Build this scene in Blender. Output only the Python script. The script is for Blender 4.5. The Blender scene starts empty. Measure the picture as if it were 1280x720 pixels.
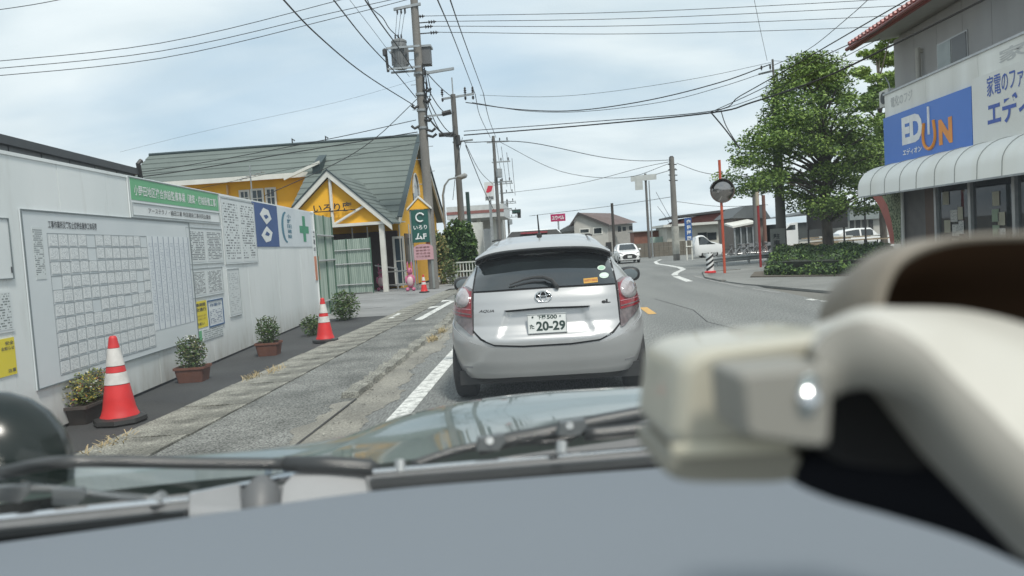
import bpy, bmesh, math, random
import numpy as np
from mathutils import Vector, Matrix
random.seed(7); np.random.seed(7)
SC = bpy.context.scene
COL = SC.collection
R = math.radians

# ------------------------------------------------------------------ camera
FPX = 950.0; ROLL = R(3.7); CAMH = 1.4
_ur = 50*math.cos(ROLL)+57*math.sin(ROLL); _uu = -50*math.sin(ROLL)+57*math.cos(ROLL)
PITCH = math.atan(_uu/FPX); YAW = math.atan(_ur/math.hypot(FPX, _uu))
CF = Vector((-math.sin(YAW)*math.cos(PITCH), math.cos(YAW)*math.cos(PITCH), -math.sin(PITCH)))
_r0 = Vector((math.cos(YAW), math.sin(YAW), 0)); _u0 = _r0.cross(CF)
CR = math.cos(ROLL)*_r0-math.sin(ROLL)*_u0; CU = math.sin(ROLL)*_r0+math.cos(ROLL)*_u0
CC = Vector((0, 0, CAMH))
cd = bpy.data.cameras.new('camera'); cam = bpy.data.objects.new('camera', cd); COL.objects.link(cam)
cd.sensor_width = 36; cd.lens = FPX/1280*36; cd.clip_start = 0.02; cd.clip_end = 3000
M = Matrix((CR, CU, -CF)).transposed().to_4x4(); M.translation = CC; cam.matrix_world = M
cd.dof.use_dof = True; cd.dof.focus_distance = 9.0; cd.dof.aperture_fstop = 4.2
SC.camera = cam

# ------------------------------------------------------------------ sky, sun, exposure
SUN_EL = R(58); SUN_AZ = R(150)          # azimuth from +Y clockwise: behind the camera, to its right
W = bpy.data.worlds.new('World'); SC.world = W; W.use_nodes = True
nt = W.node_tree; nt.nodes.clear()
out = nt.nodes.new('ShaderNodeOutputWorld'); bg = nt.nodes.new('ShaderNodeBackground')
sky = nt.nodes.new('ShaderNodeTexSky'); sky.sky_type = 'NISHITA'; sky.sun_disc = False
sky.sun_elevation = SUN_EL; sky.sun_rotation = SUN_AZ; sky.dust_density = 2.0
bg.inputs[1].default_value = 0.1
tc = nt.nodes.new('ShaderNodeTexCoord'); sep = nt.nodes.new('ShaderNodeSeparateXYZ')
nt.links.new(tc.outputs['Generated'], sep.inputs[0])
def wm(op, a, b=None, clamp=False):
    n = nt.nodes.new('ShaderNodeMath'); n.operation = op; n.use_clamp = clamp
    for i, v in enumerate((a, b)):
        if v is None: continue
        if isinstance(v, (int, float)): n.inputs[i].default_value = v
        else: nt.links.new(v, n.inputs[i])
    return n.outputs[0]
zz = wm('ADD', wm('MAXIMUM', sep.outputs[2], 0.0), 0.22)
cx = wm('DIVIDE', sep.outputs[0], zz); cy = wm('DIVIDE', sep.outputs[1], zz)
cmb = nt.nodes.new('ShaderNodeCombineXYZ'); nt.links.new(cx, cmb.inputs[0]); nt.links.new(cy, cmb.inputs[1])
def cloudnoise(scale, det, off, sx=1.0):
    mp = nt.nodes.new('ShaderNodeMapping'); mp.inputs['Location'].default_value = off; mp.inputs['Scale'].default_value = (sx, 1, 1)
    nt.links.new(cmb.outputs[0], mp.inputs[0])
    n = nt.nodes.new('ShaderNodeTexNoise'); n.inputs['Scale'].default_value = scale; n.inputs['Detail'].default_value = det
    n.inputs['Roughness'].default_value = 0.5; n.inputs['Distortion'].default_value = 0.3
    nt.links.new(mp.outputs[0], n.inputs[0]); return n.outputs[0]
n1 = cloudnoise(0.9, 5, (3.1, 1.7, 0), 0.7); n2 = cloudnoise(2.3, 6, (0.4, 5.2, 0), 0.6)
cr = nt.nodes.new('ShaderNodeValToRGB'); nt.links.new(n1, cr.inputs[0])
cr.color_ramp.elements[0].position = 0.30; cr.color_ramp.elements[0].color = (0.45, 0.45, 0.45, 1)
cr.color_ramp.elements[1].position = 0.48; cr.color_ramp.elements[1].color = (0.95, 0.95, 0.95, 1)
cr2 = nt.nodes.new('ShaderNodeValToRGB'); nt.links.new(n2, cr2.inputs[0])
cr2.color_ramp.elements[0].position = 0.3; cr2.color_ramp.elements[0].color = (5.1, 6.0, 6.5, 1)
cr2.color_ramp.elements[1].position = 0.7; cr2.color_ramp.elements[1].color = (7.4, 8.0, 8.2, 1)
mx = nt.nodes.new('ShaderNodeMix'); mx.data_type = 'RGBA'
nt.links.new(cr.outputs[0], mx.inputs['Factor'])
skb = nt.nodes.new('ShaderNodeMix'); skb.data_type = 'RGBA'; skb.inputs['Factor'].default_value = 0.75
nt.links.new(sky.outputs[0], skb.inputs['A']); skb.inputs['B'].default_value = (3.6, 5.3, 6.8, 1)
nt.links.new(skb.outputs['Result'], mx.inputs['A']); nt.links.new(cr2.outputs[0], mx.inputs['B'])
nt.links.new(mx.outputs['Result'], bg.inputs[0]); nt.links.new(bg.outputs[0], out.inputs[0])
sd = bpy.data.lights.new('sun', 'SUN'); so = bpy.data.objects.new('sun', sd); COL.objects.link(so)
sd.energy = 2.8; sd.angle = R(10); sd.color = (1.0, 0.95, 0.87)
sv = Vector((math.sin(SUN_AZ)*math.cos(SUN_EL), math.cos(SUN_AZ)*math.cos(SUN_EL), math.sin(SUN_EL)))
so.rotation_euler = sv.to_track_quat('Z', 'Y').to_euler()
SC.view_settings.view_transform = 'Standard'; SC.view_settings.look = 'None'
SC.view_settings.exposure = 0.4; SC.view_settings.gamma = 1.0
SC.cycles.use_denoising = True; SC.cycles.max_bounces = 6

# ------------------------------------------------------------------ geometry of the place
def zg(y):                                   # the street drops gently beyond 26 m
    return 0.0 if y < 26 else (-0.018*(y-26) if y < 60 else -0.612)
def ray(x, y): return CF+(x-640)/FPX*CR-(y-360)/FPX*CU
def G(x, y, dz=0.0):                         # where a sight line meets the ground
    d = ray(x, y); z = 0.0
    for _ in range(30):
        t = (z+dz-CAMH)/d.z; z = zg((CC+d*t).y)
    return CC+d*t
def atY(x, y, Y): d = ray(x, y); return CC+d*(Y/d.y)
def atX(x, y, X): d = ray(x, y); return CC+d*(X/d.x)
def PP(x, y, dep): return CC+ray(x, y)*dep

# ------------------------------------------------------------------ materials
MATS = {}
def _node(t, ty, **kw):
    n = t.nodes.new(ty)
    for k, v in kw.items(): setattr(n, k, v)
    return n
def mat(name, col, rough=0.6, col2=None, scale=3.0, bump=0.0, bscale=40.0, metal=0.0, coat=0.0, spec=0.5, emit=0.0, detail=5, speck=0.0, lo=0.35, hi=0.65, stretch=(1, 1, 1), trans=0.0):
    if name in MATS: return MATS[name]
    m = bpy.data.materials.new(name); MATS[name] = m; m.use_nodes = True
    t = m.node_tree; b = t.nodes['Principled BSDF']
    b.inputs['Roughness'].default_value = rough; b.inputs['Metallic'].default_value = metal
    b.inputs['Coat Weight'].default_value = coat; b.inputs['Coat Roughness'].default_value = 0.05
    b.inputs['Specular IOR Level'].default_value = spec
    col = tuple(col)+(1,)
    co = _node(t, 'ShaderNodeTexCoord'); mp = _node(t, 'ShaderNodeMapping'); mp.inputs['Scale'].default_value = stretch
    t.links.new(co.outputs['Object'], mp.inputs[0])
    if col2 is None: col2 = tuple(c*0.86 for c in col[:3])
    col2 = tuple(col2)+(1,)
    n = _node(t, 'ShaderNodeTexNoise'); n.inputs['Scale'].default_value = scale; n.inputs['Detail'].default_value = detail
    t.links.new(mp.outputs[0], n.inputs[0])
    r = _node(t, 'ShaderNodeValToRGB'); r.color_ramp.elements[0].position = lo; r.color_ramp.elements[1].position = hi
    r.color_ramp.elements[0].color = col; r.color_ramp.elements[1].color = col2
    t.links.new(n.outputs[0], r.inputs[0]); last = r.outputs[0]
    if speck:
        n3 = _node(t, 'ShaderNodeTexNoise'); n3.inputs['Scale'].default_value = 60; n3.inputs['Detail'].default_value = 3
        t.links.new(mp.outputs[0], n3.inputs[0])
        r3 = _node(t, 'ShaderNodeValToRGB'); r3.color_ramp.elements[0].position = .38; r3.color_ramp.elements[1].position = .62
        a, c = 1-speck, 1+speck
        r3.color_ramp.elements[0].color = (a, a, a, 1); r3.color_ramp.elements[1].color = (c, c, c, 1)
        t.links.new(n3.outputs[0], r3.inputs[0])
        mm = _node(t, 'ShaderNodeMix', data_type='RGBA', blend_type='MULTIPLY'); mm.inputs['Factor'].default_value = 1
        t.links.new(last, mm.inputs['A']); t.links.new(r3.outputs[0], mm.inputs['B']); last = mm.outputs['Result']
    t.links.new(last, b.inputs['Base Color'])
    if bump:
        n2 = _node(t, 'ShaderNodeTexNoise'); n2.inputs['Scale'].default_value = bscale; n2.inputs['Detail'].default_value = 4
        t.links.new(mp.outputs[0], n2.inputs[0])
        bp = _node(t, 'ShaderNodeBump'); bp.inputs['Strength'].default_value = bump; bp.inputs['Distance'].default_value = 0.01
        t.links.new(n2.outputs[0], bp.inputs['Height']); t.links.new(bp.outputs[0], b.inputs['Normal'])
    if emit: b.inputs['Emission Color'].default_value = col; b.inputs['Emission Strength'].default_value = emit
    return m
def glass_mat(name, tint, fac_min=0.05, rough=0.0):
    """thin pane: clear transmission plus a Fresnel reflection"""
    if name in MATS: return MATS[name]
    m = bpy.data.materials.new(name); MATS[name] = m; m.use_nodes = True; t = m.node_tree; t.nodes.clear()
    o = _node(t, 'ShaderNodeOutputMaterial'); mixn = _node(t, 'ShaderNodeMixShader'); fr = _node(t, 'ShaderNodeFresnel'); fr.inputs[0].default_value = 1.45
    tr = _node(t, 'ShaderNodeBsdfTransparent'); tr.inputs[0].default_value = tuple(tint)+(1,)
    gl = _node(t, 'ShaderNodeBsdfGlossy'); gl.inputs['Roughness'].default_value = rough
    t.links.new(fr.outputs[0], mixn.inputs[0]); t.links.new(tr.outputs[0], mixn.inputs[1]); t.links.new(gl.outputs[0], mixn.inputs[2])
    t.links.new(mixn.outputs[0], o.inputs[0]); return m
def print_mat(name, bg_, ink, rows, cols, dens=0.5, margin=0.06, title=None):
    """small printed lines of type on a sheet, by UV"""
    if name in MATS: return MATS[name]
    m = bpy.data.materials.new(name); MATS[name] = m; m.use_nodes = True; t = m.node_tree; b = t.nodes['Principled BSDF']
    b.inputs['Roughness'].default_value = 0.45
    uv = _node(t, 'ShaderNodeUVMap'); s = _node(t, 'ShaderNodeSeparateXYZ'); t.links.new(uv.outputs[0], s.inputs[0])
    def mt(op, a, c=None):
        n = _node(t, 'ShaderNodeMath', operation=op)
        for i, v in enumerate((a, c)):
            if v is None: continue
            if isinstance(v, (int, float)): n.inputs[i].default_value = v
            else: t.links.new(v, n.inputs[i])
        return n.outputs[0]
    u, v = s.outputs[0], s.outputs[1]
    rv = mt('MULTIPLY', v, rows); row = mt('FLOOR', rv); fr = mt('FRACT', rv)
    inrow = mt('MULTIPLY', mt('GREATER_THAN', fr, 0.25), mt('LESS_THAN', fr, 0.8))
    c = _node(t, 'ShaderNodeCombineXYZ'); t.links.new(mt('MULTIPLY', u, cols), c.inputs[0]); t.links.new(mt('MULTIPLY', row, 7.31), c.inputs[1])
    oi = _node(t, 'ShaderNodeObjectInfo'); t.links.new(mt('MULTIPLY', oi.outputs['Random'], 50.0), c.inputs[2])
    n = _node(t, 'ShaderNodeTexNoise'); n.inputs['Scale'].default_value = 1.0; n.inputs['Detail'].default_value = 2; t.links.new(c.outputs[0], n.inputs[0])
    ink_m = mt('GREATER_THAN', n.outputs[0], 1-dens)
    mg = mt('MULTIPLY', mt('MULTIPLY', mt('GREATER_THAN', u, margin), mt('LESS_THAN', u, 1-margin)), mt('MULTIPLY', mt('GREATER_THAN', v, margin*.7), mt('LESS_THAN', v, 1-margin*.7)))
    f = mt('MULTIPLY', mt('MULTIPLY', inrow, ink_m), mg)
    mm = _node(t, 'ShaderNodeMix', data_type='RGBA'); mm.inputs['A'].default_value = tuple(bg_)+(1,); mm.inputs['B'].default_value = tuple(ink)+(1,)
    t.links.new(mt('MULTIPLY', f, 0.85), mm.inputs['Factor']); t.links.new(mm.outputs['Result'], b.inputs['Base Color'])
    return m

# ------------------------------------------------------------------ mesh building
ROOT = {}                                     # thing -> inverse of its matrix
class MB:
    def __init__(s): s.v = []; s.f = []; s.uv = None; s.m = []
    def add(s, vs, fs, mi=0):
        o = len(s.v); s.v += [tuple(p) for p in vs]; s.f += [tuple(i+o for i in f) for f in fs]; s.m += [mi]*len(fs); return s
    def box(s, a, b, mi=0, ax=None):
        (x0, y0, z0), (x1, y1, z1) = a, b
        vs = [(x0, y0, z0), (x1, y0, z0), (x1, y1, z0), (x0, y1, z0), (x0, y0, z1), (x1, y0, z1), (x1, y1, z1), (x0, y1, z1)]
        return s.add(vs, [(0, 3, 2, 1), (4, 5, 6, 7), (0, 1, 5, 4), (1, 2, 6, 5), (2, 3, 7, 6), (3, 0, 4, 7)], mi)
    def obox(s, o, ex, ey, ez, mi=0):         # box from a corner and three edge vectors
        o, ex, ey, ez = Vector(o), Vector(ex), Vector(ey), Vector(ez)
        vs = [o, o+ex, o+ex+ey, o+ey, o+ez, o+ex+ez, o+ex+ey+ez, o+ey+ez]
        fs = [(0, 3, 2, 1), (4, 5, 6, 7), (0, 1, 5, 4), (1, 2, 6, 5), (2, 3, 7, 6), (3, 0, 4, 7)]
        if ex.cross(ey).dot(ez) < 0: fs = [f[::-1] for f in fs]
        return s.add(vs, fs, mi)
    def tube(s, pts, r, n=6, mi=0, cap=True):
        pts = [Vector(p) for p in pts]; k = len(pts)
        rs = r if isinstance(r, (list, tuple)) else [r]*k
        o = len(s.v); ref = None
        for i, p in enumerate(pts):
            d = (pts[min(i+1, k-1)]-pts[max(i-1, 0)]).normalized()
            if ref is None: ref = Vector((0, 0, 1)) if abs(d.z) < .9 else Vector((1, 0, 0))
            a = (ref-d*ref.dot(d)).normalized(); c = d.cross(a); ref = a
            for j in range(n):
                t = 2*math.pi*j/n; q = p+(a*math.cos(t)+c*math.sin(t))*rs[i]; s.v.append(tuple(q))
        for i in range(k-1):
            for j in range(n):
                s.f.append((o+i*n+j, o+i*n+(j+1) % n, o+(i+1)*n+(j+1) % n, o+(i+1)*n+j)); s.m.append(mi)
        if cap:
            s.f.append(tuple(o+j for j in range(n))[::-1]); s.f.append(tuple(o+(k-1)*n+j for j in range(n))); s.m += [mi, mi]
        return s
    def lathe(s, prof, c=(0, 0, 0), n=16, mi=0):
        o = len(s.v)
        for r, z in prof:
            for j in range(n):
                t = 2*math.pi*j/n; s.v.append((c[0]+r*math.cos(t), c[1]+r*math.sin(t), c[2]+z))
        for i in range(len(prof)-1):
            for j in range(n):
                s.f.append((o+i*n+j, o+i*n+(j+1) % n, o+(i+1)*n+(j+1) % n, o+(i+1)*n+j)); s.m.append(mi)
        s.f.append(tuple(o+(len(prof)-1)*n+j for j in range(n))); s.m.append(mi)
        s.f.append(tuple(o+j for j in range(n))[::-1]); s.m.append(mi)
        return s
    def prism(s, poly, ext, mi=0):            # polygon of 3-D points pushed along ext
        poly = [Vector(p) for p in poly]; e = Vector(ext); n = len(poly)
        return s.add([*poly, *[p+e for p in poly]], [tuple(range(n))[::-1], tuple(range(n, 2*n))]+[(i, (i+1) % n, n+(i+1) % n, n+i) for i in range(n)], mi)
    def grid(s, rows, mi=0, flip=False):
        o = len(s.v); n = len(rows[0])
        for r in rows: s.v += [tuple(p) for p in r]
        for i in range(len(rows)-1):
            for j in range(n-1):
                q = (o+i*n+j, o+i*n+j+1, o+(i+1)*n+j+1, o+(i+1)*n+j)
                s.f.append(q[::-1] if flip else q); s.m.append(mi)
        return s
    def build(s, name, mats, parent=None, local=False, smooth=False, fix=False):
        me = bpy.data.meshes.new(name); v = s.v
        if parent is not None and not local:
            inv = ROOT.get(parent.name) or (ROOT.get(parent.parent.name) if parent.parent else None)
            if inv is not None: v = [tuple(inv @ Vector(p)) for p in v]
        me.from_pydata(v, [], s.f)
        for m in (mats if isinstance(mats, (list, tuple)) else [mats]): me.materials.append(m)
        me.polygons.foreach_set('material_index', s.m)
        if fix:
            bm = bmesh.new(); bm.from_mesh(me); bmesh.ops.recalc_face_normals(bm, faces=bm.faces); bm.to_mesh(me); bm.free()
        if smooth:
            me.polygons.foreach_set('use_smooth', [True]*len(me.polygons))
            if smooth != 'all': me.set_sharp_from_angle(angle=R(smooth if smooth > 1 else 38))
        me.update()
        o = bpy.data.objects.new(name, me); COL.objects.link(o)
        if parent is not None: o.parent = parent
        return o
def tag(o, label=None, cat=None, group=None, kind=None):
    if label: o['label'] = label
    if cat: o['category'] = cat
    if group: o['group'] = group
    if kind: o['kind'] = kind
    return o
def thing(name, label, cat, loc=(0, 0, 0), rz=0.0, group=None):
    o = bpy.data.objects.new(name, None); COL.objects.link(o); o.location = loc; o.rotation_euler = (0, 0, rz)
    o.empty_display_size = .1
    ROOT[o.name] = (Matrix.Translation(Vector(loc)) @ Matrix.Rotation(rz, 4, 'Z')).inverted()
    return tag(o, label, cat, group)
def B(): return MB()
def copy_tree(o, parent=None):
    c = o.copy(); COL.objects.link(c); c.parent = parent
    for ch in list(o.children): copy_tree(ch, c)
    return c
def sheet(a, b, c, d, name, m, parent, t=0.004, local=False):
    """thin board with UVs on its face: corners bl, br, tr, tl"""
    a, b, c, d = map(Vector, (a, b, c, d)); n = (b-a).cross(d-a).normalized()
    mb = B(); mb.add([a+n*t, b+n*t, c+n*t, d+n*t, a, b, c, d], [(0, 1, 2, 3), (7, 6, 5, 4), (4, 5, 1, 0), (5, 6, 2, 1), (6, 7, 3, 2), (7, 4, 0, 3)])
    o = mb.build(name, m, parent, local); me = o.data
    uvl = me.uv_layers.new(name='UVMap'); us = [(0, 0), (1, 0), (1, 1), (0, 1)]
    for k in range(4): uvl.data[k].uv = us[k]
    return o
_TXT = {}
def text_mesh(s, bold=0.0, depth=0.0):
    key = (s, bold, depth)
    if key in _TXT: return _TXT[key]
    cu = bpy.data.curves.new('t', 'FONT'); cu.body = s; cu.size = 1; cu.offset = bold; cu.extrude = depth; cu.resolution_u = 3
    ob = bpy.data.objects.new('t', cu); COL.objects.link(ob); dg = bpy.context.evaluated_depsgraph_get()
    me = bpy.data.meshes.new_from_object(ob.evaluated_get(dg)); bpy.data.objects.remove(ob)
    vs = [Vector(v.co) for v in me.vertices]; fs = [tuple(p.vertices) for p in me.polygons]
    x0 = min(v.x for v in vs); x1 = max(v.x for v in vs); y0 = min(v.y for v in vs); y1 = max(v.y for v in vs)
    _TXT[key] = ([((v.x-x0)/(x1-x0), (v.y-y0)/(y1-y0), v.z) for v in vs], fs); return _TXT[key]
def lettering(s, o, ex, ey, m, parent, name='lettering', bold=0.0, lift=0.006, local=False, vertical=False):
    """text stretched over the rectangle origin o, width vector ex, height vector ey"""
    o, ex, ey = Vector(o), Vector(ex), Vector(ey); n = ex.cross(ey).normalized(); mb = B()
    items = [(s, 0.0, 1.0)] if not vertical else None
    if vertical:
        k = len(s)
        for i, ch in enumerate(s):
            vs, fs = text_mesh(ch, bold); y0 = 1-(i+.92)/k
            mb.add([o+ex*v[0]+ey*(y0+v[1]*.84/k)+n*lift for v in vs], fs)
    else:
        vs, fs = text_mesh(s, bold); mb.add([o+ex*v[0]+ey*v[1]+n*lift for v in vs], fs)
    return mb.build(name, m, parent, local)

# shared materials
M_WHITE = mat('white_paint', (.72, .74, .74), .45, (.66, .68, .68), 1.5)
M_BLACK = mat('black_plastic', (.02, .021, .022), .45, (.03, .03, .03))
M_STEEL = mat('galvanised_steel', (.36, .38, .39), .45, (.27, .29, .3), 6, metal=.5)
M_CONC = mat('pole_concrete', (.21, .2, .185), .85, (.15, .145, .135), 1.6, bump=.3, speck=.1, stretch=(1, 1, .3))
M_CONCD = mat('dark_pole_concrete', (.14, .135, .13), .85, (.10, .1, .095), 1.6, bump=.3, stretch=(1, 1, .3))
M_INS = mat('insulator', (.05, .05, .055), .35)
M_CABLE = mat('cable_sheath', (.012, .013, .015), .6)
M_GLASS = mat('window_glass', (.03, .038, .042), .06, (.02, .025, .03), 1.0, spec=.8)
M_ALU = mat('aluminium', (.45, .46, .46), .4, (.38, .39, .39), 8, metal=.6)
M_RUBBER = mat('tyre_rubber', (.018, .018, .019), .8, (.025, .025, .025), 30)
M_ORANGE = mat('orange_paint', (.62, .13, .05), .5, (.5, .1, .05), 3)
M_RED = mat('cone_red', (.62, .03, .03), .5, (.5, .022, .025), 5)

# ================================================================== THE SETTING
M_ASPH = mat('road_asphalt', (.19, .197, .19), .85, (.135, .142, .138), .8, speck=.34, stretch=(1.3, .16, 1), lo=.3, hi=.7)
M_ASPHW = mat('sidewalk_asphalt', (.185, .19, .18), .9, (.10, .104, .098), 1.6, bump=.7, bscale=70, speck=.6, detail=8)
M_ASPHD = mat('dark_fresh_asphalt', (.05, .052, .053), .85, (.033, .034, .036), .8, bump=.4, bscale=90, speck=.15)
M_SLAB = mat('weathered_concrete', (.27, .268, .235), .9, (.12, .12, .105), 4.5, bump=.8, bscale=40, speck=.5)
M_DRIVE = mat('driveway_asphalt', (.24, .245, .245), .9, (.18, .185, .185), .8, bump=.3, speck=.1)
M_PAINT = mat('road_paint', (.62, .63, .61), .7, (.3, .31, .3), 11, speck=.2, lo=.46, hi=.68, detail=8)
M_YPAINT = mat('yellow_road_paint', (.62, .36, .09), .7, (.45, .28, .1), 9, speck=.1)
M_SAND = mat('sand', (.25, .243, .212), .95, (.17, .166, .147), 2.0, bump=.5, speck=.25)
M_GRND = mat('ground_dirt', (.16, .155, .14), .95, (.11, .115, .10), .15, speck=.15)
YS = [-12, 0, 6, 12, 18, 22, 26, 33, 40, 47, 54, 60, 90, 160, 400, 1500]
def strip(name, xl, xr, y0, y1, lift, m, mb=None):
    ys = sorted({y0, y1, *[y for y in YS if y0 < y < y1]}); fl = lambda f, y: f(y) if callable(f) else f
    b = B(); b.grid([[(fl(xl, y), y, zg(y)+lift), (fl(xr, y), y, zg(y)+lift)] for y in ys])
    o = b.build(name, m); o['kind'] = 'structure'; return o
strip('ground', -700, 700, -12, 1500, -.03, M_GRND)
# road, widening to the right where the side road joins beyond 27 m
def road_r(y): return 4.95 if y < 21 else (4.95+(y-21)*.12 if y < 28 else 5.8+min((y-28)*1.6, 40))
strip('road', -2.0, road_r, -12, 420, 0.0, M_ASPH)
strip('side_road', 5.0, 95, 33.5, 62, .004, M_ASPH)
strip('pavement', -3.06, -2.0, -12, 60, .012, M_ASPHW)
def wx(y): return -4.64-.088*(y-8)
strip('hoarding_verge', lambda y: wx(y)-3, -3.72, -12, 16.8, .004, M_ASPHD)
strip('driveway', -16, -3.72, 16.8, 27.0, .006, M_DRIVE)
strip('forecourt', -30, -3.06, 27.0, 60, .002, M_DRIVE)
def sst0(t): t = max(0, min(1, t)); return t*t*(3-2*t)
# sand washed along the kerb
b = B(); random.seed(3)
rows = []
def wob(y, k): return math.sin(y*2.1+k)*.5+math.sin(y*5.3+k*2)*.3+math.sin(y*13.7+k)*.18+random.uniform(-.15, .15)
for i in range(260):
    y = 4.9+i*.04; f_ = sst0((y-4.9)/1.2)*sst0((15.3-y)/3)
    l = -2.0-(.16*max(0, wob(y, 1)+.45) if y < 7.1 else 0)*f_; r_ = -2.0+(.30+.1*wob(y, 4)+(.1 if y < 7.6 else 0))*f_
    rows.append([(l, y, .0165 if y < 7.2 else .007), (-1.995, y, .0165 if y < 7.2 else .008), (-1.98, y, .0075), (r_, y, .0035)])
b.grid(rows); o = b.build('sand_drift', M_SAND); o['kind'] = 'structure'
# lane edge line, guide lines, centre line
def line(name, pts, w, m, lift=.005):
    b = B(); L, Rr = [], []
    for i, p in enumerate(pts):
        a = Vector(pts[max(i-1, 0)][:2]); c = Vector(pts[min(i+1, len(pts)-1)][:2]); d = (c-a).normalized(); n = Vector((-d.y, d.x))*w/2
        L.append((p[0]+n.x, p[1]+n.y, zg(p[1])+lift)); Rr.append((p[0]-n.x, p[1]-n.y, zg(p[1])+lift))
    b.grid([Rr, L]); o = b.build(name, m); o['kind'] = 'structure'; return o
line('edge_line', [(-1.39, 2), (-1.39, 12), (-1.39, 26), (-1.39, 45), (-1.39, 60), (-1.39, 200)], .17, M_PAINT)
line('edge_line', [G(1028, 376)[:2], G(1082, 386)[:2]], .13, M_PAINT)
line('edge_line', [G(1010, 374)[:2], G(1019, 375.5)[:2]], .13, M_PAINT)
line('edge_line', [G(940, 361)[:2], G(975, 366)[:2]], .12, mat('worn_paint', (.3, .3, .29), .8, (.17, .175, .17), 9))
line('edge_line', [G(868, 345)[:2], G(895, 352)[:2], G(930, 359)[:2]], .12, MATS['worn_paint'])
cg = [(862, 352), (846, 346), (843, 343), (846, 340.5), (854, 337), (850, 334.5), (836, 332), (822, 330), (819, 327.5), (826, 324.5)]
line('guide_line', [G(*p)[:2] for p in cg[:1]+cg[1:5]], .22, M_PAINT)
line('guide_line', [G(*p)[:2] for p in cg[4:]], .25, M_PAINT)
line('guide_line', [G(806, 321.5)[:2], G(818, 320.5)[:2]], .8, M_PAINT)
line('guide_line', [G(832, 319)[:2], G(840, 318.7)[:2]], .8, M_PAINT)
line('centre_line', [(1.72, 13.7), (1.72, 15.1)], .15, M_YPAINT)
line('asphalt_crack', [(2.3, 9.2), (2.6, 9.8), (3.4, 10.0), (4.2, 10.5), (4.8, 10.4)], .02, mat('crack', (.045, .045, .045), .9), .003)
line('asphalt_crack', [(2.2, 17), (2.5, 14), (2.35, 12), (2.6, 10.6)], .018, MATS['crack'], .003)
line('asphalt_joint', [(-2.0, 5.0), (-1.98, 7.2)], .02, MATS['crack'], .019)
# driveway crossing marks in pale paint, left of the queueing car
line('crossing_mark', [G(486, 400)[:2], G(527, 378)[:2]], .10, M_PAINT, .02)
line('crossing_mark', [G(523, 401)[:2], G(566, 377)[:2]], .16, M_PAINT, .02)
for a_, b_ in (((512, 386), (545, 385)), ((533, 377.5), (560, 377))):
    line('crossing_mark', [G(*a_)[:2], G(*b_)[:2]], .55, M_PAINT, .018)
for a_, b_ in (((441, 377), (492, 374)), ((440, 388), (482, 384)), ((474, 369), (520, 368))):
    line('driveway_joint', [G(*a_)[:2], G(*b_)[:2]], .05, MATS['crack'], .011)
# concrete gutter beside the verge: one cover slab after the other with lifting slots
gut = B(); gut.box((-3.73, -12, -.2), (-3.05, 25.5, -.012)); gut = gut.build('drain_channel', M_SLAB); gut['kind'] = 'structure'
random.seed(5); meshes = []
for k in range(3):
    b = B(); hw = .285
    b.prism([(-.325, -.2985, 0), (.325, -.2985, 0), (.325, .2985, 0), (.2, .2985, 0), (.19-.03*k, .268, 0), (-.12+.02*k, .262, 0), (-.13, .2985, 0), (-.325, .2985, 0)], (0, 0, .1))
    o = b.build('drain_cover', M_SLAB, gut); meshes.append(o.data)
    if k: bpy.data.objects.remove(o)
    else: first = o
for i in range(60):
    y = -9+.3+i*.6
    if y > 25: break
    o = first if i == 0 else first.copy()
    if i: COL.objects.link(o)
    o.data = meshes[i % 3]
    o.location = (-3.39+random.uniform(-.012, .012), y, -.077+random.uniform(-.003, .004)); o.rotation_euler = (random.uniform(-.006, .006), random.uniform(-.008, .008), random.uniform(-.006, .006))
# worn kerb stones, sunk almost flush
kerb = B(); kerb.box((-2.14, 7.2, -.1), (-1.99, 18.6, .006)); kerb = kerb.build('kerb', M_SLAB); kerb['kind'] = 'structure'
for i in range(19):
    b = B(); L = .585; n = 5; top = []
    for j in range(n+1):
        t = j/n*L; top.append([(-.085+random.uniform(-.015, .015), t, .0), (-.075+random.uniform(-.02, .012), t, (.06)+random.uniform(-.02, .015)), (.06+random.uniform(-.02, .02), t, (.055)+random.uniform(-.022, .012)), (.08+random.uniform(-.015, .015), t, -.01)])
    b.grid(top, flip=True)
    b.add([top[0][0], top[0][1], top[0][2], top[0][3]], [(0, 1, 2, 3)]); b.add([*top[-1]], [(3, 2, 1, 0)])
    o = b.build('kerb_stone', M_SLAB, kerb, smooth=True); o.location = (-2.06-(i > 11)*(i-11)*.035, 7.25+i*.6, .01+random.uniform(-.006, .006)); o.rotation_euler.z = random.uniform(-.02, .02)
# broken stones along the kerb
b = B(); random.seed(11)
for i in range(420):
    x = random.gauss(-1.86, .14); y = random.uniform(4.8, 15); s = random.uniform(.005, .018)
    if random.random() < .15: x = random.uniform(-3.1, -1.4)
    c = Vector((x, y, .012)); vs = [c+Vector((random.uniform(-s, s), random.uniform(-s, s), random.uniform(0, s))) for _ in range(4)]
    b.add(vs, [(0, 1, 2), (0, 2, 3), (0, 3, 1), (1, 3, 2)])
o = b.build('gravel_crumbs', M_SLAB); o['kind'] = 'stuff'; o['label'] = 'loose grit and stone crumbs along the worn kerb'
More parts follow.
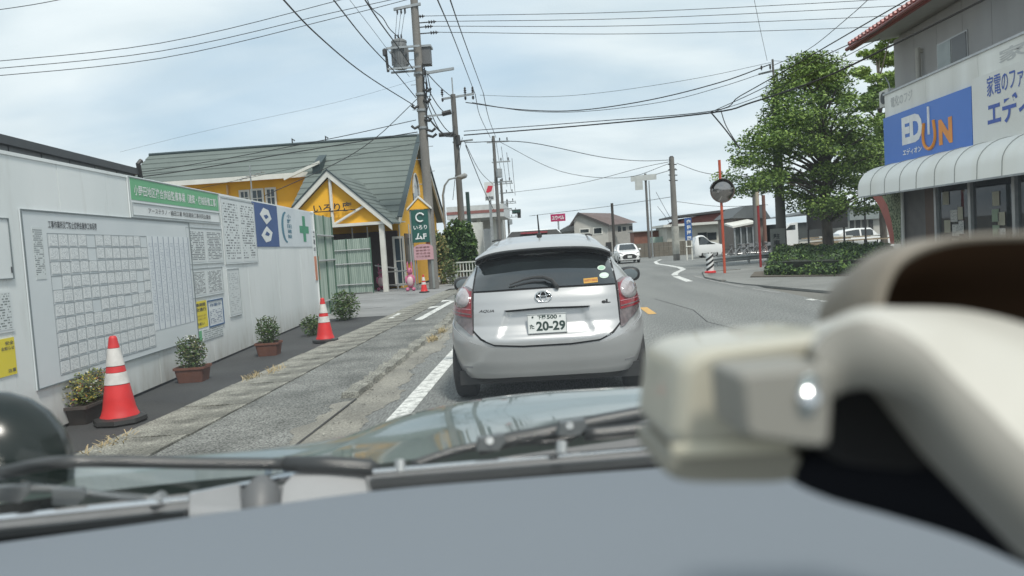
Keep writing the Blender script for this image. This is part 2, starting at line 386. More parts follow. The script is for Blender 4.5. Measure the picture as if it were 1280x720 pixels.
# right-hand pavement and island
def slabpoly(name, pts, h, m, kind='structure'):
    b = B(); base = [(p[0], p[1], zg(p[1])-.02) for p in pts]; n = len(base); top = [(p[0], p[1], zg(p[1])+h) for p in pts]
    b.add(base+top, [tuple(range(n, 2*n))]+[(i, (i+1) % n, n+(i+1) % n, n+i) for i in range(n)])
    o = b.build(name, m, fix=True); o['kind'] = kind; return o
isl = [G(880, 341), G(884, 348), G(905, 352.5), G(930, 356), G(985, 361), G(1100, 371)]
rp = [(p.x, p.y) for p in isl]+[(5.6, 10), (5.6, -10), (30, -10), (30, 32.6), (12, 32.6), (7.6, 30.5), G(925, 338)[:2]]
slabpoly('pavement', rp, .03, mat('right_pavement', (.21, .215, .205), .9, (.15, .155, .148), .7, bump=.4, speck=.2))
b = B(); kp = [Vector((p[0], p[1])) for p in [rp[-1]]+rp[:7]]
for i in range(3):
    a, c = kp[i], kp[i+1]; L = (c-a).length; n = max(1, int(L/.6)); d = (c-a)/n; nn = Vector((-d.y, d.x)).normalized()*.07
    for j in range(n):
        p = a+d*j; q = p+d*.985
        b.prism([(p.x-nn.x, p.y-nn.y, zg(p.y)-.02), (q.x-nn.x, q.y-nn.y, zg(q.y)-.02), (q.x+nn.x, q.y+nn.y, zg(q.y)-.02), (p.x+nn.x, p.y+nn.y, zg(p.y)-.02)], (0, 0, .075 if i < 5 else .06))
o = b.build('kerb', mat('kerb_grey', (.22, .22, .205), .9, (.15, .15, .14), 2, speck=.15), fix=True); o['kind'] = 'structure'
a, c = G(1066, 357.5), G(1092, 351.5)
slabpoly('concrete_apron', [(a.x, a.y), (a.x+1.9, a.y-.4), (a.x+2.4, a.y+1.2), (a.x+.9, a.y+1.1)], .036, mat('pale_concrete', (.42, .41, .37), .85, (.36, .35, .31), 3))

# ================================================================== HOARDING WALL (left)
WD = Vector((-.088, 1, 0)).normalized(); WO = Vector((wx(0), 0, 0)); WN = Vector((WD.y, -WD.x, 0))
def WP(px, py):                               # sight line on the hoarding -> (distance along, height)
    d = ray(px, py); t = (WO-CC).dot(WN)/d.dot(WN); p = CC+d*t; return (p-WO).dot(WD), p.z
def WQ(s, z, off=0.0): return WO+WD*s+Vector((0, 0, z))+WN*off
HW = 2.42; S_END = WP(396, 340)[0]
M_HOARD = mat('hoarding_panel', (.73, .76, .765), .38, (.64, .68, .685), .8, bump=.9, bscale=1.6, stretch=(1, 1, .35))
def add_dirt(m, h, col, amt, th=.56):
    t = m.node_tree; b_ = t.nodes['Principled BSDF']; src = b_.inputs['Base Color'].links[0].from_socket
    co = _node(t, 'ShaderNodeTexCoord'); sp = _node(t, 'ShaderNodeSeparateXYZ'); t.links.new(co.outputs['Object'], sp.inputs[0])
    mr = _node(t, 'ShaderNodeMapRange'); mr.inputs[1].default_value = h; mr.inputs[2].default_value = .03; t.links.new(sp.outputs[2], mr.inputs[0])
    mp = _node(t, 'ShaderNodeMapping'); mp.inputs['Scale'].default_value = (5, 5, 1.2); t.links.new(co.outputs['Object'], mp.inputs[0])
    n = _node(t, 'ShaderNodeTexNoise'); n.inputs['Scale'].default_value = 1.6; n.inputs['Detail'].default_value = 7; t.links.new(mp.outputs[0], n.inputs[0])
    m1 = _node(t, 'ShaderNodeMath', operation='MULTIPLY'); t.links.new(mr.outputs[0], m1.inputs[0]); t.links.new(n.outputs[0], m1.inputs[1])
    m3 = _node(t, 'ShaderNodeMath', operation='SUBTRACT'); t.links.new(n.outputs[0], m3.inputs[0]); m3.inputs[1].default_value = th; m3.use_clamp = True
    m2 = _node(t, 'ShaderNodeMath', operation='MULTIPLY_ADD'); m2.use_clamp = True; t.links.new(m1.outputs[0], m2.inputs[0]); m2.inputs[1].default_value = amt; t.links.new(m3.outputs[0], m2.inputs[2])
    mm = _node(t, 'ShaderNodeMix', data_type='RGBA'); mm.inputs['B'].default_value = tuple(col)+(1,); t.links.new(src, mm.inputs['A']); t.links.new(m2.outputs[0], mm.inputs['Factor']); t.links.new(mm.outputs['Result'], b_.inputs['Base Color'])
add_dirt(M_HOARD, .45, (.36, .35, .31), 1.1)
hoard = thing('hoarding', 'long white steel construction hoarding carrying notices beside the pavement', 'site wall', (WO.x, 0, 0))
s = -3.0; k = 0
while s < S_END-.05:
    e = min(s+.9, S_END)
    b = B(); ze = .035
    b.obox(WQ(s+.003, ze, -.03+.0015*(k % 2)), WD*(e-s-.006), WN*.03, Vector((0, 0, HW-.035)))
    b.build('panel', M_HOARD, hoard); s = e; k += 1
b = B(); b.obox(WQ(-3, 0, -.05), WD*(S_END+3), WN*.035, Vector((0, 0, .034))); b.build('bottom_rail', M_BLACK, hoard)
b = B(); b.obox(WQ(-3, HW-.002, -.045), WD*(S_END+3), WN*.055, Vector((0, 0, .03))); b.build('top_rail', M_HOARD, hoard)
b = B(); b.obox(WQ(S_END+.002, 0, -.05), WD*.06, WN*.07, Vector((0, 0, HW+.05))); b.build('end_post', M_WHITE, hoard)
M_PAPER = mat('paper', (.68, .71, .72), .6, (.63, .67, .68), 3)
M_BOARD = mat('board_face', (.60, .64, .66), .5, (.55, .595, .62), 1.2)
M_INK = mat('ink', (.05, .055, .065), .6); M_DGREY = mat('board_frame', (.16, .19, .2), .5)
def wrect(px0, py0, px1, py1, off, name, m, parent, t=.004):
    s0, z1 = WP(px0, py0); s1, z0 = WP(px1, py1)
    return sheet(WQ(s0, z0, off), WQ(s1, z0, off), WQ(s1, z1, off), WQ(s0, z1, off), name, m, parent, t)
def wbox(s0, s1, z0, z1, off, name, m, parent, t=.004):
    return sheet(WQ(s0, z0, off), WQ(s1, z0, off), WQ(s1, z1, off), WQ(s0, z1, off), name, m, parent, t)
def wtext(txt, s0, s1, z0, z1, m, parent, off, bold=0.01, name='lettering'):
    return lettering(txt, WQ(s0, z0, off), WD*(s1-s0), Vector((0, 0, z1-z0)), m, parent, name, bold, lift=.002)
def frame(s0, s1, z0, z1, off, parent, m, w=.012):
    b = B()
    for (a, c, e, g) in ((s0, s1, z0, z0+w), (s0, s1, z1-w, z1), (s0, s0+w, z0+w, z1-w), (s1-w, s1, z0+w, z1-w)):
        b.obox(WQ(a, e, off), WD*(c-a), WN*.008, Vector((0, 0, g-e)))
    b.build('frame', m, parent)
# big site organisation board with its rows of sheets
s0, z1 = WP(22, 261); s1 = WP(236, 300)[0]; z0 = WP(40, 490)[1]
bd = thing('notice_board', 'large pale site organisation board filled with rows of small paper sheets', 'notice board', WQ(s0, z0))
wbox(s0, s1, z0, z1, .004, 'backing', M_BOARD, bd, .012); frame(s0, s1, z0, z1, .017, bd, M_DGREY)
wtext('工事作業所災害防止協議会兼施工体系図', WP(57, 277)[0], WP(108, 277)[0]+.15, z1-.155, z1-.085, M_INK, bd, .018, .012, 'heading')
P_SHEET = print_mat('schedule_print', (.66, .69, .7), (.34, .37, .4), 9, 9, .5)
gs0 = WP(57, 300)[0]; gs1 = WP(184, 330)[0]; gz1 = z1-.2; gz0 = z0+.07; NC, NR = 12, 10
dw = (gs1-gs0)/NC; dh = (gz1-gz0)/NR; random.seed(9); proto = None
b = B()
for r in range(NR+1): b.obox(WQ(gs0, gz0+r*dh-.006, .0162), WD*(gs1-gs0), WN*.002, Vector((0, 0, .008)))
for c_ in range(NC+1): b.obox(WQ(gs0+c_*dw-.004, gz0, .0165), WD*.006, WN*.002, Vector((0, 0, gz1-gz0)))
b.build('grid_lines', mat('grid_line', (.3, .33, .35), .5), bd)
for r in range(NR):
    for c_ in range(NC):
        if random.random() < .04: continue
        a0 = gs0+c_*dw+.012+random.uniform(0, .01); b0 = gz0+r*dh+.014+random.uniform(0, .008)
        if proto is None:
            proto = sheet((0, 0, 0), WD*(dw*.78), WD*(dw*.78)+Vector((0, 0, dh*.8)), (0, 0, dh*.8), 'paper_sheet', P_SHEET, bd, .003, True); o = proto
        else: o = proto.copy(); COL.objects.link(o)
        o.location = WQ(a0, b0, .019)-Vector(bd.location)
P_COL = print_mat('column_print', (.62, .66, .69), (.34, .39, .46), 60, 4, .52, .1)
cs0 = gs1+.02; cs1 = s1-.06; n = 8
for i in range(n):
    w = (cs1-cs0)/n
    wbox(cs0+i*w, cs0+i*w+w*.72, z0+.25, z1-.2, .0165, 'name_column', P_COL, bd, .003)
    wbox(cs0+i*w+w*.8, cs0+i*w+w*.9, z0+.25, z1-.2, .0165, 'column_rule', mat('column_rule', (.27, .31, .38), .5), bd, .003)
wbox(WP(38, 300)[0], WP(51, 300)[0], WP(40, 350)[1], z1-.15, .0165, 'side_notes', print_mat('side_print', (.56, .6, .61), (.14, .16, .17), 26, 3, .55, .05), bd, .003)
# green project sign
s0, z1 = WP(157, 220); s1 = WP(271.5, 248)[0]; z0 = WP(164, 272)[1]
gsn = thing('project_sign', 'green and white project name sign at the top of the hoarding', 'sign', WQ(s0, z0))
wbox(s0, s1, z0, z1, .004, 'backing', M_PAPER, gsn, .012); frame(s0, s1, z0, z1, .017, gsn, mat('pale_frame', (.36, .4, .41), .5), .008)
h = z1-z0
wbox(s0+.05, s1-.03, z0+h*.44, z1-.03*h, .017, 'green_band', mat('green_print', (.13, .4, .2), .5, (.12, .37, .19), 2), gsn, .002)
wtext('小野田地区複合施設整備事業（建築・機械設備工事）', s0+.12, s1-.12, z0+h*.55, z0+h*.82, M_WHITE, gsn, .021, .012, 'heading')
wtext('アーステクノ・嶋田工業 特定建設工事共同企業体', s0+.45, s1-.4, z0+h*.14, z0+h*.28, M_INK, gsn, .021, .006)
frame(s0+.05, s1-.04, z0+h*.06, z0+h*.38, .0175, gsn, mat('pale_frame', (.4, .44, .45), .5), .007)
# permit boards
P1 = print_mat('permit_print', (.58, .62, .63), (.06, .07, .08), 19, 9, .55, .07)
P2 = print_mat('permit_print_wide', (.6, .64, .65), (.07, .08, .09), 24, 10, .5, .07)
for (x0, y0, x1, y1, lab, pm, nx) in (
        (230, 281, 275, 330, 'upper pair of printed permit sheets under the green project sign', P1, 2),
        (232, 331, 276, 371, 'lower pair of printed permit sheets directly above the yellow poster', P1, 2),
        (274, 246, 315, 330, 'tall framed permit board with two printed columns right of the green sign', P2, 2),
        (282, 336, 297, 396, 'faint narrow printed sheet below the tall framed permit board', print_mat('faint_print', (.58, .62, .63), (.35, .38, .4), 22, 5, .5, .07), 1)):
    s0 = WP(x0, y0)[0]; s1 = WP(x1, y0)[0]; z1 = WP((x0+x1)/2, y0+(4 if nx > 1 else 0))[1]; z0 = WP((x0+x1)/2, y1)[1]
    t_ = thing('permit_board', lab, 'notice', WQ(s0, z0))
    wbox(s0, s1, z0, z1, .004, 'backing', M_PAPER, t_, .006)
    for i in range(nx):
        w = (s1-s0)/nx; wbox(s0+i*w+.02, s0+(i+1)*w-.02, z0+.03, z1-.03, .011, 'printed_sheet', pm, t_, .003)
    frame(s0, s1, z0, z1, .0105, t_, mat('pale_frame', (.4, .44, .45), .5), .008)
M_YEL = mat('yellow_poster', (.72, .6, .03), .5, (.68, .56, .03), 3)
def poster(x0, y0, x1, y1, lab, m, words):
    s0 = WP(x0, y0)[0]; s1 = WP(x1, y0)[0]; xm = (x0+x1)/2; z1 = WP(xm, y0)[1]; z0 = WP(xm, y1)[1]
    t_ = thing('poster', lab, 'poster', WQ(s0, z0)); wbox(s0, s1, z0, z1, .004, 'board', m, t_, .006)
    for (tx, a, c, e, g, mm) in words:
        L = s1-s0; hh = z1-z0; wtext(tx, s0+a*L, s0+c*L, z0+e*hh, z0+g*hh, mm, t_, .0115, .015)
    return t_, s0, s1, z0, z1
poster(237, 377, 257, 411, 'yellow safety poster with black print on the lower middle of the hoarding', M_YEL,
       [('工事期間', .1, .9, .8, .93, M_INK), ('安全通行', .08, .92, .62, .76, M_INK), ('ご迷惑をおかけします', .1, .9, .42, .49, mat('brown_print', (.35, .25, .05), .6)), ('ご協力をお願いします', .1, .9, .3, .37, MATS['brown_print']), ('お願い', .3, .75, .1, .2, M_INK)])
t_, a, c, e, g = poster(257.5, 374, 277, 408, 'white poster in a blue frame beside the yellow safety poster', M_PAPER, [('作業中', .15, .85, .74, .86, mat('blue_print', (.05, .12, .25), .5))])
frame(a, c, e, g, .0105, t_, MATS['blue_print'], .02)
wbox(a+.04, c-.04, e+.05, e+(g-e)*.65, .0108, 'printed_sheet', print_mat('blue_small_print', (.6, .64, .67), (.12, .16, .25), 8, 7, .5), t_, .002)
t_, a, c, e, g = poster(240, 410, 278, 425, 'small white and green label below the yellow poster', M_PAPER, [])
wbox(a+.01, a+(c-a)*.26, e+.01, g-.01, .0108, 'green_mark', MATS['green_print'], t_, .002)
wbox(a+(c-a)*.3, c-.01, e+.01, g-.01, .0108, 'printed_sheet', print_mat('label_print', (.57, .61, .62), (.2, .24, .24), 5, 16, .55, .02), t_, .002)
poster(-14, 424, 16, 472, 'yellow notice with black print at the left edge above the trough', M_YEL, [('安全', .58, .95, .82, .92, M_INK), ('お知らせ', .4, .95, .68, .78, M_INK), ('注意', .6, .95, .08, .18, M_INK)])
t_, a, c, e, g = poster(-16, 272, 8, 350, 'upper white printed notice with thin frame at the left edge of the hoarding', M_PAPER, [('1', .88, .95, .1, .2, M_INK)])
frame(a, c, e, g, .0105, t_, M_DGREY, .008)
t_, a, c, e, g = poster(-14, 363, 12, 417, 'lower white printed notice at the left edge of the hoarding', M_PAPER, [])
wbox(a+.02, c-.02, e+.02, g-.02, .0108, 'printed_sheet', print_mat('left_print', (.58, .62, .63), (.1, .12, .12), 14, 9, .5, .05), t_, .002)
# three company flags
s0 = WP(314, 255)[0]; s3 = WP(388, 280)[0]; zt = WP(326, 254)[1]; zb = WP(326, 308.5)[1]; L3 = (s3-s0)
cuts = [0, .36, .68, 1]
M_NAVY = mat('navy_cloth', (.05, .1, .26), .7, (.04, .085, .22), 2, bump=.2, bscale=4); M_FLAG = mat('white_cloth', (.6, .65, .68), .7, (.55, .6, .64), 2, bump=.2, bscale=4)
labs = ['navy company flag with a white linked diamond emblem', 'white flag with a blue leaf shaped character emblem', 'white flag with a green safety cross']
for i in range(3):
    a = s0+L3*cuts[i]; c = s0+L3*cuts[i+1]-.01
    f_ = thing('company_flag', labs[i], 'flag', WQ(a, zb)); wbox(a, c, zb, zt, .004, 'cloth', M_NAVY if i == 0 else M_FLAG, f_, .008)
    cs, cz = (a+c)/2, (zt+zb)/2; w = c-a; h = zt-zb
    def shp(pts, m, nm, off=.0135):
        b = B(); b.prism([WQ(cs+u*w, cz+v*h, off) for u, v in pts], WN*.002); b.build(nm, m, f_, fix=True)
    if i == 0:
        for sg in (1, -1):
            shp([(0, .02*sg), (.22, .16*sg), (.12, .36*sg), (-.08, .4*sg), (-.24, .24*sg), (-.1, .1*sg)], M_WHITE, 'emblem')
            shp([(-.02, .14*sg), (.1, .2*sg), (.03, .25*sg), (-.1, .22*sg)], M_NAVY, 'emblem_mark', .0165)
    elif i == 1:
        n = 14
        for sg in (-1,):
            o_ = [(-.08+sg*.26*math.cos(t), .4*math.sin(t)) for t in [(-.5+k/n)*math.pi for k in range(n+1)]]
            i_ = [(-.05+sg*.18*math.cos(t), .36*math.sin(t)) for t in [(-.5+k/n)*math.pi for k in range(n+1)]]
            shp(o_+i_[::-1], mat('dark_teal_print', (.07, .2, .28), .6), 'emblem')
        for j, ch in enumerate('小野田建設'):
            wtext(ch, cs-.02*w, cs+.22*w, cz+(.24-.13*j)*h, cz+(.34-.13*j)*h, MATS['dark_teal_print'], f_, .0125, .02)
    else:
        shp([(-.09, -.36), (.09, -.36), (.09, -.12), (.3, -.12), (.3, .08), (.09, .08), (.09, .36), (-.09, .36), (-.09, .08), (-.3, .08), (-.3, -.12), (-.09, -.12)], mat('safety_green', (.05, .28, .16), .6), 'cross')
# slim vertical sign at the wall's end
s0 = WP(390, 300)[0]; s1 = WP(396, 300)[0]; z1 = WP(392, 288)[1]; z0 = WP(392, 351)[1]
vs_ = thing('vertical_sign', 'slim vertical sign with an orange lower half at the end of the hoarding', 'sign', WQ(s0, z0))
wbox(s0, s1, z0, z1, .004, 'board', M_PAPER, vs_, .01); wbox(s0, s1, z0, z0+(z1-z0)*.48, .0145, 'orange_panel', mat('orange_print', (.55, .2, .1), .5), vs_, .002)
for j, ch in enumerate('工事中'): wtext(ch, s0+.1*(s1-s0), s1-.1*(s1-s0), z1-(.14+.15*j)*(z1-z0), z1-(.03+.15*j)*(z1-z0), M_INK, vs_, .014, .02)
# clear ribbed panels beyond the wall end, on scaffold pipes
M_CLEAR = mat('ribbed_clear_panel', (.36, .43, .38), .35, (.17, .23, .2), 2.2, spec=.6, stretch=(6, 6, .35), lo=.3, hi=.7)
def clearfence(p, q, h, lab, nm='clear_fence', npan=3, zb_=0.0):
    p, q = Vector(p), Vector(q); d = (q-p); L = d.length; d.normalize(); nrm = Vector((d.y, -d.x, 0))
    t_ = thing(nm, lab, 'fence', p)
    for k in range(npan):
        a = p+d*(L*k/npan+.01); w = L/npan-.02; nn = int(w/.035)
        b = B(); rows = [[], []]
        for j in range(nn+1):
            off = nrm*(.012 if j % 2 else -.012); x = a+d*(w*j/nn)+off
            rows[0].append(x+Vector((0, 0, zb_+.04))); rows[1].append(x+Vector((0, 0, h)))
        b.grid(rows); b.build('panel', M_CLEAR, t_)
    for z in (.35, h*.55, h*.8): 
        b = B(); b.tube([p+nrm*.04+Vector((0, 0, z)), q+nrm*.04+Vector((0, 0, z))], .022, 8); b.build('rail', M_ALU, t_, smooth=True)
    for k in range(npan+1):
        a = p+d*(L*k/npan); b = B(); b.tube([a+nrm*.02, a+nrm*.02+Vector((0, 0, h+.02))], .024, 8); b.build('post', mat('green_post', (.07, .14, .1), .5), t_, smooth=True)
    return t_
pe = WQ(S_END+.1, 0)
clearfence(pe, pe+WD*1.9, 2.4, 'ribbed translucent green fence panels continuing from the end of the hoarding', npan=2)
clearfence((-10.2, 27.6, -.02), (-6.62, 27.5, -.02), 2.02, 'ribbed translucent green fence panels in front of the yellow restaurant', npan=4)

# building behind the hoarding
A = atY(175, 211, 19.0); zr = A.z; 
d0 = ray(0, 167); t0 = (zr-CAMH)/d0.z; Bp = CC+d0*t0
dd = (Bp-A); dd.z = 0; dd.normalize(); nn = Vector((-dd.y, dd.x, 0)); nn = nn if nn.x < 0 else -nn
Bf = A+dd*((Bp-A).length+4)
hs = thing('low_building', 'long low grey panelled building behind the hoarding with a dark flat eave', 'building', (A.x, A.y, 0))
b = B(); b.obox(A+Vector((0, 0, -.16)), Bf-A, nn*8, Vector((0, 0, .16))); b.build('roof', mat('dark_eave', (.045, .05, .055), .5), hs)
L = (Bf-A).length; n = int(L/1.0)
for i in range(n):
    b = B(); b.obox(Vector((A.x, A.y, 0))+nn*.12+dd*(i*L/n+.02), dd*(L/n-.045), nn*.1, Vector((0, 0, A.z-.162))); b.build('wall_panel', mat('grey_siding', (.2, .21, .22), .5, (.18, .19, .2), 2), hs)
b = B(); b.obox(Vector((A.x, A.y, 0))+nn*.2, dd*L, nn*7.6, Vector((0, 0, A.z-.164))); b.build('wall', M_BLACK, hs)
b = B(); b.tube([A+Vector((0, 0, -.3)), A+Vector((0.02, -.1, .12)), A+Vector((0.05, .0, .2))], .06, 8); b.build('gutter_end', M_BLACK, hs)

# ================================================================== THE QUEUEING HATCHBACK (rear view, main subject)
M_SILV = mat('silver_paint', (.46, .465, .47), .34, (.435, .44, .445), .8, metal=.5, coat=.55)
M_DKGL = mat('dark_car_glass', (.012, .016, .018), .04, (.02, .026, .028), 1.4, spec=.9, coat=.5)
M_GAP = mat('panel_gap', (.012, .012, .013), .8)
M_CHROME = mat('chrome', (.7, .71, .72), .15, metal=1.0)
M_LRED = mat('lamp_red', (.27, .012, .022), .12, (.17, .008, .014), 20, coat=1.0)
M_LCLR = mat('lamp_clear', (.38, .35, .36), .15, (.28, .26, .27), 25, coat=1.0)
M_LDRK = mat('lamp_smoke', (.1, .085, .09), .15, (.16, .13, .135), 25, coat=1.0)
def lerp_tab(tab, z):
    if z <= tab[0][0]: return tab[0][1]
    for (a, va), (c, vc) in zip(tab, tab[1:]):
        if z <= c:
            t = (z-a)/(c-a); t = t*t*(3-2*t)*.35+t*.65; return va+(vc-va)*t
    return tab[-1][1]
T_W = [(.2, .80), (.3, .83), (.42, .852), (.6, .862), (.75, .86), (.88, .845), (.96, .825), (1.03, .785), (1.1, .735), (1.2, .665), (1.3, .605), (1.38, .555), (1.44, .50), (1.48, .40)]
T_Y = [(.2, .14), (.27, .06), (.4, .02), (.52, 0), (.58, .0), (.64, .035), (.7, .075), (.8, .10), (.9, .13), (1.0, .17), (1.1, .26), (1.2, .37), (1.3, .49), (1.36, .60), (1.42, .95), (1.48, 1.5)]
def sst(t): t = max(0, min(1, t)); return t*t*(3-2*t)
def ax_y(x, z, detail=True):
    w = lerp_tab(T_W, z); u = min(abs(x)/w, .9995)
    y = lerp_tab(T_Y, z)+.95*(1-(1-u**3.6)**(1/3.6))
    if detail:                                   # number-plate recess, trapezoid under the garnish
        hx = .33+(.83-z)*.42                       # widens downwards
        m = sst((hx-abs(x))/.055)*sst((z-.575)/.05)*sst((.86-z)/.035)
        y += .02*m
    return y
def AS(x, z, e=0.0, detail=True):
    """point on the rear skin, pushed out by e along the local normal"""
    h = .01; y = ax_y(x, z, detail); 
    if not e: return Vector((x, y, z))
    w = lerp_tab(T_W, z); xs = max(-w*.985, min(w*.985, x))
    dx = (ax_y(xs+h, z, False)-ax_y(xs-h, z, False))/(2*h); dz = (ax_y(xs, z+h, False)-ax_y(xs, z-h, False))/(2*h)
    n = Vector((dx, -1, dz)).normalized(); return Vector((x, y, z))+n*e
add_dirt(M_SILV, .55, (.3, .29, .27), .5, 2.0)
aq = thing('hatchback_car', 'silver hatchback seen from behind with plate 20-29, waiting right ahead', 'car', (-.095, 6.50, 0)); aq.scale = (1.03, 1, 1)
def aq_patch(name, bot, top, e, m, parent=aq, n=24, rows=10, skirt=.012, detail=True, curve=None):
    """skin panel between a bottom and a top polyline of (x, z), edges turned inwards"""
    def resamp(pl, k):
        L = [0]
        for p, q in zip(pl, pl[1:]): L.append(L[-1]+math.hypot(q[0]-p[0], q[1]-p[1]))
        o = []
        for i in range(k+1):
            t = L[-1]*i/k; j = max(jj for jj in range(len(L)) if L[jj] <= t+1e-9); j = min(j, len(pl)-2)
            s_ = (t-L[j])/max(L[j+1]-L[j], 1e-9); o.append((pl[j][0]+(pl[j+1][0]-pl[j][0])*s_, pl[j][1]+(pl[j+1][1]-pl[j][1])*s_))
        return o
    bb, tt = resamp(bot, n), resamp(top, n); g = []
    for r in range(rows+1):
        t = r/rows; g.append([(bb[i][0]*(1-t)+tt[i][0]*t, bb[i][1]*(1-t)+tt[i][1]*t) for i in range(n+1)])
    G_ = [[AS(x, z, e, detail) for x, z in row] for row in g]
    b = B(); b.grid(G_)
    if skirt:
        def sk(seq, fl):
            b.grid([[AS(x, z, e, detail) for x, z in seq], [AS(x, z, e-skirt, detail) for x, z in seq]], flip=fl)
        sk(g[0], True); sk(g[-1], False); sk([r[0] for r in g], False); sk([r[-1] for r in g], True)
    return b.build(name, m, parent, True, smooth=40)
# body shell: closed slices from sill to roof, widths as behind, nose profile in front
def nose(z): return lerp_tab([(.2, 3.85), (.35, 3.97), (.6, 3.95), (.75, 3.85), (.9, 3.45), (1.0, 3.0), (1.1, 2.8), (1.25, 2.5), (1.36, 2.15), (1.44, 1.9), (1.48, 1.75)], z)
b = B(); rows = []
zs = [.2, .23, .27, .32, .4, .5, .58, .64, .7, .76, .82, .87, .92, .97, 1.02, 1.07, 1.12, 1.17, 1.22, 1.27, 1.31, 1.345, 1.375, 1.40, 1.42, 1.44, 1.46, 1.48]
for z in zs:
    w = lerp_tab(T_W, z); row = []; N = 40
    xs = [-w*math.cos(math.pi*i/N)*.9995 for i in range(N+1)]
    for x in xs: row.append((x, ax_y(x, z, True), z))
    yb = ax_y(w*.9995, z, False); yn = nose(z)
    for k in range(1, 6): row.append((w, yb+(max(yn-.5, yb+.02)-yb)*k/6, z))
    for i in range(13):
        t = math.pi*i/12; row.append((w*math.copysign(abs(math.cos(t))**.5, math.cos(t)), max(yn-.5, yb+.04)+.5*math.sin(t)**.8, z))
    for k in range(5, 0, -1): row.append((-w, yb+(max(yn-.5, yb+.02)-yb)*k/6, z))
    row.append(row[0]); rows.append(row)
b.grid(rows); o = len(b.v); b.v.append((0, 1.62, 1.487)); r = rows[-1]
base = o-len(r)
for i in range(len(r)-1): b.f.append((base+i, base+i+1, o)); b.m.append(0)
b.build('body', M_SILV, aq, True, smooth=50)
b = B(); b.box((-.78, .25, .17), (.78, 3.7, .3)); b.build('underbody', M_BLACK, aq, True)
# bumper: proud skin with lower dark valance
aq_patch('bumper', [(-.835, .30), (-.7, .245), (-.3, .26), (.3, .26), (.7, .245), (.835, .30)], [(-.86, .74), (-.83, .685), (-.66, .58), (-.48, .525), (-.2, .51), (.2, .51), (.48, .525), (.66, .58), (.83, .685), (.86, .74)], .016, M_SILV, n=44, rows=12, detail=False)
aq_patch('bumper_valance', [(-.70, .2), (0, .2), (.70, .2)], [(-.66, .262), (0, .274), (.66, .262)], .004, M_BLACK, detail=False, rows=3)
for sx in (-1, 1):
    pts = [(sx*.70, .40), (sx*.79, .42)]
    aq_patch('reflector', [(sx*.685-.045, .335), (sx*.685+.045, .34)], [(sx*.685-.045, .352), (sx*.685+.045, .357)], .0175, mat('bumper_crease', (.3, .3, .31), .4), n=6, rows=1, skirt=.002, detail=False)
# tailgate skin, dark seam behind it
gate_b = [(-.615, .665), (-.55, .6), (-.44, .55), (-.2, .532), (.2, .532), (.44, .55), (.55, .6), (.615, .665)]
seam_b = [(-.635, .66), (-.56, .585), (-.44, .533), (-.2, .515), (.2, .515), (.44, .533), (.56, .585), (.635, .66)]
top_g = [(-.605, .985), (-.3, .992), (0, .995), (.3, .992), (.605, .985)]
aq_patch('tailgate_seam', seam_b, [(-.625, 1.0), (0, 1.01), (.625, 1.0)], .002, M_GAP, n=40, rows=14, skirt=0)
gate = aq_patch('tailgate', gate_b, top_g, .013, M_SILV, n=56, rows=26)
# plate garnish
aq_patch('plate_garnish', [(-.345, .822), (0, .832), (.375, .822)], [(-.31, .858), (0, .866), (.34, .858)], .05, M_SILV, gate, n=20, rows=4, skirt=.06, detail=False)
aq_patch('garnish_shadow_gap', [(-.33, .815), (0, .825), (.36, .815)], [(-.335, .823), (0, .833), (.365, .823)], .03, M_GAP, gate, n=12, rows=1, skirt=.02, detail=False)
# number plate
py_ = ax_y(0, .64)-.026
pl = thing('tmp', 'x', 'y'); ROOT.pop(pl.name); bpy.data.objects.remove(pl)
M_PLATE = mat('plate_white', (.62, .64, .63), .4, (.57, .59, .58), 6); M_PGRN = mat('plate_green', (.012, .035, .028), .5)
plate = sheet((-.155, py_, .625), (.175, py_, .625), (.175, py_+.03, .79), (-.155, py_+.03, .79), 'number_plate', M_PLATE, aq, .012, True)
ex = Vector((.33, 0, 0)); ey = Vector((0, .03, .165)); po = Vector((-.155, py_-.0125, .625))
def ptxt(t, x0, x1, y0, y1, bold=.02): lettering(t, po+ex*x0+ey*y0, ex*(x1-x0), ey*(y1-y0), M_PGRN, aq, 'plate_lettering', bold, lift=.0015, local=True)
ptxt('下関', .26, .47, .72, .93, .03); ptxt('500', .50, .76, .72, .93, .03); ptxt('た', .05, .17, .25, .48, .04)
ptxt('20-29', .22, .96, .12, .62, .035)
for sx in (.14, .84):
    b = B(); c_ = po+ex*sx+ey*.86; b.tube([c_, c_+Vector((0, -.006, 0))], .008, 10); b.build('plate_bolt', M_PGRN if sx < .5 else M_STEEL, aq, True)
b = B()
for (u0, u1, v0, v1) in ((0, 1, 0, .03), (0, 1, .97, 1), (0, .015, .03, .97), (.985, 1, .03, .97)):
    b.prism([po+ex*u0+ey*v0, po+ex*u1+ey*v0, po+ex*u1+ey*v1, po+ex*u0+ey*v1], (0, -.004, 0))
b.build('plate_frame', M_STEEL, aq, True, fix=True)
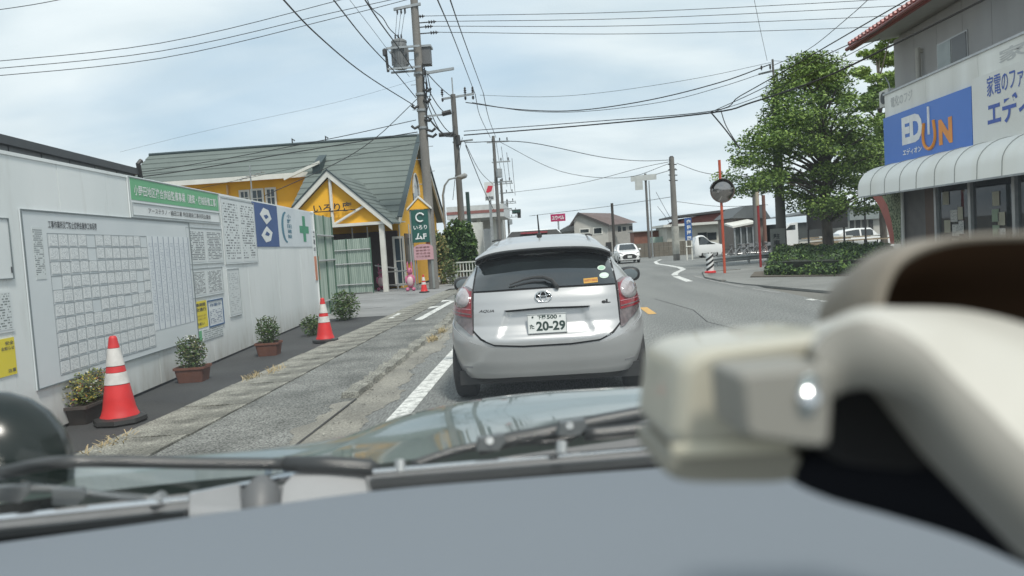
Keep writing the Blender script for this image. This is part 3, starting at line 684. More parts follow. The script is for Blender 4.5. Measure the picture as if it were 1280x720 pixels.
# rear window, dark band under the roof lip, spoiler
aq_patch('window_seal', [(-.63, .983), (0, .993), (.63, .983)], [(-.61, 1.3), (0, 1.335), (.61, 1.3)], .004, M_GAP, n=20, rows=6, skirt=.01)
aq_patch('rear_window', [(-.61, 1.0), (-.3, 1.008), (0, 1.01), (.3, 1.008), (.61, 1.0)], [(-.585, 1.25), (0, 1.27), (.585, 1.25)], .010, M_DKGL, n=30, rows=10)
b = B(); rows = []
for i in range(31):
    u = i/30*2-1; x = u*.60; dz = -.028*u*u-.05*abs(u)**6; yy = .36+.12*abs(u)**4
    rows.append([(x, .62, 1.30+dz), (x, yy+.06, 1.315+dz), (x, yy, 1.347+dz), (x, yy-.012, 1.362+dz), (x, yy+.02, 1.38+dz), (x, .62, 1.425+dz*1.6), (x*.96, .98, 1.452+dz*2.0)])
b.grid([list(c_) for c_ in zip(*rows)], flip=False)
b.build('roof_spoiler', M_SILV, aq, True, smooth=60, fix=False)
b = B(); b.grid([[(-.6+1.2*i/30, .355+.12*abs(i/15-1)**4+(.052 if k else -.006), (1.312 if k else 1.341)-.028*(i/15-1)**2-.05*abs(i/15-1)**6) for i in range(31)] for k in (1, 0)])
b.build('spoiler_lip', M_GAP, aq, True)
for sx in (-1, 1):                                        # black corner blades from the lip down to the window edge
    aq_patch('corner_trim', [(sx*.597-.022, 1.225), (sx*.597+.022, 1.225)], [(sx*.585-.026, 1.31), (sx*.585+.026, 1.31)], .03, M_BLACK, n=4, rows=5, skirt=.03)
    b = B(); b.tube([(sx*.47, .95, 1.447), (sx*.455, 1.4, 1.462), (sx*.45, 1.75, 1.463)], .008, 6); b.build('roof_moulding', M_GAP, aq, True)
b = B(); b.tube([(-.03, 1.3, 1.475), (-.03, 1.36, 1.50)], [.028, .014], 10); b.tube([(-.03, 1.34, 1.49), (-.035, 1.27, 1.69)], [.009, .006], 6); b.build('antenna', M_BLACK, aq, True, smooth=True)
# tail lamps
for sx in (-1, 1):
    S = lambda pts: [(sx*x, z) for x, z in pts] if sx > 0 else [(sx*x, z) for x, z in pts]
    outl_b = [(.625, .625), (.655, .635), (.735, .70), (.812, .765)]
    def P_(name, bot, top, e, m, par, n=10, rows=8, skirt=.01):
        bb = [(sx*x, z) for x, z in bot]; tt = [(sx*x, z) for x, z in top]
        if sx < 0: bb, tt = bb[::-1], tt[::-1]
        return aq_patch(name, bb, tt, e, m, par, n, rows, skirt, False)
    lamp = P_('tail_lamp', outl_b, [(.625, 1.02), (.68, 1.045), (.745, 1.02), (.8, .95)], .014, M_LDRK, aq)
    P_('red_lens', [(.63, .775), (.82, .80)], [(.63, 1.0), (.785, .985)], .02, M_LRED, lamp)
    P_('lens_rib', [(.632, .80), (.824, .82)], [(.632, .808), (.822, .828)], .024, M_LDRK, lamp, rows=1, skirt=.004)
    P_('lens_rib', [(.632, .842), (.824, .856)], [(.632, .848), (.822, .862)], .024, mat('lamp_pink', (.45, .2, .23), .2, coat=1), lamp, rows=1, skirt=.004)
    cxx, czz = .715, .94
    for nm, rr, ee, mm in (('lamp_ring', .088, .023, mat('lamp_rim', (.20, .03, .04), .2, coat=1)), ('round_lens', .076, .028, M_LCLR)):
        b = B(); n = 28; cpt = [AS(sx*(cxx), czz, ee+.012, False)]
        ring = [AS(sx*min(cxx+rr*math.cos(t), .815), czz+rr*1.05*math.sin(t), ee, False) for t in [2*math.pi*i/n*sx for i in range(n)]]
        mid = [AS(sx*(cxx+rr*.55*math.cos(t)), czz+rr*.58*math.sin(t), ee+.009, False) for t in [2*math.pi*i/n*sx for i in range(n)]]
        low = [AS(sx*min(cxx+rr*math.cos(t), .815), czz+rr*1.05*math.sin(t), ee-.012, False) for t in [2*math.pi*i/n*sx for i in range(n)]]
        vs = cpt+mid+ring+low; fs = []
        for i in range(n):
            j = (i+1) % n; fs += [(0, 1+i, 1+j), (1+i, 1+n+i, 1+n+j, 1+j), (1+n+i, 1+2*n+i, 1+2*n+j, 1+n+j)]
        b.add(vs, fs); b.build(nm, mm, lamp, True, smooth='all', fix=True)
    # silver pillar highlight strip above the lamp
# emblem, badges
ey0 = ax_y(0, .935)-.02
b = B(); n = 40
def ring(rx, rz, r, cxo=0, czo=0, mbb=None):
    mbb.tube([(-.01+cxo+rx*math.cos(2*math.pi*i/n), ey0-.008+.22*(czo+rz*math.sin(2*math.pi*i/n)), .935+czo+rz*math.sin(2*math.pi*i/n)) for i in range(n+1)], r, 6)
ring(.068, .046, .0065, mbb=b); ring(.026, .043, .0055, mbb=b); ring(.048, .019, .0055, 0, .022, mbb=b)
b.build('emblem', M_CHROME, aq, True, smooth='all')
b = B(); b.prism([(-.01+.064*math.cos(2*math.pi*i/24), ey0+.004+.22*.043*math.sin(2*math.pi*i/24), .935+.043*math.sin(2*math.pi*i/24)) for i in range(24)], (0, .01, 0)); b.build('emblem_plate', M_GAP, aq, True, fix=True)
def skin_text(t, x, z, w, h, m, bold, e=.0155, nm='badge', shear=0.0):
    vs, fs = text_mesh(t, bold); b = B(); b.add([AS(x+v[0]*w+shear*v[1]*h, z+v[1]*h, e+v[2]*.01) for v in vs], fs); return b.build(nm, m, aq, True)
skin_text('AQUA', -.565, .815, .13, .026, M_GAP, .01, shear=.5, nm='badge')
skin_text('eL', .475, .838, .075, .035, M_GAP, .05)
# window stickers
def skin_disc(x, z, rx, rz, m, nm, e=.0125):
    b = B(); n = 20; b.add([AS(x, z, e)]+[AS(x+rx*math.cos(2*math.pi*i/n), z+rz*math.sin(2*math.pi*i/n), e) for i in range(n)], [(0, 1+i, 1+(i+1) % n) for i in range(n)]); return b.build(nm, m, aq, True)
skin_disc(.505, 1.135, .036, .021, mat('sticker_pale', (.5, .6, .53), .5), 'round_sticker'); skin_disc(.52, 1.07, .042, .025, MATS['sticker_pale'], 'round_sticker')
skin_disc(.505, 1.135, .025, .013, mat('sticker_green', (.3, .5, .38), .5), 'round_sticker', .014); skin_disc(.52, 1.07, .03, .015, mat('sticker_grey', (.55, .6, .6), .5), 'round_sticker', .014)
aq_patch('orange_sticker', [(.34, 1.015), (.46, 1.018)], [(.34, 1.055), (.46, 1.058)], .0125, mat('sticker_orange', (.5, .27, .03), .5), n=4, rows=2, skirt=0)
skin_text('SAFETY DRIVE', .347, 1.028, .106, .016, mat('sticker_red', (.3, .05, .02), .5), .02, .014, 'sticker_lettering')
# rear wiper
b = B(); pv = AS(.11, 1.0, .03)
pts = [pv, AS(.07, 1.035, .05), AS(0, 1.065, .05), AS(-.08, 1.072, .045), AS(-.17, 1.06, .04), AS(-.29, 1.03, .03)]
b.tube(pts, [.02, .019, .016, .013, .010, .006], 8); b.tube([pv+Vector((0, .03, 0)), pv+Vector((0, -.012, 0))], .02, 12)
w_ = b.build('rear_wiper', M_BLACK, aq, True, smooth=True)
b = B(); b.tube([AS(-.30, 1.022, .014), AS(-.1, 1.05, .016), AS(.02, 1.05, .016)], .005, 6); b.build('wiper_blade', M_BLACK, w_, True)
# seats and headrests seen dimly, mirrors, wheels
for sx in (-1, 1):
    b = B(); b.grid([[(sx*(.80+.16*u+.02*math.sin(math.pi*v)), 2.55+.05*math.cos(math.pi*(u-.5)), .90+.15*v-.02*(u-.5)**2*4) for v in (0, .12, .5, .88, 1)] for u in (0, .15, .5, .85, 1)])
    # housing as a flattened ellipsoid
    b = B(); prof = []; c0 = Vector((sx*.955, 2.62, .965)); rows = []
    for i in range(9):
        t = math.pi*i/8-math.pi/2; rr = max(math.cos(t), .02)**.7
        rows.append([c0+Vector((sx*.13*math.copysign(abs(math.cos(p))**.8, math.cos(p))*rr, .07*math.sin(t)+.05*rr*0, .092*math.copysign(abs(math.sin(p))**.8, math.sin(p))*rr)) for p in [2*math.pi*k/20 for k in range(21)]])
    b.grid(rows); mr = b.build('wing_mirror', M_BLACK, aq, True, smooth='all', fix=True)
    b = B(); b.prism([c0+Vector((.095*math.cos(2*math.pi*k/20), -.068, .066*math.sin(2*math.pi*k/20))) for k in range(20)], (0, -.006, 0)); b.build('mirror_glass', mat('mirror_face', (.25, .28, .29), .08, metal=.9), mr, True, fix=True)
    b = B(); b.tube([(sx*.86, 2.66, .94), (sx*.75, 2.68, .92)], .03, 8); b.build('mirror_foot', M_BLACK, mr, True)
def wheel(par, x, y, r=.30, w=.18, sx=1):
    b = B(); rows = []
    prof = [(-.5, .62), (-.5, .9), (-.42, .98), (-.3, 1), (.3, 1), (.42, .98), (.5, .9), (.5, .62)]
    for u, q in prof: rows.append([(x+u*w, y+r*q*math.cos(2*math.pi*k/28), r+r*q*math.sin(2*math.pi*k/28)) for k in range(29)])
    b.grid(rows); wh = b.build('wheel', M_RUBBER, par, True, smooth=40, fix=True)
    b = B(); xo = x+sx*w*.42
    for k in range(7):
        a = 2*math.pi*k/7; b.obox((xo-.005, y-.02*math.sin(a)-0*1, r+.02*math.cos(a)), (sx*.02, 0, 0), (0, .04*math.sin(a)+r*.58*math.cos(a)*1, -.04*math.cos(a)*0+r*.58*math.sin(a)), (0, -.03*math.sin(a), .03*math.cos(a)))
    b.tube([(xo-sx*.02, y, r), (xo+sx*.012, y, r)], r*.62, 20); b.build('rim', M_ALU, wh, True, fix=True)
    return wh
for sx in (-1, 1):
    wheel(aq, sx*.755, .62, .30, .19, sx); wheel(aq, sx*.74, 3.17, .30, .185, sx)
    b = B(); b.box((sx*.64-.11, .55, .14), (sx*.64+.11, .60, .34)); b.build('mud_flap', M_BLACK, aq, True)

# ================================================================== OTHER VEHICLES (small in the picture)
def gen_car(name, label, loc, rz, L, W_, H, body, prof, belt, glass, m_body, group=None, details='front', hubc=None):
    """prof: (y, z_top) line along the length, y=0 nose .. L tail; glass: list of side windows (y0,y1)"""
    t_ = thing(name, label, 'car' if body != 'truck' else 'truck', loc, rz, group); hw = W_/2
    ys = sorted({p[0] for p in prof} | {L*k/26 for k in range(27)}); b = B(); rows = []
    for y in ys:
        zt = lerp_tab(prof, y); e = min(y, L-y)/.35; pin = 1-.14*(1-min(1, max(e, 0)))**2
        w = hw*pin; g = max(0, min(1, (zt-belt)/(H-belt)))
        wr = w*(1-.24*g); zl = min(belt, zt-.02)
        rows.append([(-w*.93, y, .2), (-w, y, .42), (-w*1.0, y, zl*.8), (-w*.965, y, zl), (-(w*.965*(1-g)+wr*g), y, zt-.04 if g > 0 else zt-.01), (-wr*.86, y, zt), (-wr*.4, y, zt+.015), (wr*.4, y, zt+.015), (wr*.86, y, zt), ((w*.965*(1-g)+wr*g), y, zt-.04 if g > 0 else zt-.01), (w*.965, y, zl), (w, y, zl*.8), (w, y, .42), (w*.93, y, .2)])
    b.grid(rows, flip=True)
    n = 14; b.f.append(tuple(range(n))); b.m.append(0); o = (len(ys)-1)*n; b.f.append(tuple(range(o, o+n))[::-1]); b.m.append(0)
    b.build('body', m_body, t_, True, smooth=35, fix=True)
    def sec(y, z, sx, off=.012):
        zt = lerp_tab(prof, y); g = max(0, min(1, (zt-belt)/(H-belt))); w = hw; wr = w*(1-.24*g)
        a = w*.965; c_ = (w*.965*(1-g)+wr*g); t = max(0, min(1, (z-belt)/max(zt-.04-belt, .01)))
        return (sx*(a+(c_-a)*t+off), y, z)
    for y0, y1 in glass:
        for sx in (-1, 1):
            b = B(); k = 6; low = []; up = []
            for i in range(k+1):
                y = y0+(y1-y0)*i/k; zt = lerp_tab(prof, y)-.085; low.append(sec(y, belt+.01, sx)); up.append(sec(y, max(belt+.015, zt), sx))
            b.grid([low, up], flip=sx < 0); b.build('side_window', M_DKGL, t_, True, fix=False)
    return t_
def screen(t_, pts, nm='windshield', m=None, lift=.0):
    b = B(); b.prism([Vector(p) for p in pts], (0, 0, .008)); return b.build(nm, m or M_DKGL, t_, True, fix=True)
M_CWH = mat('car_white', (.74, .75, .75), .25, (.72, .73, .73), 1, coat=.6)
# oncoming white hatchback: nose towards the camera
wl = G(771.5, 329.5); wr_ = G(805, 328.8); wc = (wl+wr_)/2
oc = gen_car('oncoming_car', 'white hatchback with black grille driving towards us, small in the distance', (wc.x, wc.y, zg(wc.y)+.005), 0.02, 3.95, 1.68, 1.5, 'car',
    [(0, .62), (.12, .78), (.3, .88), (1.0, .99), (1.15, 1.03), (1.75, 1.44), (2.3, 1.5), (3.0, 1.47), (3.6, 1.25), (3.95, .95)], .98, [(1.5, 3.3)], M_CWH)
b = B(); b.add([(-.66, 1.1, 1.035), (.66, 1.1, 1.035), (.54, 1.72, 1.435), (-.54, 1.72, 1.435)], [(0, 1, 2, 3)]); o = b.build('windshield', M_DKGL, oc, True); o.location = (0, -.05, .02)
b = B(); b.prism([(-.46, -.03, .36), (.46, -.03, .36), (.56, -.03, .5), (.4, -.03, .66), (.2, -.03, .72), (-.2, -.03, .72), (-.4, -.03, .66), (-.56, -.03, .5)], (0, .06, 0)); b.build('grille', M_BLACK, oc, True, fix=True)
b = B(); b.box((-.165, -.05, .43), (.165, -.032, .59)); b.build('number_plate', M_PLATE, oc, True)
b = B(); b.box((-.8, -.02, .2), (.8, .1, .27)); b.build('lower_lip', M_BLACK, oc, True)
for sx in (-1, 1):
    b = B(); b.prism([(sx*.48, .02, .74), (sx*.78, .14, .80), (sx*.8, .22, .88), (sx*.62, .1, .83)], (0, .1, 0)); b.build('headlight', M_LCLR, oc, True, fix=True)
    b = B(); b.prism([(sx*.64, -.01, .36), (sx*.8, .04, .38), (sx*.8, .04, .55), (sx*.72, .0, .52)], (0, .08, 0)); b.build('fog_lamp_bay', M_BLACK, oc, True, fix=True)
    b = B(); b.lathe([(.02, -.07), (.1, -.04), (.11, .02), (.06, .08)], (sx*.95, 1.25, 1.02), 10); b.build('wing_mirror', M_CWH, oc, True, smooth='all')
    wheel(oc, sx*.75, .75, .31, .19, sx); wheel(oc, sx*.75, 3.2, .31, .19, sx)
# car queueing further ahead, only its roof shows above the silver hatchback
p = atY(668, 287.5, 17.5)
ah = gen_car('queued_van', 'pale tall car queueing ahead, only its roof shows over the silver hatchback', (p.x, 17.0, 0), 0, 3.6, 1.48, p.z+.02, 'car',
    [(0, 1.3), (.12, p.z-.1), (.5, p.z), (2.3, p.z), (2.9, 1.1), (3.4, .95), (3.6, .7)], .95, [(.4, 2.4)], M_CWH)
b = B(); b.prism([(-.62, -.02, p.z-.14), (.62, -.02, p.z-.14), (.5, .02, p.z-.02), (-.5, .02, p.z-.02)], (0, .06, 0)); b.build('roof_spoiler', M_BLACK, ah, True, fix=True)
b = B(); b.box((-.3, -.05, p.z-.085), (.3, -.022, p.z-.045)); b.build('brake_light', M_LRED, ah, True)
b = B(); b.prism([(-.56, -.005, 1.0), (.56, -.005, 1.0), (.5, .02, p.z-.15), (-.5, .02, p.z-.15)], (0, .02, 0)); b.build('rear_window', M_DKGL, ah, True, fix=True)
for sx in (-1, 1): wheel(ah, sx*.66, .55, .28, .16, sx); wheel(ah, sx*.66, 2.9, .28, .16, sx)
# white box minivan side-on
a, c = atY(866, 305, 62), atY(903, 305, 62); sc = (c.x-a.x)
mv = gen_car('minivan', 'white minivan parked side-on behind the blue sign pillar', (a.x, a.y, zg(a.y)), -math.pi/2, sc, 1.7, 1.8, 'car',
    [(0, 1.2), (.15, 1.68), (.5, 1.8), (sc-1.6, 1.78), (sc-1.0, 1.25), (sc-.2, 1.0), (sc, .7)], 1.05, [(.35, 1.5), (1.6, sc-1.15)], M_CWH)
mv.rotation_euler.z = -math.pi/2; mv.location = (a.x, a.y, zg(a.y)); ROOT[mv.name] = (Matrix.Translation(mv.location) @ Matrix.Rotation(-math.pi/2, 4, 'Z')).inverted()
for sx in (-1, 1): wheel(mv, sx*.75, .8, .31, .19, sx); wheel(mv, sx*.75, sc-.85, .31, .19, sx)
# parked white hatchback by the shop, tail to the left of the picture
def side_car(x0, x1, ybase, Y, name, label, H, prof_f, belt, gl, mirror=False):
    p0 = atY(x0, ybase, Y); p1 = atY(x1, ybase, Y); Lc = p1.x-p0.x; z = zg(Y)
    t_ = gen_car(name, label, (p0.x, Y, z), -math.pi/2, Lc, 1.65, H, 'car', prof_f(Lc), belt, gl(Lc), M_CWH)
    for sx in (-1, 1): wheel(t_, sx*.74, .75, .3, .18, sx); wheel(t_, sx*.74, Lc-.8, .3, .18, sx)
    return t_, Lc
pc, Lc = side_car(1043, 1112, 308, 52.0, 'parked_car', 'white hatchback parked side-on between the hedge tree and the shop', 1.5,
    lambda L: [(0, .85), (.1, 1.2), (.45, 1.42), (1.2, 1.5), (L*.6, 1.48), (L-1.0, 1.03), (L-.3, .9), (L, .62)], .98, lambda L: [(.5, 1.4), (1.5, L-1.35)])
b = B(); b.box((-.83, .06, .68), (-.60, .1, .9)); b.build('tail_lamp', M_LRED, pc, True)

# ================================================================== YELLOW RESTAURANT
M_YW = mat('yellow_render', (.80, .43, .03), .8, (.70, .36, .025), 1.2, bump=.2)
M_WT = mat('white_trim', (.62, .62, .58), .6, (.55, .55, .51), 3)
M_RG = mat('green_grey_shingle', (.125, .152, .142), .75, (.10, .123, .115), .6, speck=.08, stretch=(1, 1, 1))
M_RGE = mat('roof_edge_dark', (.03, .05, .055), .5)
XL, XR = -19.2, -6.0; YF, YR, YB = 30.0, 36.2, 42.6; ZE, ZR = 2.75, 6.85
SL = (ZR-ZE)/(YR-YF)
def rz_(y): return ZE+(y-YF)*SL if y <= YR else ZR-(y-YR)*(ZR-3.0)/(YB-YR)
rest = thing('restaurant', 'yellow restaurant with steep green shingled roof and white gabled porch', 'restaurant', (-10, 31, 0))
def courses(x0f, x1f, y0, y1, zf, th=.05, step=.40):
    b = B(); n = max(1, int(abs(y1-y0)/step))
    for i in range(n):
        a = y0+(y1-y0)*i/n; c = y0+(y1-y0)*(i+1)/n
        b.add([(x0f(a), a, zf(a)+th), (x1f(a), a, zf(a)+th), (x1f(c), c, zf(c)+.006), (x0f(c), c, zf(c)+.006),
               (x0f(a), a, zf(a)-.03), (x1f(a), a, zf(a)-.03)], [(0, 1, 2, 3), (4, 5, 1, 0), (4, 0, 3), (5, 2, 1)])
    return b
# walls
XC = -10.7                                    # where the upper-storey eave ends and the low roof begins
YU = 33.85
b = B(); b.box((XL+.5, YU+.45, zg(34)), (XC, YB-.4, rz_(YU+.45)-.12))
b.add([(XL+.5, YU+.45, rz_(YU+.45)-.12), (XL+.5, YB-.4, rz_(YB-.4)-.1), (XL+.5, YR, ZR-.1)], [(0, 1, 2)]); b.build('wall', M_YW, rest)
b = B(); b.prism([(XC+.002, YF+1.8, zg(32)), (XC+.002, YB-.4, zg(32)), (XC+.002, YB-.4, rz_(YB-.4)-.1), (XC+.002, YR, ZR-.12), (XC+.002, YF+1.8, rz_(YF+1.8)-.12)], (XR-.35-XC, 0, 0)); b.build('wall', M_YW, rest, fix=True)
b = B(); b.box((XC+.3, YF+1.6, 0), (XR-.45, YF+1.795, 2.3)); b.build('wall', mat('dark_brown_wall', (.045, .03, .028), .6), rest)
rf = courses(lambda y: XL-(0), lambda y: XC, YU-.1, YR, rz_)
rf.grid([[(XL, y, rz_(y)-.1), (XC, y, rz_(y)-.1)] for y in (YU-.1, YR, YB)])
rf.build('roof', M_RG, rest)
courses(lambda y: XC, lambda y: XR, YF, YR, rz_).build('roof', M_RG, rest)
b = B(); b.grid([[(XL, y, rz_(y)), (XR, y, rz_(y))] for y in (YR, YB)]); b.grid([[(XC, y, rz_(y)-.1), (XR, y, rz_(y)-.1)] for y in (YF, YR, YB)], flip=True); b.build('rear_roof', M_RG, rest)
b = B(); b.tube([(XL, YR, ZR+.03), (XR, YR, ZR+.03)], .08, 8); b.build('ridge_cap', M_RGE, rest)
# white eave trim and soffit of the upper part
b = B(); b.box((XL, YU-.16, rz_(YU)-.26), (XC, YU-.09, rz_(YU)-.04)); b.box((XL, YU-.09, rz_(YU)-.16), (XC, YU+.45, rz_(YU)-.12)); b.build('eave_trim', M_WT, rest)
b = B(); b.prism([(XC, YU-.1, rz_(YU-.1)-.02), (XC, YU-.1, rz_(YU)-.24), (XC, YF+.9, rz_(YF+.9)), ], (.05, 0, 0)); b.build('valley_trim', M_WT, rest, fix=True)
# small raised roof end over the corner
b = B(); b.prism([(XC+.3, YU-.3, rz_(YU)-.4), (XC+.3, YU+.8, rz_(YU+.8)+.25), (XC+.3, YU-.4, rz_(YU)+.22)], (.35, 0, 0)); b.build('roof_step', M_RGE, rest, fix=True)
b = B(); b.obox((XC-1.0, YU-.45, rz_(YU-.45)-.08), (1.65, 0, .62), (0, .12, 0), (0, 0, .13)); b.build('step_trim', M_WT, rest)
# gable verge boards on the road side
for (y0, y1) in ((YF, YR), (YB, YR)):
    b = B(); b.prism([(XR-.02, y0, rz_(y0)-.2), (XR-.02, y1, ZR-.24), (XR-.02, y1, ZR+.02), (XR-.02, y0, rz_(y0)+.03)], (.09, 0, 0)); b.build('verge_board', M_WT, rest, fix=True)
    b = B(); b.prism([(XR-.06, y0, rz_(y0)+.035), (XR-.06, y1, ZR+.03), (XR-.06, y1, ZR+.09), (XR-.06, y0, rz_(y0)+.08)], (.2, 0, 0)); b.build('verge_cap', M_RGE, rest, fix=True)
b = B(); n = 9; b.prism([(XR-.36, 35.4, 3.0), (XR-.36, 36.9, 3.0)]+[(XR-.36, 36.15+.75*math.cos(t)*(1 if t < 1.57 else 1), 4.1+.95*math.sin(t)) for t in [math.pi*k/n for k in range(n+1)]], (.05, 0, 0)); aw = b.build('arched_window', M_GLASS, rest, fix=True)
b = B(); b.tube([(XR-.3, 36.15+.78*math.cos(t), 4.1+.98*math.sin(t)) for t in [math.pi*k/n for k in range(n+1)]], .05, 6); b.build('window_frame', M_WT, aw)
b = B(); b.box((XR-.36, 32.6, .9), (XR-.31, 34.4, 2.2)); b.build('window', M_GLASS, rest)
# upper windows on the facade
def lattice(x0, x1, z0, z1, y, nx, nz, par, nm='window'):
    b = B(); b.box((x0, y-.03, z0), (x1, y+.02, z1)); w_ = b.build(nm, mat('blue_dusk_glass', (.035, .055, .075), .08, (.05, .07, .08), 1.5), par)
    b = B()
    for k in range(nx+1):
        x = x0+(x1-x0)*k/nx; t = .045 if k in (0, nx) else .018; b.box((x-t, y-.06, z0-.04), (x+t, y-.031, z1+.04))
    for k in range(nz+1):
        z = z0+(z1-z0)*k/nz; t = .045 if k in (0, nz) else .018; b.box((x0, y-.058, z-t), (x1, y-.033, z+t))
    b.build('window_frame', M_WT, w_); return w_
YW = YU+.45
def fx(px, py): p = atY(px, py, YW); return p.x, p.z
for (xa, ya, xb, yb_) in ((300, 239, 312, 251), (314, 237.5, 330, 256), (332.5, 236, 345.5, 254), (388, 231.5, 400, 245)):
    x0, z1 = fx(xa, ya); x1, z0 = fx(xb, yb_); lattice(x0, x1, z0-.5 if xa < 350 else z0, z1, YW, 2, 3, rest)
p = atY(285, 233, YW); b = B(); b.tube([(p.x, YW-.1, p.z+.05), (p.x, YW-.1, p.z-.9)], .05, 8); b.build('vent_pipe', mat('pipe_tan', (.6, .4, .2), .6), rest)
# ground floor: glazed front between trims
lattice(XC+.35, XR-.5, .75, 2.2, YF+1.58, 6, 1, rest, 'shop_window')
b = B(); b.box((XC+.002, YF+.02, ZE-.2), (XR-.05, YF+.12, ZE+.0)); b.build('eave_trim', M_WT, rest)
b = B(); b.box((XC, YF+.12, ZE-.12), (XR-.05, YF+1.6, ZE-.08)); b.build('soffit', M_WT, rest)
# porch
PX, PYF, PZ, PE = -8.12, 28.0, 4.58, 2.62; PW = 2.12
def porch_z(x): return PZ-(abs(x-PX))*(PZ-PE)/PW
for sx in (-1, 1):
    b = B(); n = 10
    yb2 = lambda x: YF+(porch_z(x)-ZE)/SL+.05
    for i in range(n):
        u0, u1 = PW*(1-i/n), PW*(1-(i+1)/n); x0, x1 = PX+sx*(u0+.1), PX+sx*(u1+(.1 if i < n-1 else 0)); z0, z1 = porch_z(x0), porch_z(x1)
        b.add([(x0, PYF-.15, z0+.035), (x0, yb2(x0), z0+.035), (x1, yb2(x1), z1+.006), (x1, PYF-.15, z1+.006), (x0, PYF-.15, z0-.02), (x0, yb2(x0), z0-.02), (x1, PYF-.15, z1-.03)], [(0, 1, 2, 3), (4, 5, 1, 0), (4, 0, 3, 6)])
    b.grid([[(PX+sx*PW, PYF, porch_z(PX+PW)-.05), (PX+sx*PW, YF+.3, porch_z(PX+PW)-.05)], [(PX, PYF, PZ-.05), (PX, yb2(PX), PZ-.05)]])
    b.build('porch_roof', M_RG, rest)
    b = B(); b.prism([(PX, PYF-.17, PZ-.24), (PX+sx*(PW+.15), PYF-.17, porch_z(PX+PW+.15)-.24), (PX+sx*(PW+.15), PYF-.17, porch_z(PX+PW+.15)+.0), (PX, PYF-.17, PZ+.0)], (0, .08, 0)); b.build('verge_board', M_WT, rest, fix=True)
    b = B(); b.prism([(PX, PYF-.2, PZ+.002), (PX+sx*(PW+.2), PYF-.2, porch_z(PX+PW+.2)+.002), (PX+sx*(PW+.2), PYF-.2, porch_z(PX+PW+.2)+.06), (PX, PYF-.2, PZ+.06)], (0, .13, 0)); b.build('verge_cap', M_RGE, rest, fix=True)
    b = B(); b.obox((PX+sx*(PW-.28)-.09, PYF-.02, zg(28)), (.18, 0, 0), (0, .18, 0), (0, 0, PE-.1)); b.build('porch_post', M_WT, rest)
    b = B(); b.tube([(PX+sx*1.35, PYF-.05, PE+.62), (PX+sx*.12, PYF-.05, PE-.02)], .05, 6); b.build('porch_brace', M_WT, rest)
b = B(); b.prism([(PX-PW+.2, PYF+.05, PE-.03), (PX+PW-.2, PYF+.05, PE-.03), (PX, PYF+.05, PZ-.25)], (0, .1, 0)); b.build('porch_gable', M_YW, rest, fix=True)
b = B(); b.box((PX-PW+.1, PYF-.1, PE-.14), (PX+PW+.1, PYF+.1, PE-.032)); b.build('porch_beam', M_WT, rest)
b = B(); b.tube([(PX+.05, PYF-.05, PZ-.25), (PX+.05, PYF-.05, PE-.05)], .06, 6); b.build('king_post', M_WT, rest)
lettering('いろり庵', (PX-.62, PYF-.12, PE+.42), (1.45, 0, 0), (0, 0, .34), M_BLACK, rest, 'name_lettering', .02)
b = B(); b.tube([(PX-.75, PYF-.11, PE+.46), (PX+.95, PYF-.11, PE+.46)], .02, 5); b.build('lettering_rail', M_BLACK, rest)
b = B(); b.box((PX-PW+.1, YF+.9, 0), (PX+PW-.3, YF+.95, 2.3)); b.build('porch_back_wall', mat('dark_brown_wall', (.045, .03, .028), .6), rest)
for k, px in enumerate((441, 460, 500, 512)):
    p = atY(px, 300, YF+.3); b = B(); b.tube([(p.x, YF+.3, 0), (p.x, YF+.3, 2.5)], .025, 6); b.build('slim_post', M_WT, rest)
b = B(); b.tube([(-6.9, 29.2, .95), (-5.9, 28.4, .8)], .03, 6); b.tube([(-5.9, 28.4, 0), (-5.9, 28.4, .82)], .03, 6); b.build('handrail', M_ALU, rest)
x0, z1 = atY(492, 296, 30.4).x, 2.1
lattice(x0, atY(504, 296, 30.4).x, .1, 2.0, 30.35, 1, 2, rest, 'door')
# tv aerial behind the hoarding
p = atY(312, 207, 31); ta = thing('tv_aerial', 'thin tv aerial mast in front of the yellow facade', 'aerial', (p.x, 31, zg(31)))
b = B(); b.tube([(p.x, 31, 0), (p.x, 31, p.z)], .03, 6); b.build('mast', M_STEEL, ta)
for k in range(6):
    b = B(); zz_ = p.z-.55; b.tube([(p.x-.5+k*.2, 30.8, zz_+.05*k), (p.x-.5+k*.2, 31.3, zz_+.05*k)], .012, 4); b.build('element', M_STEEL, ta)
b = B(); b.tube([(p.x-.5, 31, p.z-.55), (p.x+.5, 31, p.z-.3)], .014, 4); b.build('boom', M_STEEL, ta)
for px in (366, 408):
    p = atY(px, 186, YR); b = B(); b.tube([(p.x, YR, ZR+.05), (p.x, YR, ZR+.32), (p.x+.12, YR, ZR+.2)], .035, 6); b.build('roof_bracket', M_BLACK, rest)

# pylon sign and pink notice in front of the restaurant
p = G(526, 362.5); Yp = p.y; q = lambda x, y: atY(x, y, Yp)
ps = thing('pylon_sign', 'dark green restaurant pylon sign with little gabled top behind the utility pole', 'sign', (p.x, Yp, 0))
x0, x1 = q(516, 300).x, q(537, 300).x; zt, zb = q(526, 262).z, q(526, 303).z
b = B(); b.box((x0, Yp, zb), (x1, Yp+.2, zt)); b.build('panel', mat('sign_green', (.015, .09, .075), .4), ps)
b = B(); b.box((x0-.07, Yp+.05, 0), (x0-.002, Yp+.15, zt+.02)); b.box((x1+.002, Yp+.05, 0), (x1+.07, Yp+.15, zt+.02)); b.build('frame', mat('frame_grey', (.25, .27, .26), .5), ps)
mx_ = (x0+x1)/2
b = B(); b.prism([(x0-.08, Yp+.0, zt+.022), (x1+.08, Yp+.0, zt+.022), (mx_, Yp+.0, zt+.42)], (0, .2, 0)); b.build('gable', M_YW, ps, fix=True)
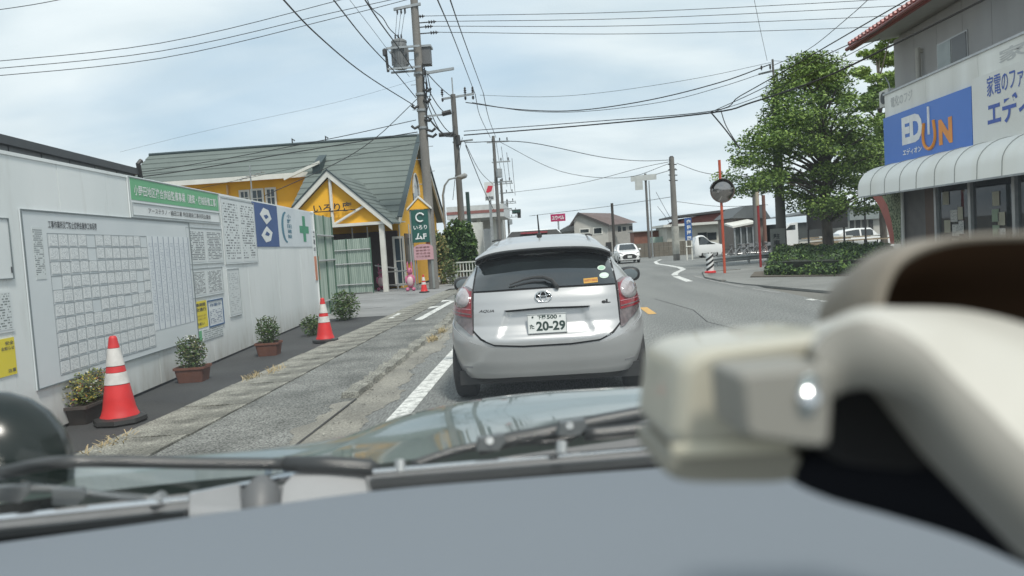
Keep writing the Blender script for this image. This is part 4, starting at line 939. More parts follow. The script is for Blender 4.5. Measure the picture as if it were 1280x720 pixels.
for sx in (-1, 1):
    b = B(); b.prism([(mx_, Yp-.04, zt+.43), (mx_+sx*(x1-mx_+.14), Yp-.04, zt-.0), (mx_+sx*(x1-mx_+.14), Yp-.04, zt+.07), (mx_, Yp-.04, zt+.5)], (0, .28, 0)); b.build('gable_trim', M_WT, ps, fix=True)
b = B(); b.tube([(mx_+.02+.15*math.cos(t), Yp-.02, zt-.28+.15*math.sin(t)) for t in [.5+4.9*k/14 for k in range(15)]], .028, 6); b.build('ring_mark', M_WHITE, ps)
lettering('いろり', (x0+.06, Yp-.003, zt-.72), (x1-x0-.12, 0, 0), (0, 0, .16), M_WHITE, ps, 'lettering', .02)
lettering('ムF', (x0+.1, Yp-.003, zb+.1), (x1-x0-.2, 0, 0), (0, 0, .24), M_WHITE, ps, 'lettering', .03)
z0, z1 = q(526, 325).z, q(526, 305).z
pk = thing('pink_notice', 'arched pink notice board below the green pylon sign', 'notice', (mx_, Yp, 0))
n = 8; b = B(); b.prism([(x0, Yp+.02, z0), (x1+.1, Yp+.02, z0), (x1+.1, Yp+.02, z1-.15)]+[(mx_+.05+(x1-mx_+.05)*math.cos(t), Yp+.02, z1-.15+.15*math.sin(t)) for t in [math.pi*k/n for k in range(1, n)]]+[(x0, Yp+.02, z1-.15)], (0, .05, 0)); b.build('board', mat('pink_board', (.5, .3, .33), .6), pk, fix=True)
for k in range(4): lettering(['ランチ営業', '定食弁当', '宴会承り', '駐車場有'][k], (x0+.08, Yp+.016, z0+.1+.11*k), (x1-x0-.1, 0, 0), (0, 0, .06), mat('brown_ink', (.15, .06, .06), .6), pk, 'lettering', .01)
for x in (x0+.06, x1): 
    b = B(); b.tube([(x, Yp+.1, 0), (x, Yp+.1, z0+.1)], .02, 6); b.build('leg', M_STEEL, pk)

# ================================================================== CONES, BARRICADES, PLANTERS
M_REFL = mat('reflective_band', (.62, .6, .58), .5, (.5, .49, .47), 14)
def cone(px, py, pt, lab, tilt=0.0):
    p = G(px, py); z = zg(p.y)+.01; Hh = (atY(px, pt, p.y).z-z); s = Hh/.74
    t_ = thing('traffic_cone', lab, 'traffic cone', (p.x, p.y, z), 0.3, 'red traffic cones with white bands along the pavement')
    b = B(); b.lathe([(.20, .0), (.215, .012), (.21, .045), (.16, .06), (.12, .062)], (0, 0, 0), 8); b.build('base', M_BLACK, t_, True, smooth=25)
    pr = [(0, .06), (.145, .06), (.14, .075), (.135, .09)]
    def rr(h): return .135-(h-.09)*.163
    cuts = [('lower_body', .062, .33, M_RED, 0), ('lower_band', .33, .43, M_REFL, .003), ('middle_body', .43, .485, M_RED, 0), ('upper_band', .485, .635, M_REFL, .003), ('tip', .635, .74, M_RED, 0)]
    for nm, h0, h1, m, e in cuts:
        b = B(); prof = [(rr(h0)+e-.006, h0), (rr(h0)+e, h0+.003)]+[(rr(h0+(h1-h0)*k/4)+e, h0+(h1-h0)*k/4) for k in range(1, 4)]+[(rr(h1)+e, h1-.003), (rr(h1)+e-.008, h1)]
        if nm == 'lower_body': prof = [(.155, .055), (.15, .07), (.14, .09)]+prof[2:]
        if nm == 'tip': prof[-2:] = [(rr(.73), .725), (.022, .738)]
        b.lathe(prof, (0, 0, 0), 24); b.build(nm, m, t_, True, smooth=40)
    t_.scale = (s, s, s); t_.rotation_euler.x = tilt
    return t_
cone(151, 529, 419, 'large red and white traffic cone standing by the flower trough')
cone(407, 428, 372, 'red and white traffic cone beside the end of the hoarding')
cone(530.5, 366, 343, 'small distant red and white cone at the foot of the utility pole')
# barricades
M_PINK = mat('pink_plastic', (.5, .14, .25), .45, (.42, .11, .2), 6)
def critter(px, py, h_, lab):
    p = G(px, py); t_ = thing('animal_barricade', lab, 'barricade', (p.x, p.y, zg(p.y)), 0, 'pink rabbit shaped barricade stands')
    o = Vector((p.x, p.y, zg(p.y)))
    def blob(nm, c, rx, ry, rz2, m=M_PINK):
        b = B(); rows = []
        for i in range(9):
            t = math.pi*i/8; rows.append([o+Vector((c[0]+rx*math.sin(t)*math.cos(u), c[1]+ry*math.sin(t)*math.sin(u), c[2]+rz2*math.cos(t))) for u in [2*math.pi*k/14 for k in range(15)]])
        b.grid(rows); b.build(nm, m, t_, smooth='all', fix=True)
    blob('body', (0, 0, .38), .14, .1, .28); blob('head', (0, -.02, .72), .11, .1, .12)
    for sx in (-1, 1): blob('ear', (sx*.07, 0, .92), .028, .03, .15); blob('paw', (sx*.14, -.05, .42), .045, .05, .14); blob('foot', (sx*.11, -.06, .07), .07, .12, .07)
    blob('belly', (0, -.06, .36), .12, .08, .18, mat('pale_pink', (.55, .4, .42), .5))
    for sx in (-1, 1): blob('eye', (sx*.05, -.135, .77), .015, .01, .02, M_BLACK)
critter(477.5, 363.5, 1, 'pink animal shaped barricade stand at the left end of the white bar')
critter(514, 364, 1, 'pink animal shaped barricade stand near the small distant cone')
p, q_ = G(477.5, 363.5), G(514, 364); bar = thing('barricade_bar', 'white horizontal pipes linking the two pink barricade stands', 'barrier pipe', (p.x, p.y, 0))
for z in (.22, .72): b = B(); b.tube([p+Vector((0, -.1, z)), q_+Vector((0, -.1, z+.03))], .025, 8); b.build('pipe', M_ALU, bar)

M_TERR = mat('terracotta', (.16, .065, .04), .75, (.11, .045, .03), 5, bump=.2); M_TROUGH = mat('brown_trough', (.085, .07, .062), .6, (.06, .05, .045), 3)
M_SOIL = mat('soil', (.04, .03, .022), .95)
def leafmat(n, a, c): return mat(n, a, .55, c, 7, lo=.3, hi=.7, spec=.3)
L_OL = leafmat('olive_leaf', (.13, .16, .05), (.06, .09, .03)); L_GR = leafmat('green_leaf', (.07, .13, .035), (.035, .07, .02))
L_YF = mat('yellow_flower', (.45, .36, .06), .6); L_OF = mat('orange_flower', (.5, .16, .03), .6); L_WF = mat('white_flower', (.6, .6, .58), .6); L_RF = mat('red_flower', (.45, .03, .05), .6)
L_LTP = leafmat('pale_trough_leaf', (.24, .27, .09), (.14, .18, .05))
def foliage(cen, rad, n, size, mats, par, nm, weights, seed=1, stems=True, flat=.35):
    rs = np.random.RandomState(seed); b = B(); cen = Vector(cen)
    for i in range(n):
        d = Vector(rs.normal(size=3)); d.normalize(); r = rs.rand()**.45
        c = cen+Vector((d.x*rad[0], d.y*rad[1], d.z*rad[2]))*r
        a = Vector(rs.normal(size=3)); a.z *= flat; a.normalize(); e = a.cross(Vector(rs.normal(size=3))).normalized(); s = size*rs.uniform(.6, 1.3)
        mi = rs.choice(len(mats), p=weights)
        if mi >= 2: s *= .75
        b.add([c-a*s, c+e*s*.42, c+a*s, c-e*s*.42], [(0, 1, 2, 3)], mi)
    return b.build(nm, mats, par)
def stems(cen, rad, n, par, base, seed=2, m=None):
    rs = np.random.RandomState(seed); b = B()
    for i in range(n):
        t = Vector((cen[0]+rs.uniform(-1, 1)*rad[0], cen[1]+rs.uniform(-1, 1)*rad[1], cen[2]+rs.uniform(.1, 1)*rad[2]))
        s_ = Vector((base[0]+rs.uniform(-.5, .5)*rad[0], base[1]+rs.uniform(-.5, .5)*rad[1], base[2])); b.tube([s_, (s_+t)/2+Vector((rs.uniform(-.02, .02),)*3), t], .004, 4)
    return b.build('stems', m or mat('stem', (.07, .09, .03), .8), par)
def planter_full(px0, px1, py, hpx, lab, m, wid, seed, mats, wts, ph, n, size, nm):
    # all local: temporarily register an identity root so child meshes stay in local space
    a = G(px0, py); c = G(px1, py-(px1-px0)*.064); Y = (a.y+c.y)/2; w = c.x-a.x; h = hpx/950*Y
    t_ = thing(nm, lab, 'planter', ((a.x+c.x)/2, Y+wid/2, .005), .09); ROOT[t_.name] = Matrix.Identity(4)
    hw = w/2; hy = wid/2
    def rr(hx, hy_, z, rd=.03):
        P_ = []
        for qd, (sx, sy) in enumerate(((1, 1), (-1, 1), (-1, -1), (1, -1))):
            for k in range(4):
                t = (math.pi/2)*(k/3+qd); P_.append((sx*(hx-rd)+rd*math.cos(t), sy*(hy_-rd)+rd*math.sin(t), z))
        return P_+[P_[0]]
    b = B(); b.grid([rr(hw*.78, hy*.8, 0), rr(hw*.92, hy*.93, h*.84), rr(hw, hy, h*.85), rr(hw, hy, h), rr(hw*.95, hy*.93, h), rr(hw*.93, hy*.9, h*.88)]); b.build('pot', m, t_, smooth=35, fix=True)
    b = B(); P_ = rr(hw*.93, hy*.9, h*.9)[:-1]; b.add(P_, [tuple(range(len(P_)))]); b.build('soil', M_SOIL, t_)
    stems((0, 0, h+ph*.3), (hw*.85, hy*.8, ph*.7), 50, t_, (0, 0, h*.9), seed)
    foliage((0, 0, h+ph*.4), (hw*1.02, hy*1.1, ph*.6), n, size, mats, t_, 'foliage', wts, seed)
planter_full(42, 104, 538, 26, 'long brown trough of yellow and orange flowers behind the large cone', M_TROUGH, .8, 4, [L_OL, L_LTP, L_YF, L_OF, L_WF, L_RF], [.34, .22, .31, .05, .05, .03], .30, 3400, .02, 'flower_trough')
planter_full(215, 254, 481, 20, 'square terracotta planter with sparse bushy plant below the yellow poster', M_TERR, .32, 5, [L_OL, L_GR, L_WF, mat('dry_leaf', (.2, .15, .08), .8)], [.45, .35, .08, .12], .38, 1100, .022, 'flower_pot')
planter_full(317, 347, 447, 17, 'smaller terracotta planter with green plant further along the hoarding', M_TERR, .32, 6, [L_GR, L_OL, L_WF], [.6, .3, .1], .40, 1000, .022, 'flower_pot')
def weed(px0, px1, pyb, pyt, lab, n, size, seed, mats=None, wts=None, depth=.4):
    a = G(px0, pyb); c = G(px1, pyb); top = atY((px0+px1)/2, pyt, a.y).z; cx_ = (a.x+c.x)/2
    t_ = thing('weed_clump', lab, 'plant', (cx_, a.y, zg(a.y)))
    foliage((cx_, a.y+.1, top*.5), ((c.x-a.x)/2, depth, top*.55), n, size, mats or [L_GR, L_OL], t_, 'foliage', wts or [.7, .3], seed)
    stems((cx_, a.y+.1, top*.4), ((c.x-a.x)/2*.8, depth*.7, top*.6), 30, t_, (cx_, a.y+.1, 0), seed)
weed(412, 444, 402, 364, 'leafy green weeds growing against the ribbed clear panels', 1300, .035, 3)
weed(376, 398, 421, 395, 'low dark weeds at the foot of the hoarding behind the second cone', 500, .03, 4)
weed(553, 572, 358, 325, 'dry green scrub at the foot of the utility pole', 700, .05, 5, [L_OL, L_GR, mat('dry_leaf', (.2, .15, .08), .8)], [.5, .3, .2])
# dry grass tufts in the joints
def tuft(px, py, n, h, lab, seed):
    p = G(px, py); rs = np.random.RandomState(seed); b = B()
    t_o = thing('grass_tuft', lab, 'grass tuft', (p.x, p.y, .01))
    for i in range(n):
        o = Vector((p.x+rs.normal()*.04, p.y+rs.normal()*.14, .012)); d = Vector((rs.normal()*.8, rs.normal()*.8, rs.uniform(.1, .8))).normalized()*h*rs.uniform(.5, 1.2)
        s_ = Vector((.004, .002, 0)); m_ = o+d*.6+Vector((0, 0, .01)); e_ = o+d; e_.z *= .6; e_.z += .01
        b.add([o-s_, o+s_, m_+s_*.7, m_-s_*.7, e_], [(0, 1, 2, 3), (3, 2, 4)])
    b.build('blades', mat('straw', (.42, .33, .2), .85, (.3, .25, .13), 9), t_o)
tuft(316, 474, 60, .13, 'dry straw tuft in the gutter edge below the smaller terracotta planter', 1); tuft(345, 465, 60, .13, 'dry straw tuft in the gutter edge in line with the second cone', 2); tuft(134, 560, 60, .14, 'dry straw tuft in the gutter edge nearest the windscreen', 3)
tuft(541, 426, 110, .14, 'wide straw tuft on the worn kerb left of the silver hatchback', 4); tuft(552, 416, 90, .14, 'second straw tuft on the worn kerb nearer the hatchback tail lamp', 5)

# ================================================================== UTILITY POLES AND CABLES
def pole(name, label, base, top_z, r0, r1, m=M_CONC, cat='utility pole', group='utility poles along the street'):
    t_ = thing(name, label, cat, (base[0], base[1], zg(base[1])), 0, group)
    b = B(); z0 = zg(base[1]); b.tube([(base[0], base[1], z0-.05+(top_z-z0+.05)*k/6) for k in range(7)], [r0+(r1-r0)*k/6 for k in range(7)], 16)
    b.build('shaft', m, t_, smooth=True); return t_
def arm(par, c, d, L, w=.045, m=M_STEEL, nm='crossarm'):
    c, d = Vector(c), Vector(d).normalized(); n = Vector((-d.y, d.x, 0)).normalized()
    b = B(); b.obox(c-d*L/2-n*w-Vector((0, 0, w)), d*L, n*2*w, Vector((0, 0, 2*w))); return b.build(nm, m, par)
def insul(par, c, h=.22, r=.05, m=M_INS, up=1):
    b = B(); b.lathe([(r*.4, 0), (r*.4, h*.2), (r, h*.3), (r*.5, h*.42), (r, h*.55), (r*.5, h*.68), (r*.85, h*.8), (r*.3, h)], (c[0], c[1], c[2] if up > 0 else c[2]-h), 10); return b.build('insulator', m, par, smooth=25)
def q3(x, y, Y): return atY(x, y, Y)
P1B = (-4.44, 27.87); Y1 = 27.87
p1 = pole('utility_pole', 'thick concrete utility pole with grey transformer in front of the restaurant', P1B, 12.2, .185, .13)
cxp = P1B[0]
def zpx(y, X, Y): # height at which picture row y meets the vertical through (X,Y)
    lo, hi = -1, 16
    for _ in range(40):
        m_ = (lo+hi)/2; d = Vector((X, Y, m_))-CC; yy = 360-FPX*d.dot(CU)/d.dot(CF)
        if yy > y: lo = m_
        else: hi = m_
    return lo
Z1 = lambda y: zpx(y, cxp, Y1)
# transformer
tcx = q3(500, 72, Y1).x; zt, zb = zpx(51, tcx, Y1), zpx(86, tcx, Y1)
b = B(); r = .27; b.lathe([(r*.9, 0), (r, .04), (r, (zt-zb)-.08), (r*1.06, (zt-zb)-.08), (r*1.06, zt-zb-.02), (r*.8, zt-zb+.03)], (tcx, Y1, zb), 22); tr_ = b.build('transformer', mat('transformer_grey', (.2, .21, .215), .55, (.16, .17, .175), 4), p1, smooth=40)
for k in range(14):
    a = 2*math.pi*k/14; b = B(); b.obox((tcx+r*math.cos(a)-.008, Y1+r*math.sin(a)-.008, zb+.12), (.016+.05*math.cos(a), .05*math.sin(a), 0), (-.012*math.sin(a), .012*math.cos(a), 0), (0, 0, (zt-zb)*.68)); b.build('cooling_fin', MATS['transformer_grey'], tr_)
for k in (-1, 0, 1): insul(tr_, (tcx+k*.11, Y1-.05, zt+.02), .2, .04)
for z in (zb-.03, zt-.3):
    b = B(); b.obox((tcx-.42, Y1-.32, z-.05), (cxp-tcx+.55, 0, 0), (0, .06, 0), (0, 0, .07)); b.build('bracket', M_STEEL, p1)
    b = B(); b.obox((tcx-.42, Y1+.26, z-.05), (cxp-tcx+.55, 0, 0), (0, .06, 0), (0, 0, .07)); b.build('bracket', M_STEEL, p1)
b = B(); b.lathe([(.02, 0), (.09, .05), (.09, .25), (.03, .3)], (tcx-.52, Y1-.1, zb+.45), 10); b.build('cutout_fuse', M_INS, p1)
b = B(); b.tube([(tcx-.45, Y1-.1, zb-.1), (tcx-.48, Y1-.1, zb+.5)], .05, 8); b.build('arrester', M_BLACK, p1)
# switch box behind the pole
bx = q3(530, 75, Y1).x; b = B(); b.box((bx-.12, Y1+.05, Z1(80)), (bx+.22, Y1+.5, Z1(57))); b.build('switch_box', mat('switch_grey', (.12, .125, .13), .6), p1)
b = B(); b.box((bx-.16, Y1+.0, Z1(59)), (bx+.28, Y1+.55, Z1(56.5))); b.build('switch_lid', M_STEEL, p1)
# top fuse arm and drop wires to the transformer
ax = q3(501, 8, Y1).x; arm(p1, ((ax+cxp)/2, Y1-.12, Z1(9)), (1, 0, .12), cxp-ax+.5)
for k in range(3):
    xx = ax-.12+.14*k; insul(p1, (xx, Y1-.12, Z1(10)-.02), .2, .045, up=-1); b = B(); b.tube([(xx, Y1-.12, Z1(13)), (tcx-.1+.11*k, Y1-.05, zt+.2)], .008, 4); b.build('drop_wire', M_CABLE, p1)
# dead-end insulators for the four wires crossing the street
for k, (y, dx) in enumerate(((21, .35), (29, .75), (34.5, .62), (42.5, .8))):
    z = Z1(y); b = B(); b.tube([(cxp+.12, Y1, z), (cxp+dx, Y1, z)], .022, 6); b.build('strain_rod', M_BLACK, p1)
    for j in range(3):
        b = B(); b.lathe([(.02, -.03), (.075, -.01), (.02, .04)], (0, 0, 0), 10); o = b.build('insulator', M_INS, p1, True, smooth=30)
        o.rotation_euler = (0, math.pi/2, 0); o.location = Vector((cxp+dx-.08-.09*j, Y1, z))-Vector(p1.location)
arm(p1, (cxp+.55, Y1-.1, Z1(92)), (1, -.1, .06), 1.5)
for y in (92, 118, 138, 160): 
    b = B(); b.tube([(cxp, Y1, Z1(y)-.04), (cxp, Y1, Z1(y)+.04)], .19, 14); b.build('band', M_STEEL, p1)
arm(p1, (cxp+.5, Y1-.1, Z1(146)), (1, 0, .02), 1.1, .03); b = B(); b.tube([(cxp+.75, Y1-.1, Z1(145)), (cxp+1.08, Y1-.1, Z1(143))], .09, 8); b.build('splice_box', M_BLACK, p1)
for k, (y, dx) in enumerate(((113, .3), (126, .27), (133, -.24), (150, .26), (158, -.28), (163, .34), (170, .36))):
    b = B(); b.tube([(cxp+dx*.4, Y1-.12, Z1(y)), (cxp+dx, Y1-.16, Z1(y)-.08), (cxp+dx*1.4, Y1-.16, Z1(y)+.02)], .05, 7); b.build('cable_clamp', M_BLACK, p1)
for k in range(5):
    dx = .16+.035*k; b = B(); b.tube([(cxp+dx, Y1-.1, Z1(80+3*k)), (cxp+dx+.1*math.sin(k*2), Y1-.15, Z1(105+3*k)), (cxp+.2, Y1-.15, Z1(125+4*k)), (cxp+.17, Y1-.14, Z1(165))], .018, 5); b.build('riser_cable', M_CABLE, p1)
b = B(); b.obox((cxp-.17, Y1-.21, Z1(318)), (.16, 0, 0), (0, .03, 0), (0, 0, .45)); b.build('pole_plate', mat('plate_orange', (.4, .12, .04), .6), p1)
# step bolts
for k in range(11):
    z = Z1(230)+.45*k; sx = 1 if k % 2 else -1
    b = B(); b.tube([(cxp+sx*.12, Y1-.05, z), (cxp+sx*.33, Y1-.07, z)], .012, 5); b.build('step_bolt', M_STEEL, p1)
# pole 2, beyond the restaurant
p = atY(578, 292, 40.0); X2, Yp2 = p.x, 40.0; Z2 = lambda y: zpx(y, X2, Yp2)
p2 = pole('utility_pole', 'slim dark utility pole with crossarm of insulators rising behind the restaurant', (X2, Yp2), Z2(118), .2, .13, M_CONCD)
b = B(); b.tube([(X2, Yp2, Z2(118)), (X2, Yp2, Z2(97))], .035, 6); b.build('top_rod', M_STEEL, p2)
arm(p2, (X2+.25, Yp2, Z2(121)), (1, -.15, .06), 1.75, .05)
for dx in (-.55, .65, 1.05): insul(p2, (X2+dx, Yp2-.1, Z2(121)+.02), .42, .08); insul(p2, (X2+dx, Yp2-.1, Z2(122)), .2, .08, up=-1)
b = B(); b.tube([(X2-.85, Yp2-.2, Z2(168)), (X2-.1, Yp2-.2, Z2(168))], .11, 10); b.build('splice_box', M_BLACK, p2)
arm(p2, (X2+.35, Yp2, Z2(177)), (1, -.2, .03), 1.1, .04)
b = B(); b.tube([(X2+.1, Yp2-.1, Z2(170)), (X2+.14, Yp2-.15, Z2(182))], .13, 8); b.build('cable_clamp', M_BLACK, p2)
# street lamp
p = atY(555, 262, 38.0); XL_, YL_ = p.x, 38.0; ZL = lambda y: zpx(y, XL_, YL_)
sl = thing('street_lamp', 'curved grey street lamp beside the dark slim utility pole', 'street lamp', (XL_, YL_, zg(YL_)))
hx = q3(573, 221, YL_)
b = B(); b.tube([(XL_, YL_, 0), (XL_, YL_, ZL(244)), (XL_+.12, YL_, ZL(232)), (XL_+.35, YL_, ZL(225)), (hx.x, YL_, hx.z)], [.07, .06, .05, .045, .04], 8); b.build('pole', M_STEEL, sl, smooth=True)
e_ = q3(584, 219, YL_)
b = B(); b.tube([(hx.x-.05, YL_, hx.z), (hx.x+.15, YL_, hx.z-.02), (e_.x-.08, YL_, e_.z), (e_.x, YL_, e_.z+.02)], [.05, .13, .13, .04], 10); b.build('lamp_head', mat('lamp_grey', (.3, .31, .31), .5), sl, smooth=True)
# poles 3.. further off
far = []
for k, (bx_, by_, tx, ty, Y, lab, r) in enumerate((
        (625, 300, 615, 170, 62, 'distant thin utility pole with several short crossarms left of the petrol sign', .17),
        (631, 300, 623, 224, 80, 'second distant utility pole right of the petrol sign', .17),
        (637, 300, 634, 250, 105, 'small far utility pole near the traffic signal', .17))):
    p = atY(bx_, by_, Y); zt = zpx(ty, p.x, Y); t_ = pole('utility_pole', lab, (p.x, Y), zt, r, .12, M_CONCD); far.append((p.x, Y, zt))
    for j in range(3):
        zz_ = zt-.5-.95*j*(1 if k else 1.7); arm(t_, (p.x+.5*(1 if j else .7), Y, zz_), (1, 0, 0), 1.5 if j else 1.8, .05)
        for dx in (-.1, .5, 1.1): insul(t_, (p.x+dx, Y, zz_+.05), .28, .07)
    b = B(); b.lathe([(.1, 0), (.25, .05), (.25, .7), (.1, .75)], (p.x+.3, Y-.2, zt-3.4), 10); b.build('transformer', M_STEEL, t_)
# pole with sign arm, concrete pole right of the white car
def vpole(bx_, by_, ty, Y, lab, r0, r1, m, nm='utility_pole', cat='utility pole', grp='utility poles along the street'):
    p = atY(bx_, by_, Y); zt = zpx(ty, p.x, Y); return pole(nm, lab, (p.x, Y), zt, r0, r1, m, cat, grp), p.x, zt
t5, x5, zt5 = vpole(846, 325, 197, 58.5, 'concrete utility pole with pale base wrap right of the oncoming white hatchback', .26, .19, M_CONC)
b = B(); z0 = zg(58.5); b.tube([(x5, 58.5, z0+.5), (x5, 58.5, z0+2.6)], .275, 14); b.build('base_wrap', mat('pale_wrap', (.4, .4, .36), .7, (.3, .3, .27), 3), t5)
b = B(); b.tube([(x5, 58.5, zt5), (x5, 58.5, zt5+.12)], [.2, .1], 10); b.build('cap', M_BLACK, t5)
for k in range(4):
    b = B(); b.tube([(x5-.3, 58.4, zt5-.5-.4*k), (x5+.35, 58.4, zt5-.55-.4*k)], .04, 6); b.build('cable_clamp', M_BLACK, t5)
t6, x6, zt6 = vpole(812, 316, 217, 70, 'slim pole carrying a white board on an arm, left of the concrete pole', .13, .1, M_CONCD, 'sign_pole', 'sign pole', None)
b = B(); b.obox((x6-1.35, 69.8, zpx(226, x6, 70)), (2.3, 0, .05), (0, .08, 0), (0, 0, .5)); b.build('lamp_board', mat('board_grey', (.45, .47, .46), .5), t6)
b = B(); b.obox((x6-1.0, 69.8, zpx(237, x6, 70)), (.7, 0, 0), (0, .06, 0), (0, 0, .8)); b.build('hanging_board', mat('board_grey', (.45, .47, .46), .5), t6)
b = B(); b.tube([(x6, 70, zpx(226, x6, 70)+.3), (x6+2.7, 69.5, zpx(218, x6, 70)+.3)], .04, 5); b.build('arm', M_STEEL, t6)
t7, x7, zt7 = vpole(816, 316, 226, 71, 'pale thin pipe mast just right of the slim sign pole', .07, .05, M_STEEL, 'mast', 'mast', None)
t8, x8, zt8 = vpole(768, 310, 254, 100, 'dark wooden pole standing in front of the brown roofed house', .2, .17, mat('dark_wood', (.05, .045, .04), .8))
t9, x9, zt9 = vpole(978, 322, 112, 36.5, 'thick grey utility pole rising through the left side of the tree', .24, .19, M_CONCD)
b = B(); b.tube([(x9-.02, 36.5, zt9), (x9-.05, 36.5, zpx(74, x9, 36.5))], .05, 6); b.build('top_rod', M_CONCD, t9)
zw = zpx(88, x9, 36.5); arm(t9, (x9+.1, 36.5, zw), (1, -.3, .1), 1.6, .04)
for dx in (-.6, -.2, .3, .75): insul(t9, (x9+dx, 36.4, zw+.03), .22, .06)
b = B(); a = q3(966, 285, 36.2); b.box((a.x-.12, 36.18, zg(36)+.35), (a.x+.55, 36.22, zpx(286, a.x, 36.2)))
b.build('pole_banner', mat('pole_banner', (.33, .34, .32), .6), t9)
vs_ = zpx(288, a.x, 36.2)
for j, ch in enumerate('駐車禁止'): lettering(ch, (a.x+.0, 36.175, vs_-.4-.3*j), (.3, 0, 0), (0, 0, .24), M_INK, t9, 'lettering', .02)
t10, x10, zt10 = vpole(946, 310, 238, 52, 'dark thin pole left of the orange red pole by the bicycles', .17, .14, M_CONCD)
t11, x11, zt11 = vpole(957, 310, 244, 56, 'brown pole between bicycles and tree', .14, .12, mat('rust_brown', (.16, .08, .06), .8))
# cables
CABN = 0
def cable(pts, r, lab, sag=0.0, grp='overhead cables', n=16):
    """pts: world points; smooth sagging line through them"""
    P_ = [Vector(p) for p in pts]; out_ = []
    if len(P_) == 2:
        for k in range(n+1):
            t = k/n; v = P_[0].lerp(P_[1], t); v.z -= sag*4*t*(1-t); out_.append(v)
    else:
        Q_ = [P_[0]*2-P_[1]]+P_+[P_[-1]*2-P_[-2]]
        for i in range(1, len(Q_)-2):
            for k in range(6):
                t = k/6; a, b_, c, d = Q_[i-1], Q_[i], Q_[i+1], Q_[i+2]
                out_.append(.5*((2*b_)+(c-a)*t+(2*a-5*b_+4*c-d)*t*t+(3*b_-a-3*c+d)*t**3))
        out_.append(P_[-1])
    mb = B(); mb.tube(out_, r, 5); o = mb.build('overhead_cable', M_CABLE); tag(o, lab, 'cable', grp); return o
C = lambda *a: q3(*a)
# three lines from upper left towards the main pole, and one above
cable([C(-60, 82, 24), C(200, 54, 25.5), C(425, 0, 27), C(470, -14, 27.5)], .012, 'highest of the three long parallel wires crossing the left sky')
cable([C(-60, 91, 24), C(200, 64, 25.5), C(415, 16, 27), C(515, -6, 27.8)], .012, 'middle of the three long parallel wires crossing the left sky')
cable([C(-60, 100, 24), C(200, 73, 25.5), C(425, 21, 27), C(515, -2, 27.8)], .012, 'lowest of the three long parallel wires crossing the left sky')
cable([C(-60, 20, 20), C(40, 6, 20.4), C(120, -10, 20.8)], .010, 'short wire cutting the top left corner of the sky')
cable([C(340, -16, 13), C(395, 42, 17), C(455, 92, 22), C(518, 132, 27.7)], .017, 'leftmost dark cable slanting steeply down to the transformer pole')
cable([C(400, -22, 14), C(455, 48, 19.5), C(490, 86, 24), C(520, 122, 27.7)], .015, 'second dark cable slanting down to the transformer pole')
cable([C(446, -16, 16), C(475, 28, 20), C(500, 62, 24), C(516, 86, 27.6)], .018, 'third slanting cable passing just in front of the transformer')
cable([C(428, -12, 22), C(468, 40, 24), C(492, 72, 26), C(512, 96, 27.7)], .007, 'faint thin wire slanting behind the transformer')
cable([C(455, -14, 24), C(463, 8, 25), C(478, 22, 25.5), C(487, 36, 26), C(500, 48, 27.6)], .016, 'wavy cable dropping to the top of the transformer')
cable([C(520, 150, 27.7), C(400, 176, 27.3), C(200, 212, 26.8), C(60, 225, 26.5)], .014, 'upper cable running left from the transformer pole above the green roof')
cable([C(522, 165, 27.7), C(370, 190, 27.2), C(200, 218, 26.6), C(60, 232, 26.3)], .018, 'lower cable running left from the transformer pole across the green roof')
cable([C(524, 178, 27.7), C(360, 212, 27.2), C(180, 250, 26.6)], .008, 'thin wire drooping across the restaurant roof')
cable([C(521, 124, 27.7), C(470, 172, 26.5), C(420, 204, 25.6), C(330, 245, 24)], .014, 'cable slanting down left from the transformer pole over the roof ridge')
cable([C(520, 100, 27.7), C(420, 128, 28), C(260, 163, 28.5), C(150, 190, 29)], .004, 'very faint wire in front of the blue patch of sky')
for k, (y0, yl, nm) in enumerate(((22, -1, 'topmost'), (29.5, 8, 'second'), (36, 20, 'third'), (43.5, 33, 'lowest'))):
    dx = (.35, .75, .62, .8)[k]
    a = Vector((cxp+dx, Y1, Z1((21, 29, 34.5, 42.5)[k]))); cable([a, C(800, (y0+yl)/2+4, 28.5), C(1108, yl, 29), C(1260, yl-12, 29)], .011, nm+' of the four level wires crossing the street at the top of the sky')
# wires overhead into pole 2 and beyond
cable([C(541, -14, 14), C(568, 50, 24), C(594, 118, 39.9)], .016, 'left one of two wires coming overhead to the crossarm of the slim pole')
cable([C(558, -14, 14), C(580, 50, 24), C(604, 116, 39.9)], .016, 'right one of two wires coming overhead to the crossarm of the slim pole')
cable([C(594, 118, 39.9), C(600, 145, 48), C(613, 172, 61.9)], .02, 'left wire leaving the slim pole towards the distant poles'); cable([C(604, 116, 39.9), C(611, 148, 48), C(620, 172, 61.9)], .02, 'right wire leaving the slim pole towards the distant poles')
for k, (y0, y1, s) in enumerate(((88, 122, .1), (104, 140, .5), (118, 168, .4), (126, 158, .9), (146, 170, .3))):
    cable([Vector((cxp+.2, Y1-.1, Z1(y0))), Vector((X2, Yp2-.1, Z2(y1)))], .02 if k != 4 else .035, ['upper straight', 'slightly sagging', 'middle', 'deepest sagging', 'thickest lowest'][k]+' cable between transformer pole and slim dark pole', s)
cable([C(582, 182, 39.8), C(604, 236, 50), C(617, 262, 61.8)], .025, 'cable falling from the slim pole down past the petrol sign')
cable([C(580, 176, 39.8), C(600, 214, 50), C(618, 232, 61.8)], .018, 'thinner cable falling from the slim pole to the distant pole')
cable([C(578, 172, 39.8), C(571, 205, 39.5), C(566, 250, 39)], .015, 'slack wire hanging beside the street lamp')
for k, (pa, pb, pc_, lab) in enumerate(((616, 178, 205, ''), (622, 236, 238, ''), (619, 205, 226, ''))): pass
